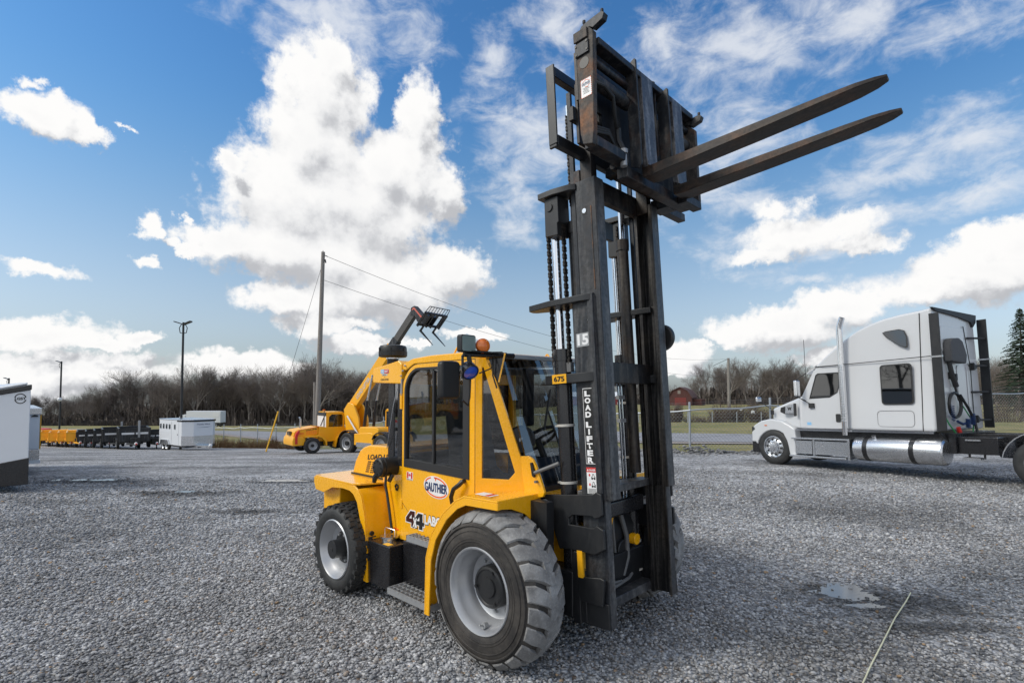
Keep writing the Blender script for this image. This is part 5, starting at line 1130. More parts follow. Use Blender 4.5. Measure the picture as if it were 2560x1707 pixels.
# second, smaller forklift seen from behind
def rear_forklift(label, loc, rz):
    o = thing('rough_terrain_forklift', label, 'forklift', loc, rz)
    h = MB(); h.prism([(-3.0, .62), (-2.98, .80), (-2.86, 1.18), (-2.72, 1.26), (-1.60, 1.40), (-1.60, .95), (-2.35, .90), (-2.45, .62)], -.66, .66); hd = h.build('engine_hood', 'yellow_far', o, bevel=.05)
    h = MB(); h.prism([(-2.99, .42), (-3.01, .66), (-2.96, .90), (-2.30, .90), (-2.30, .42)], -.80, .80); h.build('counterweight', 'yellow_far', o, bevel=.06)
    for s in (-1, 1):
        MB().prism([(-2.87, .52), (-2.74, .52), (-2.74, .90), (-2.62, 1.20), (-2.68, 1.235), (-2.80, 1.12), (-2.87, .90)], *sorted((s*.815, s*.60))).build('red_stripe', 'reddecal', hd)
        MB().tube([(-2.68, s*.64, 1.25), (-1.6, s*.66, 1.395)], .014, 5).build('red_stripe', 'reddecal', hd)
    MB().box((-3.02, -.30, .98), (-2.90, .12, 1.18)).build('grille', plain('grille_brown', (.10, .07, .04), .6), hd)
    lv = MB()
    for k in range(4):
        for j in range(5): lv.box((-2.25+j*.12, -.668, 1.02+k*.055), (-2.16+j*.12, -.655, 1.04+k*.055))
    lv.box((-2.62, -.668, 1.04), (-2.36, -.655, 1.09)); lv.build('louvre', 'orangedecal', hd)
    text('lettering', 'LOAD LIFTER', 'blackdecal', hd, (-1.95, -.664, 1.26), (1, 0, .1), PZ, w=.62, h=.06, bold=.04, lift=.004)
    MB().tube([(-2.30, .15, 1.30), (-2.30, .15, 1.80), (-2.36, .15, 1.92)], .05, 10).build('exhaust_pipe', 'alu', o)
    d = MB(); d.prism([(-2.45, .92), (-1.6, .95), (-1.35, .84), (-1.18, .62), (-1.18, .36), (-1.26, .36), (-1.30, .58), (-1.46, .78), (-1.70, .86), (-2.40, .84)], -.95, -.60); d.prism([(-2.45, .92), (-1.6, .95), (-1.35, .84), (-1.18, .62), (-1.18, .36), (-1.26, .36), (-1.30, .58), (-1.46, .78), (-1.70, .86), (-2.40, .84)], .60, .95); d.build('rear_fender', 'yellow_far', o, bevel=.02)
    cbn = MB(); win = [(-1.03, 1.36), (-.22, 1.36), (-.22, 1.95), (-.30, 2.06), (-.85, 2.06), (-1.0, 1.92)]
    cbn.prism([(-1.62, .70), (-1.55, 1.42), (-1.16, 1.36), (-1.16, 2.12), (-1.02, 2.2), (-.28, 2.2), (-.13, 2.12), (-.10, 1.30), (.18, 1.28), (.24, 1.16), (-.14, .98), (-.42, .58), (-1.2, .56)], -.70, -.66, 'xz', [win])
    cbn.prism([(-1.62, .70), (-1.55, 1.42), (-1.16, 1.36), (-1.16, 2.12), (-1.02, 2.2), (-.28, 2.2), (-.13, 2.12), (-.10, 1.30), (.18, 1.28), (.24, 1.16), (-.14, .98), (-.42, .58), (-1.2, .56)], .66, .70, 'xz', [win])
    cbn.box((-1.10, -.68, 2.15), (-.22, .68, 2.20)); cbn.box((-1.6, -.66, .60), (-.2, .66, .75))
    cab_ = cbn.build('cab', 'yellow_far', o, bevel=.015)
    for s in (-1, 1): MB().prism(win, *sorted((s*.675, s*.668))).build('side_window', 'glassdark', cab_)
    MB().hexa([(-1.17, -.64, 1.36), (-1.15, -.64, 1.36), (-1.15, .64, 1.36), (-1.17, .64, 1.36), (-1.17, -.64, 1.98), (-1.15, -.64, 1.98), (-1.15, .64, 1.98), (-1.17, .64, 1.98)]).build('rear_window', 'whitedecal', cab_)
    MB().box((-1.2, -.66, 1.98), (-1.15, .66, 2.15)).box((-1.2, -.45, 1.3), (-1.17, -.38, 2.25)).tube([(-1.19, .1, 1.4), (-1.19, -.5, 2.0)], .02, 5).build('rear_frame', 'black', cab_)
    MB().cyl((-1.2, -.42, 2.25), (-1.2, -.42, 2.34), .07, n=12).build('beacon', 'amber', cab_)
    MB().tube([(-.12, -.68, 2.1), (.16, -.68, 1.28)], .04, 6).tube([(-.12, .68, 2.1), (.16, .68, 1.28)], .04, 6).build('front_pillar', 'yellow_far', cab_)
    f = MB(); ln = [(-.72, .25), (-.62, .75), (-.35, 1.05), (-.1, 1.12), (.30, 1.12)]; f.sheet(ln, -1.0, -.5, .03); f.sheet(ln, 1.0, .5, -.03); f.build('front_fender', 'yellow_far', o)
    MB().box((-2.4, -.5, .32), (.4, .5, .66)).build('chassis', 'black', o)
    for y, s in ((-1.02, 1), (1.02, -1)):
        wheel_parts(o, 0, y, .52, .53, .34, s, .29, 'rubbernew', 'rim'); wheel_parts(o, -2.0, y, .41, .43, .27, s, .24)
    m = MB()
    for s in (-1, 1): m.box((.50, s*.42-.06, .25), (.72, s*.42+.06, 2.35))
    for z in (.4, 1.2, 1.95): m.box((.55, -.42, z), (.62, .42, z+.12))
    m.box((.72, -.62, 1.75), (.82, .62, 1.85)); m.box((.72, -.62, 2.25), (.82, .62, 2.35)); m.box((.45, -.50, 2.32), (.9, .55, 2.42)); m.cyl((.48, -.3, .4), (.48, -.3, 1.9), .05, n=8); m.cyl((.48, .3, .4), (.48, .3, 1.9), .05, n=8)
    m.build('mast', 'black', o, bevel=.008)
    for y in (-.35, .22): MB().box((.80, y, .35), (.86, y+.14, 1.8)).box((.80, y, .32), (1.9, y+.14, .37)).build('fork', 'black', o)
    return o
F2 = (.77, .64); p = at(784, 980, 29.0); rear = Vector((p.x, 29.0)); f = Vector(F2).normalized(); l = Vector((-f.y, f.x))
org = rear+f*2.0+l*1.0
FK2 = rear_forklift('smaller yellow forklift seen from behind with red striped hood next to the telehandler', (org.x, org.y, -1.40), face(F2))
# one more of the same machines stands off to the left of the camera and shows mirrored in the cab window
rear_forklift('yellow forklift standing left of the white cargo trailer, seen mirrored in the cab window', (-21, 5.6, tz(-21, 5.6)), R(-48))

# telehandler with raised boom
def telehandler():
    F = Vector((math.cos(R(-33)), math.sin(R(-33)))); Lh = Vector((-F.y, F.x)); p = at(867, 980, 29.0)
    org = Vector((p.x, 29.0))-Lh*-1.02+F*0   # origin between the rear wheels
    o = thing('telehandler', 'yellow telehandler with black boom raised high and forks tipped down', 'telehandler', (org.x, org.y, -1.42), R(-33))
    b = MB(); b.prism([(-.75, .55), (-.75, 1.02), (.55, 1.05), (3.2, 1.10), (3.35, .95), (3.35, .50), (2.3, .42), (.6, .42)], -.62, .62); body = b.build('chassis', 'yellow_far', o, bevel=.04)
    b = MB(); b.prism([(.62, .50), (2.05, .50), (2.05, 1.12), (1.9, 1.20), (.62, 1.10)], -1.02, -.62); b.build('side_box', 'yellow_far', o, bevel=.03)
    MB().box((.8, -1.035, .42), (1.95, -.9, .66)).build('step', 'alu', o)
    b = MB(); b.prism([(.95, 1.05), (.90, 1.30), (1.05, 1.48), (2.3, 1.50), (2.45, 1.38), (2.45, 1.05)], -1.0, -.30); b.build('engine_cover', 'yellow_far', o, bevel=.05)
    c = MB(); c.prism([(1.5, 1.1), (1.5, 2.30), (1.6, 2.42), (2.5, 2.42), (2.75, 2.2), (2.95, 1.1)], .35, 1.0); cb_ = c.build('cab', 'yellow_far', o, bevel=.06)
    MB().prism([(1.62, 1.45), (1.62, 2.28), (2.45, 2.28), (2.68, 1.45)], .342, .349).build('side_window', 'glassdark', cb_)
    MB().box((1.492, .42, 1.5), (1.499, .94, 2.25)).build('rear_window', 'whitedecal', cb_)
    t_ = MB(); t_.prism([(-.75, 1.0), (-.95, 2.35), (-.60, 2.75), (-.15, 2.62), (.25, 1.9), (.35, 1.05)], -.42, -.30); t_.prism([(-.75, 1.0), (-.95, 2.35), (-.60, 2.75), (-.15, 2.62), (.25, 1.9), (.35, 1.05)], .20, .32); t_.box((-.85, -.35, 1.0), (-.70, .25, 2.1)); t_.build('boom_tower', 'yellow_far', o, bevel=.02)
    d = Vector((math.cos(R(47)), 0, math.sin(R(47)))); n_ = Vector((-d.z, 0, d.x)); p0 = Vector((-.62, -.05, 2.45))
    def beam(nm, s0, s1, hw, hh, mat, par, bev=.02, off=0):
        def P(s, a, q): v = p0+d*s+n_*(q+off); return (v.x, v.y+a, v.z)
        return MB().hexa([P(s0, -hw, -hh), P(s1, -hw, -hh), P(s1, hw, -hh), P(s0, hw, -hh), P(s0, -hw, hh), P(s1, -hw, hh), P(s1, hw, hh), P(s0, hw, hh)]).build(nm, mat, par, bevel=bev)
    bm_ = beam('boom', -.5, 4.5, .19, .27, 'yellow_far', o); mid = beam('boom_section', 4.4, 5.0, .16, .22, 'mast', bm_); beam('boom_section', 4.9, 6.95, .13, .19, plain('boom_grey', (.075, .07, .065), .5), bm_)
    a_ = p0+d*1.5; text('lettering', 'LOAD LIFTER', 'alu', bm_, (a_.x, -.05-.195, a_.z), d, n_, w=1.5, h=.22, bold=.03, lift=.004)
    tip = p0+d*6.9
    hdm = MB(); hdm.prism([(tip.x-.20, tip.z-.2), (tip.x-.18, tip.z+.20), (tip.x+.05, tip.z+.28), (tip.x+.62, tip.z-.25), (tip.x+1.05, tip.z-.33), (tip.x+1.10, tip.z-.62), (tip.x+.55, tip.z-.70), (tip.x+.25, tip.z-.55), (tip.x+.1, tip.z-.25)], -.20, .10)
    hh = hdm.build('boom_head', 'mast', bm_, bevel=.01)
    MB().prism([(tip.x-.12, tip.z+.05), (tip.x-.05, tip.z+.17), (tip.x+.06, tip.z+.19), (tip.x+.56, tip.z-.30), (tip.x+1.02, tip.z-.39), (tip.x+1.02, tip.z-.46), (tip.x+.52, tip.z-.37), (tip.x+.04, tip.z+.10)], -.206, -.20).build('red_stripe', plain('faded_red', (.62, .14, .10), .5), hh)
    k = Vector((tip.x+1.12, -.05, tip.z-.55)); fd = Vector((math.cos(R(-43)), 0, math.sin(R(-43)))); fu = Vector((-fd.z, 0, fd.x))
    def Q(a, y, c_): v = k+fd*a+fu*c_; return (v.x, v.y+y, v.z)
    W = .82; g = MB()
    for c_ in (-.30, .42): g.hexa([Q(0, -W, c_-.05), Q(.1, -W, c_-.05), Q(.1, W, c_-.05), Q(0, W, c_-.05), Q(0, -W, c_+.05), Q(.1, -W, c_+.05), Q(.1, W, c_+.05), Q(0, W, c_+.05)])
    for y in (-W, W-.06, -.2, .12): g.hexa([Q(-.02, y, -.42), Q(.1, y, -.42), Q(.1, y+.06, -.42), Q(-.02, y+.06, -.42), Q(-.02, y, .45), Q(.1, y, .45), Q(.1, y+.06, .45), Q(-.02, y+.06, .45)])
    g.hexa([Q(-.25, -.35, -.28), Q(.0, -.35, -.28), Q(.0, .3, -.28), Q(-.25, .3, -.28), Q(-.25, -.35, .2), Q(.0, -.35, .2), Q(.0, .3, .2), Q(-.25, .3, .2)])
    g.tube([Q(.02, -W, .45), Q(.02, -W+.06, .80), Q(.02, W-.06, .80), Q(.02, W, .45)], .022, 6)
    for i in range(1, 8): y = -W+2*W*i/8; g.tube([Q(.02, y, .45), Q(.02, y, .80)], .016, 5)
    g.build('fork_carriage', 'blackgloss', bm_)
    for y in (-.52, .42):
        q = MB(); q.hexa([Q(.1, y, -.62), Q(.16, y, -.62), Q(.16, y+.1, -.62), Q(.1, y+.1, -.62), Q(.1, y, .40), Q(.16, y, .40), Q(.16, y+.1, .40), Q(.1, y+.1, .40)])
        q.hexa([Q(.1, y, -.66), Q(1.25, y+.03, -.62), Q(1.25, y+.07, -.62), Q(.1, y+.1, -.66), Q(.1, y, -.58), Q(1.25, y+.03, -.60), Q(1.25, y+.07, -.60), Q(.1, y+.1, -.58)]); q.build('fork', 'blackgloss', bm_)
    for y in (-.36, .30):
        v = p0+d*2.6; cyl = MB().cyl((.62, y, 1.05), (.55+(v.x-.55)*.55, y, 1.05+(v.z-1.05)*.55), .085, n=12).build('lift_cylinder', 'blackgloss', o)
        MB().cyl((.55+(v.x-.55)*.5, y, 1.05+(v.z-1.05)*.5), (v.x+.12, y, v.z-.1), .05, n=12).build('piston_rod', 'alu', cyl)
    MB().tube([(-.55, -.50, 2.0), (.55, -.62, .95)], .045, 8).build('cross_brace', 'white', o)
    for x, y, s in ((0, -1.02, 1), (2.62, -1.02, 1), (0, 1.02, -1), (2.62, 1.02, -1)):
        wheel_parts(o, x, y, .56, .57, .36, s, .34, 'rubbernew', 'rim', 36)
        ln = [(x+.66*math.cos(R(a)), .56+.68*math.sin(R(a))) for a in range(200, 19, -15)][3:]
        MB().sheet(ln, *sorted((y-s*.03, y+s*.42)), .03).build('mudguard', 'black', o)
    return o
telehandler()

# white cargo trailer cut by the left edge
def cargo_trailer():
    A = at(78, 980, 11.0); B = Vector((A.x-1.42, A.y-.38))   # right corner, then nose running left and nearer
    o = thing('cargo_trailer', 'large white enclosed cargo trailer with black skirt at the left edge', 'trailer', (A.x, A.y, tz(A.x, A.y)))
    g0 = tz(A.x, A.y); zt = EYE-11*(962-980)/1335-g0; zm = EYE-11*(1144-980)/1335-g0; zb = EYE-11*(1208-980)/1335-g0
    d = Vector((B.x-A.x, B.y-A.y, 0)); n_ = Vector((-d.y, d.x, 0)).normalized()
    bk = Vector((-.80, .60, 0))*5.2
    if n_.dot(bk) < 0: n_ = -n_
    e = Vector((0, 0, 0)); plan = [e, d*.96, d*1.75+n_*.55, d*1.75+n_*.55+bk, d*.96+bk, bk]
    bk = Vector((-.74, .67, 0)); plan = [e, d, d*1.35+bk*1.2, d*1.3+bk*3.5, d*.9+bk*5, bk*5]
    tops = [zt, zt-.30, zt-.34, zt-.1, zt+.0, zt]; mids = [zm, zm-.30, zm-.34, zm, zm, zm]; bots = [zb, zb-.12, zb-.12, zb, zb, zb]
    def shell(lo, hi, grow=0):
        m = MB(); k = len(plan); vs = [(p.x, p.y, z) for p, z in zip(plan, lo)]+[(p.x, p.y, z) for p, z in zip(plan, hi)]
        if grow: c = sum(plan, Vector())/k; vs = [(c.x+(x-c.x)*grow, c.y+(y-c.y)*grow, z) for x, y, z in vs]
        m.add(vs, [list(range(k))[::-1], [i+k for i in range(k)]]+[[i, (i+1) % k, (i+1) % k+k, i+k] for i in range(k)]); return m
    body = shell(mids, tops).build('body', 'trailerwhite', o, bevel=.02)
    shell([t-.10 for t in tops], [t+.012 for t in tops], 1.012).build('roof_trim', 'blackgloss', o, bevel=.015)
    shell([t+.0 for t in tops], [t+.06 for t in tops], .96).build('roof', 'trailerwhite', o, bevel=.03)
    shell(bots, [z+.01 for z in mids], 1.004).build('skirt', 'blackgloss', o, bevel=.01)
    # ring emblem
    c = d.normalized()*.175; r_ = -d.normalized(); nf = r_.cross(Vector((0, 0, 1)))
    c = Vector((c.x, c.y, EYE-11*(996-980)/1335-g0))
    em = MB(lambda p: tuple(c+r_*p[0]+Vector((0, 0, 1))*p[2]+nf*(.006-p[1])))
    def rg(a0, a1, r0=.088, r1=.105): return [(r1*math.cos(R(a0+(a1-a0)*i/16)), r1*math.sin(R(a0+(a1-a0)*i/16))) for i in range(17)]+[(r0*math.cos(R(a1-(a1-a0)*i/16)), r0*math.sin(R(a1-(a1-a0)*i/16))) for i in range(17)]
    em.prism(rg(15, 165), 0, .004); em.prism(rg(195, 345), 0, .004); e_ = em.build('ring_emblem', 'blackdecal', body)
    text('lettering', 'LGST', 'blackdecal', e_, tuple(c), r_, PZ, w=.19, h=.055, bold=.03, lift=.007)
    cp_ = d*1.25+n_*-.2
    MB().box((cp_.x-.1, cp_.y-.1, .15), (cp_.x+.12, cp_.y+.1, .34)).cyl((cp_.x+.1, cp_.y, .0), (cp_.x+.1, cp_.y, .5), .035, n=10).build('coupler', 'alu', o)
    wheel_parts(o, plan[4].x*.6, plan[4].y*.5, .36, .36, .2, 1)
cargo_trailer()
def corner_trailer():
    D = 15.0; A = at(104, 980, D); g0 = tz(A.x, D); Z = lambda v: EYE-D*(v-980)/1335-g0
    o = thing('cargo_trailer', 'white trailer with aluminium gravel guard half hidden behind the large cargo trailer', 'trailer', (A.x, D, g0), R(44))
    MB().box((-2.6, 0, Z(1122)), (0, 4.5, Z(1034))).build('body', 'trailerwhite', o, bevel=.03)
    MB().box((-2.62, -.03, Z(1036)), (.03, 4.5, Z(1019))).build('roof_cap', 'alu', o, bevel=.02)
    MB().box((-2.6, -.008, Z(1148)), (0, .3, Z(1122))).build('gravel_guard', 'alu', o, bevel=.006)
    MB().box((-2.6, -.05, Z(1156)), (.02, 4.5, Z(1148))).build('chassis', 'white', o)
    MB().box((.0, .0, Z(1122)), (.02, .03, Z(1036))).build('corner_trim', 'goldplate', o)
    MB().prism([(-.20, Z(1041)), (-.04, Z(1041)), (-.06, Z(1038)), (-.12, Z(1036.5)), (-.18, Z(1038))], -.03, -.001).build('marker_lamp', 'blackdecal', o)
    wheel_parts(o, -.25, 3.0, .34, .34, .2, -1)
corner_trailer()

# horse trailer
def horse_trailer():
    D = 41.0; p = at(478, 980, D); g0 = tz(p.x, D)
    o = thing('horse_trailer', 'white horse trailer with five small windows and an aluminium lower nose', 'trailer', (p.x, D, g0), face((.82, -.57)))
    k = 1.0; plan = [(-2.7, -1.05), (.9, -1.05), (1.75, -.5), (1.75, .75), (.9, 1.25), (-2.7, 1.25)]
    plan = [(-2.7, -1.05), (1.0, -1.05), (1.55, -.45), (1.55, .95), (1.0, 1.35), (-2.7, 1.35)]
    b = MB(); b.prism(plan, .42, 2.30, 'xy'); body = b.build('body', 'trailerwhite', o, bevel=.04)
    b = MB(); b.prism([(x*1.01, y*1.02) for x, y in plan], 2.28, 2.36, 'xy'); b.build('roof', 'alu', o, bevel=.03)
    b = MB(); b.prism([(.3, -1.075), (1.02, -1.075), (1.58, -.46), (1.58, .98), (1.02, 1.40), (.3, 1.40)], 2.20, 2.33, 'xy'); b.build('roof_trim', 'blackgloss', o)
    b = MB(); b.prism([(1.0, -1.062), (1.56, -.455), (1.56, .96), (1.0, 1.36), (.95, 1.3), (.95, -1.0)], .46, 1.15, 'xy'); b.build('gravel_guard', 'alu', o)
    for x in (-2.55, -2.05, -1.55, -1.05, -.2): MB().prism(rrect(x, 1.62, x+.26, 1.98, .05), -1.066, -1.048).build('window', 'glassdark', body)
    MB().box((.35, -1.06, 1.18), (.42, -1.04, 1.28)).build('door_latch', 'blackdecal', body)
    sl = MB()
    for z in (.95, 1.08, 1.21, 1.34): sl.box((-2.68, -1.06, z), (-.65, -1.045, z+.02))
    sl.build('side_rib', 'white', body)
    sl = MB(); sl.box((-.62, -1.058, .5), (-.60, -1.045, 2.2)); sl.box((.55, -1.058, .5), (.57, -1.045, 2.2)); sl.build('door_seam', 'galv', body)
    MB().prism([(-2.3, .42), (-2.2, .78), (-1.0, .80), (-.72, .45)], -1.16, -1.04).build('mudguard', 'alu', o, bevel=.02)
    for x in (-1.85, -1.25): wheel_parts(o, x, -1.10, .33, .34, .2, 1, .21, rim='alu', n=20); wheel_parts(o, x, 1.38, .33, .34, .2, -1, .21, n=16)
    text('lettering', 'Travalu Wind', 'navydecal', body, (1.562, .25, 2.0), (0, 1, 0), PZ, w=.95, h=.10, bold=.01, shear=.3, lift=.006)
    MB().prism([(-.3, 1.77), (.5, 1.79), (.9, 1.82), (.5, 1.765)], 1.556, 1.566, 'yz').build('swoosh', 'navydecal', body)
    MB().prism([(1.4, -.35), (1.4, .85), (2.7, .30), (2.7, .2)], .36, .46, 'xy').cyl((2.55, .25, .1), (2.55, .25, .95), .05, n=8).build('hitch_frame', 'alu', o)
    MB().ball((2.65, .25, .45), .13, 10).build('coupler', 'white', o)
    MB().box((-2.6, -.9, .3), (1.3, 1.2, .42)).build('underframe', 'black', o)
horse_trailer()

# row of dump and utility trailers
def dump_trailer(name, label, u, D, mat, group, front='black', tall=1.05, post=False, side=0):
    p = at(u, 980, D); g0 = tz(p.x, D)
    o = thing(name, label, 'trailer', (p.x, D, g0), face((.62, -.78)), group)
    b = MB(); x0, x1, w, z0 = -3.4, 0, .98, .55; zt = z0+tall; t_ = .05
    b.box((x0, -w, z0), (x1, w, z0+.06)); b.hexa([(x0, -w, z0), (x1, -w, z0), (x1, -w+t_, z0), (x0, -w+t_, z0), (x0, -w-.05, zt), (x1, -w-.05, zt), (x1, -w+t_, zt), (x0, -w+t_, zt)])
    b.hexa([(x0, w-t_, z0), (x1, w-t_, z0), (x1, w, z0), (x0, w, z0), (x0, w-t_, zt), (x1, w-t_, zt), (x1, w+.05, zt), (x0, w+.05, zt)]); b.box((x1-t_, -w, z0), (x1, w, zt)); b.box((x0, -w, z0), (x0+t_, w, zt))
    for x in (-3.0, -2.2, -1.4, -.6):
        b.box((x, -w-.09, z0), (x+.07, -w, zt)); b.box((x, w, z0), (x+.07, w+.09, zt))
    bed = b.build('bed', mat, o, bevel=.012)
    MB().tube([(x0, -w-.03, zt), (x1, -w-.03, zt), (x1, w+.03, zt), (x0, w+.03, zt), (x0, -w-.03, zt)], .05, 6).build('top_rail', mat, bed)
    if front: 
        f = MB()
        for y in (-.75, -.25, .25, .75): f.box((x1, y-.16, z0+.1), (x1+.02, y+.16, zt-.12))
        f.build('front_panel', front, bed)
    MB().box((x1, -.85, z0+tall*.58), (x1+.03, -.05, z0+tall*.72)).box((x1, .05, z0+tall*.58), (x1+.03, .85, z0+tall*.72)).build('tape', 'white' if mat == 'black' else mat, bed)
    h = MB(); h.prism([(0, -.55), (0, .55), (1.25, .09), (1.25, -.09)], .42, .54, 'xy'); h.box((.15, -.3, .54), (.75, .3, .95)); h.build('hitch_frame', mat, o, bevel=.01)
    MB().ball((1.28, 0, .55), .11, 8).box((1.0, -.06, .5), (1.5, .06, .58)).build('coupler', 'white', o)
    MB().box((1.45, -.05, .49), (1.62, .05, .59)).build('coupler_tip', 'reddecal', o)
    MB().cyl((1.05, 0, .02), (1.05, 0, .95), .045, n=8).box((.95, -.09, 0), (1.15, .09, .03)).build('jack', 'black', o)
    if post: MB().box((x1-.02, side-.07, .5), (x1+.12, side+.07, zt+.62)).build('tarp_post', 'steelgrey', o)
    for x in (-1.45, -2.2):
        for y, s in ((-1.12, 1), (1.12, -1)): wheel_parts(o, x, y, .34, .35, .2, s, .2, n=16)
    MB().prism([(-2.7, .62), (-2.55, .78), (-1.1, .78), (-.95, .62)], -1.14, -.98).prism([(-2.7, .62), (-2.55, .78), (-1.1, .78), (-.95, .62)], .98, 1.14).build('mudguard', mat, o)
    return o
gy_ = 'yellow dump trailers in the far row'; gb_ = 'black dump trailers in the far row'
for i, (u, D) in enumerate(((137, 51), (161, 50), (184, 49), (206, 48))):
    dump_trailer('dump_trailer', ['yellow dump trailer, leftmost of the yellow four', 'yellow dump trailer second from the left in the yellow four', 'yellow dump trailer third from the left in the yellow four', 'yellow dump trailer beside the first black dump trailer'][i], u, D, 'yellow_far', gy_, None, .78)
for i, (u, D, tl, po) in enumerate(((232, 47.5, .85, 0), (255, 46.5, .9, 0), (277, 45.5, .95, 0), (298, 44.5, 1.05, 1), (341, 42, 1.08, 1))):
    dump_trailer('dump_trailer', ['black dump trailer next to the yellow ones', 'black dump trailer second after the yellow ones', 'black dump trailer in the middle of the black five', 'black dump trailer with grey post in front of its bed, fourth of five', 'nearest black dump trailer with grey post and grey front panel'][i], u, D, 'black', gb_, 'mast', tl, bool(po), .25)
lf_ = dump_trailer('utility_trailer', 'dark low trailer with small yellow sticker tucked behind the horse trailer', 392, 44, 'black', None, None, .8)
MB().box((0, -.9, 1.0), (.035, -.6, 1.18)).build('sticker', 'goldplate', lf_)
MB().box((0, -.5, .85), (.035, -.1, .95)).build('sticker', 'white', lf_)
p = at(112, 980, 55); o = thing('flatbed_trailer', 'grey low trailer with a red tarpaulin left of the yellow dump trailers', 'trailer', (p.x-1, 55, tz(p.x, 55)), 0)
MB().box((-1.8, -1, .5), (1.6, 1, 1.15)).build('bed', 'galv', o); MB().box((-1.8, -1, .1), (1.6, 1, .5)).build('underframe', 'black', o); MB().prism([(.2, 1.15), (.5, 1.5), (1.3, 1.45), (1.6, 1.15)], -.6, .6).build('tarpaulin', 'reddecal', o)
for y, s in ((-1.05, 1), (1.05, -1)): wheel_parts(o, -.4, y, .3, .3, .2, s, n=14)

# vehicles on the road far away
def car(name, label, cat, u, D, rz, mat, suv=True, L=4.6, H=1.65):
    p = at(u, 980, D); o = thing(name, label, cat, (p.x, D, tz(p.x, D)+.05), rz); a = L/2
    pr = [(-a, .35), (-a, .95), (-a+.15, 1.0), (-a+.45, H), (a-2.2, H), (a-1.35, 1.02), (a-.15, .9), (a, .6), (a, .35)] if suv else [(-a, .35), (-a, .9), (-a+.6, .98), (-a+1.2, H), (a-2.0, H), (a-1.2, 1.0), (a-.15, .85), (a, .6), (a, .35)]
    b = MB(); b.prism(pr, -.9, .9); bd = b.build('body', mat, o, bevel=.08)
    w = [(-a+.45, 1.05), (-a+.65, H-.1), (a-2.25, H-.1), (a-1.55, 1.05)] if suv else [(-a+.85, 1.02), (-a+1.3, H-.1), (a-2.05, H-.1), (a-1.4, 1.02)]
    for s in (-1, 1): MB().prism(w, *sorted((s*.92, s*.88))).build('side_window', 'glassdark', bd)
    for x in (-a+.85, a-.9):
        for y, s in ((-.92, 1), (.92, -1)): wheel_parts(o, x, y, .34, .34, .22, s, n=14)
    return o
car('parked_car', 'white car with dark windows far off on the grassy rise at left', 'car', 387, 200, R(200), 'white', False, 4.8, 1.6)
car('parked_car', 'white utility vehicle far off beyond the pole, right of the box truck', 'car', 615, 190, R(0), 'white', True, 5.0, 1.75)
car('parked_car', 'small white vehicle roof in the field behind the yellow dump trailers', 'car', 146, 215, R(10), 'white', True, 3.4, 1.4)
p = at(520, 980, 135); o = thing('box_truck', 'distant white box truck and trailer showing over the horse trailer roof', 'truck', (p.x, 135, tz(p.x, 135)))
MB().box((-4.6, -1.25, 1.1), (4.0, 1.25, 4.0)).build('box', 'trailerwhite', o, bevel=.05); MB().box((2.1, -1.28, 2.5), (3.6, -1.25, 3.6)).build('panel', 'white', o); MB().box((-4.5, -1, .5), (4, 1, 1.1)).build('underframe', 'black', o)
MB().prism([(-6.6, .6), (-6.6, 2.0), (-6.2, 2.9), (-4.8, 3.2), (-4.8, .6)], -1.15, 1.15).build('cab', 'trailerwhite', o, bevel=.08)
for x in (-5.8, 1.6, 2.8):
    for y, s in ((-1.2, 1), (1.2, -1)): wheel_parts(o, x, y, .5, .5, .3, s, n=14)

# red barn, and the low farm buildings seen between the mast rails
def barn():
    D = 150; p = at(1699, 980, D); g0 = tz(p.x, D)
    o = thing('barn', 'old red wooden barn with gambrel roof at the edge of the wood', 'barn', (p.x, D, g0), R(-28)); o.scale = (.72, .72, .66)
    bm_ = worn_steel('barn_boards', (.10, .032, .028), (.16, .07, .06), (.20, .14, .13), .4, .8, (6, 6, .12)); rm_ = worn_steel('barn_roof', (.12, .055, .045), (.17, .09, .07), (.24, .17, .15), .5, .7, (4, .3, 1))
    W, H1, H2, H3 = 4.4, 3.4, 6.2, 7.6
    pr = [(-W, 0), (W, 0), (W, H1), (2.7, H2), (0, H3), (-2.7, H2), (-W, H1)]
    b = MB(); b.prism(pr, 0, 13, 'xz'); body = b.build('wall', bm_, o)
    r = MB(); ln = [(-W-.3, H1-.35), (-2.75, H2+.05), (0, H3+.05), (2.75, H2+.05), (W+.3, H1-.35)]; r.sheet(ln, -.4, 13.4, .15); r.build('roof', rm_, o)
    MB().box((-1.9, -.08, 0), (2.4, .0, 3.3)).build('door', plain('barn_door', (.16, .025, .022), .7), o)
    MB().box((-.8, -.06, 4.9), (.3, .0, 6.3)).build('loft_patch', plain('grey_boards', (.22, .19, .17), .8), o)
    MB().box((W, 3, 0), (W+3.2, 12, 2.6)).build('lean_to', bm_, o)
barn()
p = at(1505, 980, 160); o = thing('farm_shed', 'low red shed with white roof seen between the mast rails', 'shed', (p.x, 160, tz(p.x, 160)))
MB().box((-9, 0, 0), (9, 6, 2.6)).build('wall', plain('shed_red', (.22, .03, .03), .7), o); MB().prism([(-.4, 2.5), (3, 3.9), (6.4, 2.5)], -9.4, 9.4, 'yz').build('roof', 'white', o)
p = at(1478, 980, 158); 
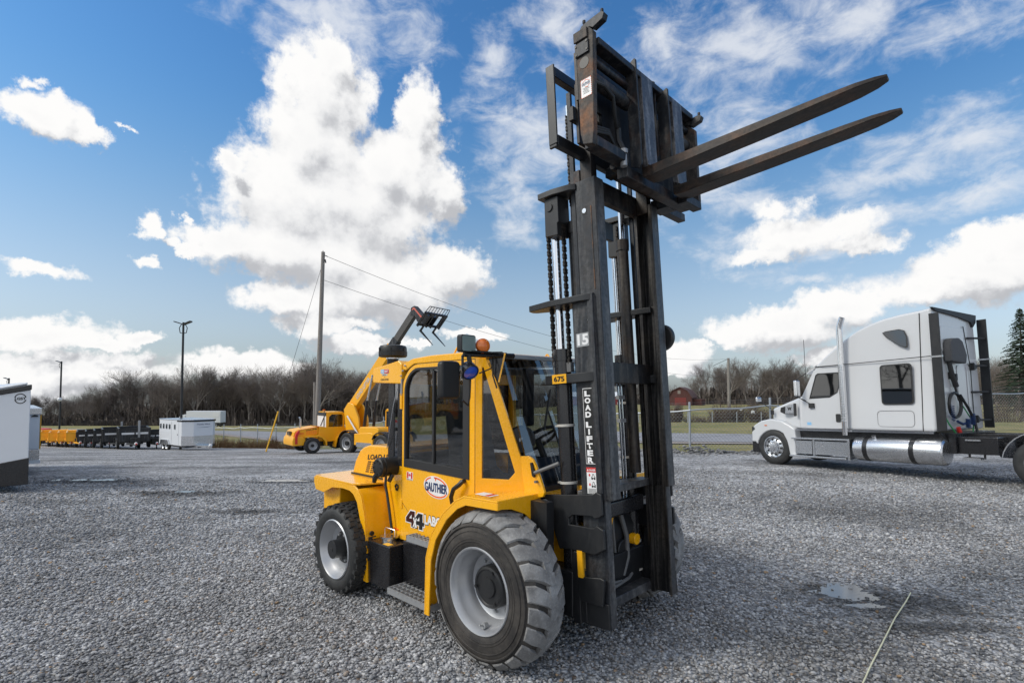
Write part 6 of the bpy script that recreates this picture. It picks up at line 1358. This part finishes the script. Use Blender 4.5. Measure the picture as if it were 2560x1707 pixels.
# ------------------------------------------------------------------ bare winter trees
def bark(name, a, b_):
    m, t, b = nt(name); oi = N(t, 'ShaderNodeObjectInfo')
    c = ramp(t, oi.outputs['Random'], [(0, a), (.5, [(x+y)/2 for x, y in zip(a, b_)]), (1, b_)])
    c = mixc(t, .5, c, ramp(t, noise_n(t, coords(t), 1.2, 4), [(.3, .65), (.7, 1.4)]), 'MULTIPLY'); t.links.new(c, b.inputs['Base Color']); setb(b, Roughness=.9, Specular_IOR_Level=.1); return m
BK = bark('bark', (.16, .142, .13), (.28, .252, .228)); TW = bark('twigs', (.125, .106, .095), (.20, .172, .154))
def grow(rng, H, spread, style):
    trunk = MB(); crown = MB()
    def br(p, d, L, r, lv):
        n = 3; pts = [p]; q = p; dd = d
        for i in range(n):
            dd = (dd+Vector((rng.gauss(0, .16), rng.gauss(0, .16), rng.gauss(.05, .10)))).normalized(); q = q+dd*(L/n); pts.append(q)
        tgt = trunk if lv < 2 else crown
        tgt.tube(pts, [r, r*.82, r*.66, r*.5], 5 if lv == 0 else (4 if lv == 1 else 3), False)
        if lv >= 5 or L < .55: return
        k = (6, 5, 5, 4, 4)[lv] if style == 0 else (7, 5, 4, 4, 3)[lv]
        for i in range(k):
            f = (.36 if lv == 0 else .22)+(.64 if lv == 0 else .78)*(i+rng.random()*.6)/k
            seg = min(n-1, int(f*n)); pos = pts[seg].lerp(pts[seg+1], min(1, f*n-seg))
            az = rng.random()*6.283; tilt = rng.uniform(.5, 1.0)*spread
            o = dd.orthogonal().normalized(); o = Matrix.Rotation(az, 3, dd) @ o
            nd = (dd*math.cos(tilt)+o*math.sin(tilt)); nd.z = nd.z*.8+.22; nd.normalize()
            br(pos, nd, L*rng.uniform(.50, .72)*(1.1-.35*f if lv == 0 else 1), max(.012, r*.52*(1-.3*f)), lv+1)
        if lv > 0: br(pts[-1], dd, L*.55, max(.012, r*.5), lv+1)
    br(Vector((0, 0, -.2)), Vector((rng.gauss(0, .04), rng.gauss(0, .04), 1)).normalized(), H*.62, H*.017, 0)
    return trunk, crown
protos = []
for i in range(7):
    rng = random.Random(40+i); H = 15; t_, c_ = grow(rng, H, (.9, .8, 1.0, .62, .85, .75, 1.05)[i], i % 2)
    o = thing('bare_tree', '', 'tree', (0, 0, -500)); trk = t_.build('trunk', BK, o, smooth=0); crn = c_.build('crown', TW, o, smooth=0); CH[o.name] = [trk, crn]; protos.append((o, [trk, crn], [False]))
def plant(pi, x, y, h, label, group, rz=None):
    o, ch, used = protos[pi]
    if not used[0]: used[0] = True; c = o
    else:
        c = o.copy(); COL.objects.link(c)
        for q in ch: d = q.copy(); COL.objects.link(d); d.parent = c
    c.location = (x, y, tz(x, y)-.2); c.rotation_euler = (0, 0, random.random()*6.28 if rz is None else rz); s = h/14.0; c.scale = (s*random.uniform(.85, 1.15), s*random.uniform(.85, 1.15), s)
    c['label'] = label; c['group'] = group; return c
LTOP = [(60, 1012), (110, 1016), (200, 998), (260, 977), (330, 956), (420, 955), (480, 944), (560, 936), (640, 940), (700, 948), (760, 934), (850, 930), (930, 936), (1050, 940), (1200, 942)]
RTOP = [(1200, 930), (1500, 955), (1600, 958), (1660, 952), (1720, 950), (1760, 938), (1820, 908), (1850, 925), (1900, 930), (1945, 908), (1990, 925), (2050, 930), (2200, 935), (2450, 930), (2700, 920)]
random.seed(11)
GL = 'bare trees at the front of the left wood'; GR = 'bare trees at the front of the right wood'
u = -120; i = 0
while u < 1240:
    D = random.uniform(172, 205); x = (u-1280)/1335*D; vt = interp(u, LTOP)+random.gauss(6, 14); h = max(8, (EYE-D*(vt-980)/1335)-tz(x, D))
    plant(i % 7, x, D, h, 'leafless grey brown tree in the wood left of the forklift', GL); u += random.uniform(9, 21)*(1.0 if u > 0 else 2); i += 1
u = 1240
while u < 2680:
    D = random.uniform(168, 200); x = (u-1280)/1335*D; vt = interp(u, RTOP)+random.gauss(6, 12); h = max(7, (EYE-D*(vt-980)/1335)-tz(x, D))
    if not (1655 < u < 1745): plant(i % 7, x, D, h, 'leafless brown tree in the wood right of the forklift', GR)
    u += random.uniform(11, 24); i += 1
# a few that stand clear and can be told apart
for (pi, u, D, vt, lab) in ((0, 1945, 120, 908, 'tall bare tree rising above the wood in front of the white truck hood'), (2, 1822, 165, 906, 'bare round topped tree right behind the weathered utility pole'), (3, 1686, 70, 1012, 'thin young tree in front of the red barn'), (4, 1880, 78, 1000, 'small crooked tree left of the white truck hood')):
    x = (u-1280)/1335*D; plant(pi, x, D, (EYE-D*(vt-980)/1335)-tz(x, D), lab, 'bare trees standing clear of the wood')
# the depth of the wood: stems and brush nobody could count
wd = MB(); random.seed(5)
for k in range(3600):
    u = random.uniform(-900, 3200); D = random.uniform(180, 250); x = (u-1280)/1335*D
    vt = interp(u, LTOP if u < 1200 else RTOP)+8+abs(random.gauss(0, 26)); z0 = tz(x, min(D, 215)); h = max(4, EYE-D*(vt-980)/1335-z0); z0 -= .5
    lx, ly = random.gauss(0, .07)*h, random.gauss(0, .07)*h
    wd.tube([(x, D, z0), (x+lx*.5, D+ly*.5, z0+h*.5), (x+lx, D+ly, z0+h)], [random.uniform(.10, .26), .09, .02], 3, False)
    for j in range(9):
        a = random.random()*6.28; t_ = random.uniform(.12, .98); L = h*random.uniform(.10, .30)*(1.15-.5*t_); p = Vector((x+lx*t_, D+ly*t_, z0+h*t_)); d = Vector((math.cos(a), math.sin(a), random.uniform(.3, 1.2))).normalized()*L
        q = p+d; wd.tube([p, q], [.05, .012], 3, False)
        for m_ in range(3): e = p.lerp(q, random.uniform(.3, .9)); wd.tube([e, e+Vector((random.gauss(0, .5), random.gauss(0, .5), random.uniform(.2, .9)))*L*.5], [.03, .01], 3, False)
wd.build('woodland_depth', TW, smooth=0, kind='stuff')
br_ = MB(); random.seed(8)
for k in range(12000):
    u = random.uniform(-900, 3200); D = random.uniform(164, 240); x = (u-1280)/1335*D
    if 1650 < u < 1735 and D < 172: continue
    z0 = tz(x, min(D, 210)); top = interp(u, LTOP if u < 1200 else RTOP); hm = (EYE-D*(top-980)/1335-z0); h = random.uniform(.6, 2.6) if D < 178 else random.uniform(1.0, max(2.5, hm*.38))
    w = random.uniform(.25, 1.1); a = random.random()*3.14; zb = z0+max(0, random.uniform(-.3, max(.1, hm*.22))) if D > 185 else z0-.2
    for m_ in range(2):
        a += 1.2; c_, s_ = math.cos(a)*w, math.sin(a)*w; j = lambda: random.uniform(.75, 1.25)
        br_.add([(x-c_*j(), D-s_*j(), zb), (x+c_*j(), D+s_*j(), zb+.3*h*random.random()), (x+c_*.5*j(), D+s_*.5*j(), zb+h*j()), (x-c_*.6*j(), D-s_*.6*j(), zb+h*j()*.8)], [(0, 1, 2, 3)])
BR = bark('brush', (.092, .078, .069), (.155, .13, .114)); 
br_.build('woodland_brush', BR, smooth=0, kind='stuff')
# shrubs of dry weeds
def shrub(label, x, y, h, w, col, n=260, group=None, name='dry_shrub'):
    m = MB(); rng = random.Random(int(x*100)+n)
    for k in range(n):
        a = rng.random()*6.28; rr = w*math.sqrt(rng.random()); b0 = Vector((rr*.5*math.cos(a), rr*.35*math.sin(a), 0)); tp = Vector((rr*math.cos(a), rr*.7*math.sin(a), h*rng.uniform(.35, 1.0)*(1-.35*(rr/w)**2)))
        m.tube([b0, b0.lerp(tp, .55)+Vector((rng.gauss(0, .06), rng.gauss(0, .06), 0)), tp], [.016, .011, .004], 3, False)
        for q in range(3): e = b0.lerp(tp, rng.uniform(.4, .95)); m.tube([e, e+Vector((rng.gauss(0, .16), rng.gauss(0, .16), rng.uniform(.05, .3)))*h*.6], [.008, .003], 3, False)
    o = m.build(name, col, smooth=0); o.location = (x, y, tz(x, y)); return tag(o, label, 'shrub', group)
WEED = bark('dry_weeds', (.13, .075, .042), (.20, .13, .075)); BUSH = bark('bare_bush', (.085, .06, .05), (.13, .10, .08))
gw = 'dry weeds along the left fence'
for i in range(11):
    u = 548+i*23; D = interp(u, [(480, 47.5), (692, 45), (1000, 33)])-.3; shrub('clump of rusty brown dry weeds at the foot of the left fence', (u-1280)/1335*D, D, random.uniform(.6, 1.25), random.uniform(.6, 1.2), WEED, 95, gw)
gh = 'bare hedge bushes along the farm fence'
for i, (u, h, w) in enumerate(((1685, 1.8, .9), (1702, 2.2, .5), (1792, 2.4, 1.3), (1810, 2.4, 1.4), (1840, 2.0, 1.2), (1856, 2.6, 1.0), (1884, 3.4, 1.1), (1666, 1.2, 1.2), (1735, 1.0, 1.4), (1765, 1.0, 1.2), (1903, 2.2, 1.2), (1925, 1.8, 1.3), (2480, 2.6, 2.2), (2530, 3.0, 2.4))):
    shrub('leafless brown bush by the low wire farm fence', (u-1280)/1335*52.5, 52.5+random.uniform(-.3, 1), h*random.uniform(.7, 1.15), w, BUSH, 120, gh)
# two scraps of plastic caught in the bushes
for (u, v, lab) in ((1851, 1022, 'torn white plastic bag caught in a bush left of the truck'), (1881, 1029, 'smaller white plastic scrap in the crooked bush beside the truck')):
    p = at(u, v, 51.8); m = MB(); 
    for k in range(7): m.add([(p.x+random.uniform(-.22, .22), p.y+random.uniform(-.1, .1), p.z+random.uniform(-.16, .16)) for _ in range(4)], [(0, 1, 2, 3)])
    tag(m.build('plastic_bag', 'whitedecal', smooth=0), lab, 'plastic bag')
# spruce on the right
def spruce(label, x, y, h):
    o = thing('spruce_tree', label, 'tree', (x, y, tz(x, y))); rng = random.Random(3)
    MB().tube([(0, 0, 0), (0, 0, h*.5), (0, 0, h)], [.26, .14, .02], 8).build('trunk', BK, o, smooth=0)
    m = MB(); z = h*.10
    while z < h*.99:
        f = 1-z/h; L0 = h*.27*f**.85+.15; k = 9 if f > .3 else 6; off = rng.random()*6.28
        for i in range(k):
            a = off+i*6.283/k+rng.gauss(0, .2); L = L0*rng.uniform(.55, 1.1); d = Vector((math.cos(a), math.sin(a), 0)); sd = Vector((-d.y, d.x, 0)); droop = -.16*L-.05; p0 = Vector((0, 0, z)); 
            n = max(4, int(L/.16))
            for j in range(1, n+1):
                t_ = j/n; p = p0+d*L*t_+Vector((0, 0, droop*t_*t_*1.3+.12*L*t_)); w = (.40*(1-t_)+.10)*min(1, L*.6)+.06
                for s in (-1, 1):
                    for q in range(2):
                        tip = p+sd*s*w*rng.uniform(.6, 1.2)+d*w*rng.uniform(.3, .8)+Vector((0, 0, rng.uniform(-.14, .03))); e = Vector((rng.gauss(0, .03), rng.gauss(0, .03), rng.uniform(.04, .09)))
                        m.add([p+e, p-e*.7, tip], [(0, 1, 2)])
            m.tube([p0, p0+d*L*.5+Vector((0, 0, .06*L)), p0+d*L+Vector((0, 0, droop*1.3+.12*L))], [.035, .02, .006], 3, False)
        z += rng.uniform(.22, .36)*(.55+f)
    mt, t, b = nt('spruce_needles'); c = ramp(t, noise_n(t, coords(t), 1.6, 5, .7), [(.3, (.012, .022, .014)), (.55, (.03, .05, .028)), (.75, (.075, .085, .045))]); t.links.new(c, b.inputs['Base Color']); setb(b, Roughness=.85)
    m.build('crown', mt, o, smooth=0)
D = 62; xx = (2556-1280)/1335*D; spruce('dark spruce tree at the right edge behind the semi truck', xx, D, EYE-D*(768-980)/1335-tz(xx, D))
for k, (u, D, vt) in enumerate(((2500, 95, 905), (2540, 90, 915), (2585, 92, 900), (2470, 99, 925))):
    x = (u-1280)/1335*D; plant((k+1) % 7, x, D, (EYE-D*(vt-980)/1335)-tz(x, D), 'bare tree beside the dark spruce behind the truck', 'bare trees around the spruce')
# trees far to the left that the cab windows mirror
for k in range(11):
    y = -14+k*3.4; x = -46-random.uniform(0, 9); plant(k % 7, x, y, random.uniform(10, 16), 'bare tree in the row left of the lot, out of frame', 'bare trees left of the lot')
# ------------------------------------------------------------------ sky, clouds and sun
SUN_AZ, SUN_EL = R(-105), R(40)       # azimuth from straight ahead (+y), to the left
W = bpy.data.worlds.new('World'); SC.world = W; W.use_nodes = True; t = W.node_tree; t.nodes.clear()
out = N(t, 'ShaderNodeOutputWorld'); bg = N(t, 'ShaderNodeBackground'); bg.inputs['Strength'].default_value = .12; t.links.new(bg.outputs[0], out.inputs['Surface'])
sk = N(t, 'ShaderNodeTexSky'); sk.sky_type = 'NISHITA'; sk.sun_disc = False; sk.sun_elevation = SUN_EL; sk.sun_rotation = SUN_AZ; sk.air_density = 1.0; sk.dust_density = 1.2; sk.ozone_density = 1.6
def px2ae(u, v, ru, rv):
    x = (u-1280)/1335; y = -(v-(853.5+75.2))/1335; c, s = math.cos(R(2.2)), math.sin(R(2.2)); d = Vector((x, c-y*s, s+y*c)).normalized()
    k = 1/math.sqrt(1+x*x+y*y)
    return (math.atan2(d.x, d.y), math.asin(d.z), ru/1335*k/max(.3, math.cos(math.asin(d.z))), rv/1335*k)
S = 1.0884
#         u     v    ru   rv  weight   (places in the sky, turned into azimuth and elevation)
CUM = [(745, 215, 105, 130), (730, 330, 125, 120), (690, 455, 180, 130), (820, 470, 190, 150), (960, 290, 52, 110), (955, 400, 85, 110), (1010, 440, 60, 60), (880, 400, 90, 90), (760, 160, 70, 70), (545, 560, 130, 42), (640, 570, 170, 70), (780, 590, 170, 90), (860, 660, 200, 85), (1035, 620, 92, 62), (660, 690, 110, 42), (730, 740, 90, 34), (820, 745, 55, 16), (530, 380, 36, 28), (425, 570, 36, 14),
       (95, 262, 115, 52, .22), (200, 300, 70, 30, .28), (75, 190, 40, 34, .55), (85, 618, 95, 28, .3), (345, 515, 42, 40, .25), (375, 545, 30, 20, .3), (440, 505, 26, 28, .4), (342, 608, 36, 22, .35), (288, 283, 40, 14, .6),
       (95, 765, 150, 42), (230, 790, 60, 22), (322, 780, 48, 20), (140, 850, 260, 46), (20, 880, 160, 60), (560, 838, 130, 30), (640, 850, 110, 26), (845, 788, 120, 26), (1095, 768, 78, 15), (960, 792, 34, 9),
       (1800, 745, 155, 48), (1930, 705, 110, 48), (1700, 770, 70, 30), (1575, 815, 62, 40), (1560, 855, 60, 16), (2270, 620, 190, 75), (2340, 560, 120, 60), (2130, 665, 120, 40), (1890, 820, 60, 24), (1610, 795, 30, 14), (1830, 548, 150, 62, .26), (1930, 525, 140, 55, .32), (1745, 590, 110, 38, .36), (1990, 560, 120, 36, .40), (1790, 480, 110, 50, .5)]
THIN = [(800, 50, 240, 85), (700, 100, 120, 60), (1190, 262, 130, 44), (1215, 350, 130, 100), (1180, 440, 60, 90), (1250, 300, 90, 60), (1285, 50, 80, 95), (1520, 110, 60, 80), (1130, 130, 60, 60), (1720, 110, 240, 110), (1950, 60, 160, 80), (2230, 50, 190, 60), (2200, 330, 260, 70), (2050, 400, 180, 40), (1800, 560, 190, 62), (1930, 520, 170, 60), (1660, 600, 70, 36), (1700, 470, 130, 40), (1700, 330, 120, 110), (2060, 640, 160, 20), (2250, 440, 170, 40), (1180, 530, 60, 50), (1860, 640, 50, 16), (1560, 420, 120, 80), (1510, 90, 36, 60), (1490, 140, 36, 40)]
def field_group():
    g = bpy.data.node_groups.new('cloud_field', 'ShaderNodeTree')
    g.interface.new_socket('P', in_out='INPUT', socket_type='NodeSocketVector'); g.interface.new_socket('Cumulus', in_out='OUTPUT', socket_type='NodeSocketFloat'); g.interface.new_socket('Thin', in_out='OUTPUT', socket_type='NodeSocketFloat'); g.interface.new_socket('Soft', in_out='OUTPUT', socket_type='NodeSocketFloat')
    gi = N(g, 'NodeGroupInput'); go = N(g, 'NodeGroupOutput')
    # noise-bent coordinates give ragged, billowing outlines
    n0 = N(g, 'ShaderNodeTexNoise'); n0.inputs['Scale'].default_value = 15; n0.inputs['Detail'].default_value = 7; n0.inputs['Roughness'].default_value = .6; g.links.new(gi.outputs[0], n0.inputs['Vector'])
    sb = N(g, 'ShaderNodeVectorMath', operation='SUBTRACT'); g.links.new(n0.outputs['Color'], sb.inputs[0]); sb.inputs[1].default_value = (.5, .5, .5)
    sc_ = N(g, 'ShaderNodeVectorMath', operation='MULTIPLY_ADD'); g.links.new(sb.outputs[0], sc_.inputs[0]); sc_.inputs[1].default_value = (.075, .06, 0); g.links.new(gi.outputs[0], sc_.inputs[2])
    n4 = N(g, 'ShaderNodeTexNoise'); n4.inputs['Scale'].default_value = 46; n4.inputs['Detail'].default_value = 5; n4.inputs['Roughness'].default_value = .65; g.links.new(gi.outputs[0], n4.inputs['Vector'])
    sb4 = N(g, 'ShaderNodeVectorMath', operation='SUBTRACT'); g.links.new(n4.outputs['Color'], sb4.inputs[0]); sb4.inputs[1].default_value = (.5, .5, .5)
    w4 = N(g, 'ShaderNodeVectorMath', operation='MULTIPLY_ADD'); g.links.new(sb4.outputs[0], w4.inputs[0]); w4.inputs[1].default_value = (.042, .03, 0); g.links.new(sc_.outputs[0], w4.inputs[2]); sc_ = w4
    def mind(lst):
        cur = None
        for ent in lst:
            u, v, ru, rv = ent[:4]
            a, e, ra, re = px2ae(u*S, v*S, ru*S, rv*S)
            m = N(g, 'ShaderNodeVectorMath', operation='MULTIPLY_ADD'); g.links.new(sc_.outputs[0], m.inputs[0]); m.inputs[1].default_value = (1/ra, 1/re, 0); m.inputs[2].default_value = (-a/ra, -e/re, 0)
            l = N(g, 'ShaderNodeVectorMath', operation='LENGTH'); g.links.new(m.outputs[0], l.inputs[0])
            if len(ent) > 4:
                ad = N(g, 'ShaderNodeMath', operation='ADD'); g.links.new(l.outputs['Value'], ad.inputs[0]); ad.inputs[1].default_value = ent[4]; l = ad
            if cur is None: cur = l.outputs[0] if len(ent) > 4 else l.outputs['Value']
            else:
                mn = N(g, 'ShaderNodeMath', operation='SMOOTH_MIN'); mn.inputs[2].default_value = .18; g.links.new(cur, mn.inputs[0]); g.links.new(l.outputs[0] if len(ent) > 4 else l.outputs['Value'], mn.inputs[1]); cur = mn.outputs[0]
        return cur
    n1 = N(g, 'ShaderNodeTexNoise'); n1.inputs['Scale'].default_value = 20; n1.inputs['Detail'].default_value = 10; n1.inputs['Roughness'].default_value = .62; g.links.new(gi.outputs[0], n1.inputs['Vector'])
    def dens(d, amp, off):
        q = N(g, 'ShaderNodeMath', operation='MULTIPLY_ADD'); g.links.new(n1.outputs['Fac'], q.inputs[0]); q.inputs[1].default_value = amp; q.inputs[2].default_value = off-amp*.5
        s = N(g, 'ShaderNodeMath', operation='SUBTRACT'); g.links.new(q.outputs[0], s.inputs[0]); g.links.new(d, s.inputs[1]); return s.outputs[0]
    md = mind(CUM); g.links.new(dens(md, 1.35, 1.10), go.inputs['Cumulus'])
    n3 = N(g, 'ShaderNodeTexNoise'); n3.inputs['Scale'].default_value = 17; n3.inputs['Detail'].default_value = 3.5; n3.inputs['Roughness'].default_value = .5; g.links.new(gi.outputs[0], n3.inputs['Vector'])
    q3 = N(g, 'ShaderNodeMath', operation='MULTIPLY_ADD'); g.links.new(n3.outputs['Fac'], q3.inputs[0]); q3.inputs[1].default_value = 1.5; q3.inputs[2].default_value = .3
    s3 = N(g, 'ShaderNodeMath', operation='SUBTRACT'); g.links.new(q3.outputs[0], s3.inputs[0]); g.links.new(md, s3.inputs[1]); g.links.new(s3.outputs[0], go.inputs['Soft'])
    mp = N(g, 'ShaderNodeMapping'); mp.inputs['Scale'].default_value = (1, 1.9, 1); mp.inputs['Rotation'].default_value = (0, 0, R(-18)); g.links.new(gi.outputs[0], mp.inputs['Vector'])
    n2 = N(g, 'ShaderNodeTexNoise'); n2.inputs['Scale'].default_value = 13; n2.inputs['Detail'].default_value = 8; n2.inputs['Roughness'].default_value = .62; n2.inputs['Distortion'].default_value = .4; g.links.new(mp.outputs[0], n2.inputs['Vector'])
    q = N(g, 'ShaderNodeMath', operation='MULTIPLY_ADD'); g.links.new(n2.outputs['Fac'], q.inputs[0]); q.inputs[1].default_value = 3.4; q.inputs[2].default_value = -1.05
    s = N(g, 'ShaderNodeMath', operation='SUBTRACT'); g.links.new(q.outputs[0], s.inputs[0]); g.links.new(mind(THIN), s.inputs[1]); g.links.new(s.outputs[0], go.inputs['Thin'])
    return g
G = field_group()
tc = N(t, 'ShaderNodeTexCoord'); sp = N(t, 'ShaderNodeSeparateXYZ'); t.links.new(tc.outputs['Generated'], sp.inputs[0])
az = N(t, 'ShaderNodeMath', operation='ARCTAN2'); t.links.new(sp.outputs['X'], az.inputs[0]); t.links.new(sp.outputs['Y'], az.inputs[1])
el = N(t, 'ShaderNodeMath', operation='ARCSINE'); t.links.new(sp.outputs['Z'], el.inputs[0])
cb = N(t, 'ShaderNodeCombineXYZ'); t.links.new(az.outputs[0], cb.inputs[0]); t.links.new(el.outputs[0], cb.inputs[1])
f1 = N(t, 'ShaderNodeGroup'); f1.node_tree = G; t.links.new(cb.outputs[0], f1.inputs[0])
of = N(t, 'ShaderNodeVectorMath', operation='ADD'); t.links.new(cb.outputs[0], of.inputs[0]); of.inputs[1].default_value = (-.018, .034, 0)
f2 = N(t, 'ShaderNodeGroup'); f2.node_tree = G; t.links.new(of.outputs[0], f2.inputs[0])
def mrange(v, a, b, c=0, d=1, smooth=True):
    m = N(t, 'ShaderNodeMapRange'); m.interpolation_type = 'SMOOTHSTEP' if smooth else 'LINEAR'; t.links.new(v, m.inputs['Value'])
    for nme, x in (('From Min', a), ('From Max', b), ('To Min', c), ('To Max', d)): m.inputs[nme].default_value = x
    return m.outputs[0]
cov = mrange(f1.outputs['Cumulus'], -.10, .34)
thn = mrange(f1.outputs['Thin'], -.70, 1.05, 0, .82)
df = N(t, 'ShaderNodeMath', operation='SUBTRACT'); t.links.new(f1.outputs['Soft'], df.inputs[0]); t.links.new(f2.outputs['Soft'], df.inputs[1])
d2 = N(t, 'ShaderNodeMath', operation='SUBTRACT'); t.links.new(f1.outputs['Cumulus'], d2.inputs[0]); t.links.new(f2.outputs['Cumulus'], d2.inputs[1])
d3 = N(t, 'ShaderNodeMath', operation='MULTIPLY_ADD'); t.links.new(d2.outputs[0], d3.inputs[0]); d3.inputs[1].default_value = .45; t.links.new(df.outputs[0], d3.inputs[2])
lit = mrange(d3.outputs[0], -.95, .55)
deep = mrange(f1.outputs['Soft'], .45, 1.3)      # thick cores turn grey away from the sunlit rim
dk = N(t, 'ShaderNodeMath', operation='MULTIPLY'); t.links.new(deep, dk.inputs[0]); dk.inputs[1].default_value = .16
lt = N(t, 'ShaderNodeMath', operation='SUBTRACT', use_clamp=True); t.links.new(lit, lt.inputs[0]); t.links.new(dk.outputs[0], lt.inputs[1])
ccol = ramp(t, lt.outputs[0], [(0, (2.85, 2.9, 3.05)), (.22, (3.5, 3.55, 3.68)), (.45, (4.35, 4.38, 4.45)), (.72, (4.95, 4.95, 4.97)), (1, (5.45, 5.41, 5.35))])
hs = N(t, 'ShaderNodeHueSaturation'); t.links.new(mrange(el.outputs[0], .02, .62, .46, 1.12), hs.inputs['Saturation']); t.links.new(mrange(el.outputs[0], .0, .55, .78, 1.0), hs.inputs['Value']); t.links.new(sk.outputs[0], hs.inputs['Color'])
tint = mixc(t, mrange(el.outputs[0], .03, .5), (.74, .82, .90), (.42, .74, .93)); skc = mixc(t, 1.0, hs.outputs[0], tint, 'MULTIPLY')
c1 = mixc(t, thn, skc, (4.5, 4.65, 4.9)); c2 = mixc(t, cov, c1, ccol)
# unseen broken cloud deck overhead and behind the viewer, added to whiten ambient light
ng = N(t, 'ShaderNodeMath', operation='MULTIPLY'); t.links.new(az.outputs[0], ng.inputs[0]); ng.inputs[1].default_value = -1.0
lr = N(t, 'ShaderNodeMath', operation='MAXIMUM'); t.links.new(mrange(ng.outputs[0], .98, 1.25), lr.inputs[0]); t.links.new(mrange(az.outputs[0], 2.2, 2.6), lr.inputs[1])
mk = N(t, 'ShaderNodeMath', operation='MAXIMUM'); t.links.new(lr.outputs[0], mk.inputs[0]); t.links.new(mrange(el.outputs[0], .78, 1.0), mk.inputs[1])
dn = mrange(noise_n(t, tc.outputs['Generated'], 3.2, 7, .6), .36, .56)
dm = N(t, 'ShaderNodeMath', operation='MULTIPLY'); t.links.new(mk.outputs[0], dm.inputs[0]); t.links.new(dn, dm.inputs[1])
c2 = mixc(t, dm.outputs[0], c2, ramp(t, noise_n(t, tc.outputs['Generated'], 5, 5, .6), [(.3, (5.2, 5.3, 5.5)), (.7, (7.6, 7.5, 7.3))])); t.links.new(c2, bg.inputs['Color'])
for r_ in [n for n in t.nodes if n.type == 'MIX']: r_.clamp_result = False
sun = bpy.data.objects.new('sun', bpy.data.lights.new('sun', 'SUN')); COL.objects.link(sun)
sun.data.energy = 1.35; sun.data.angle = R(16); sun.data.color = (1.0, .93, .82)
sd = Vector((math.sin(SUN_AZ)*math.cos(SUN_EL), math.cos(SUN_AZ)*math.cos(SUN_EL), math.sin(SUN_EL)))
sun.rotation_euler = sd.to_track_quat('Z', 'Y').to_euler()
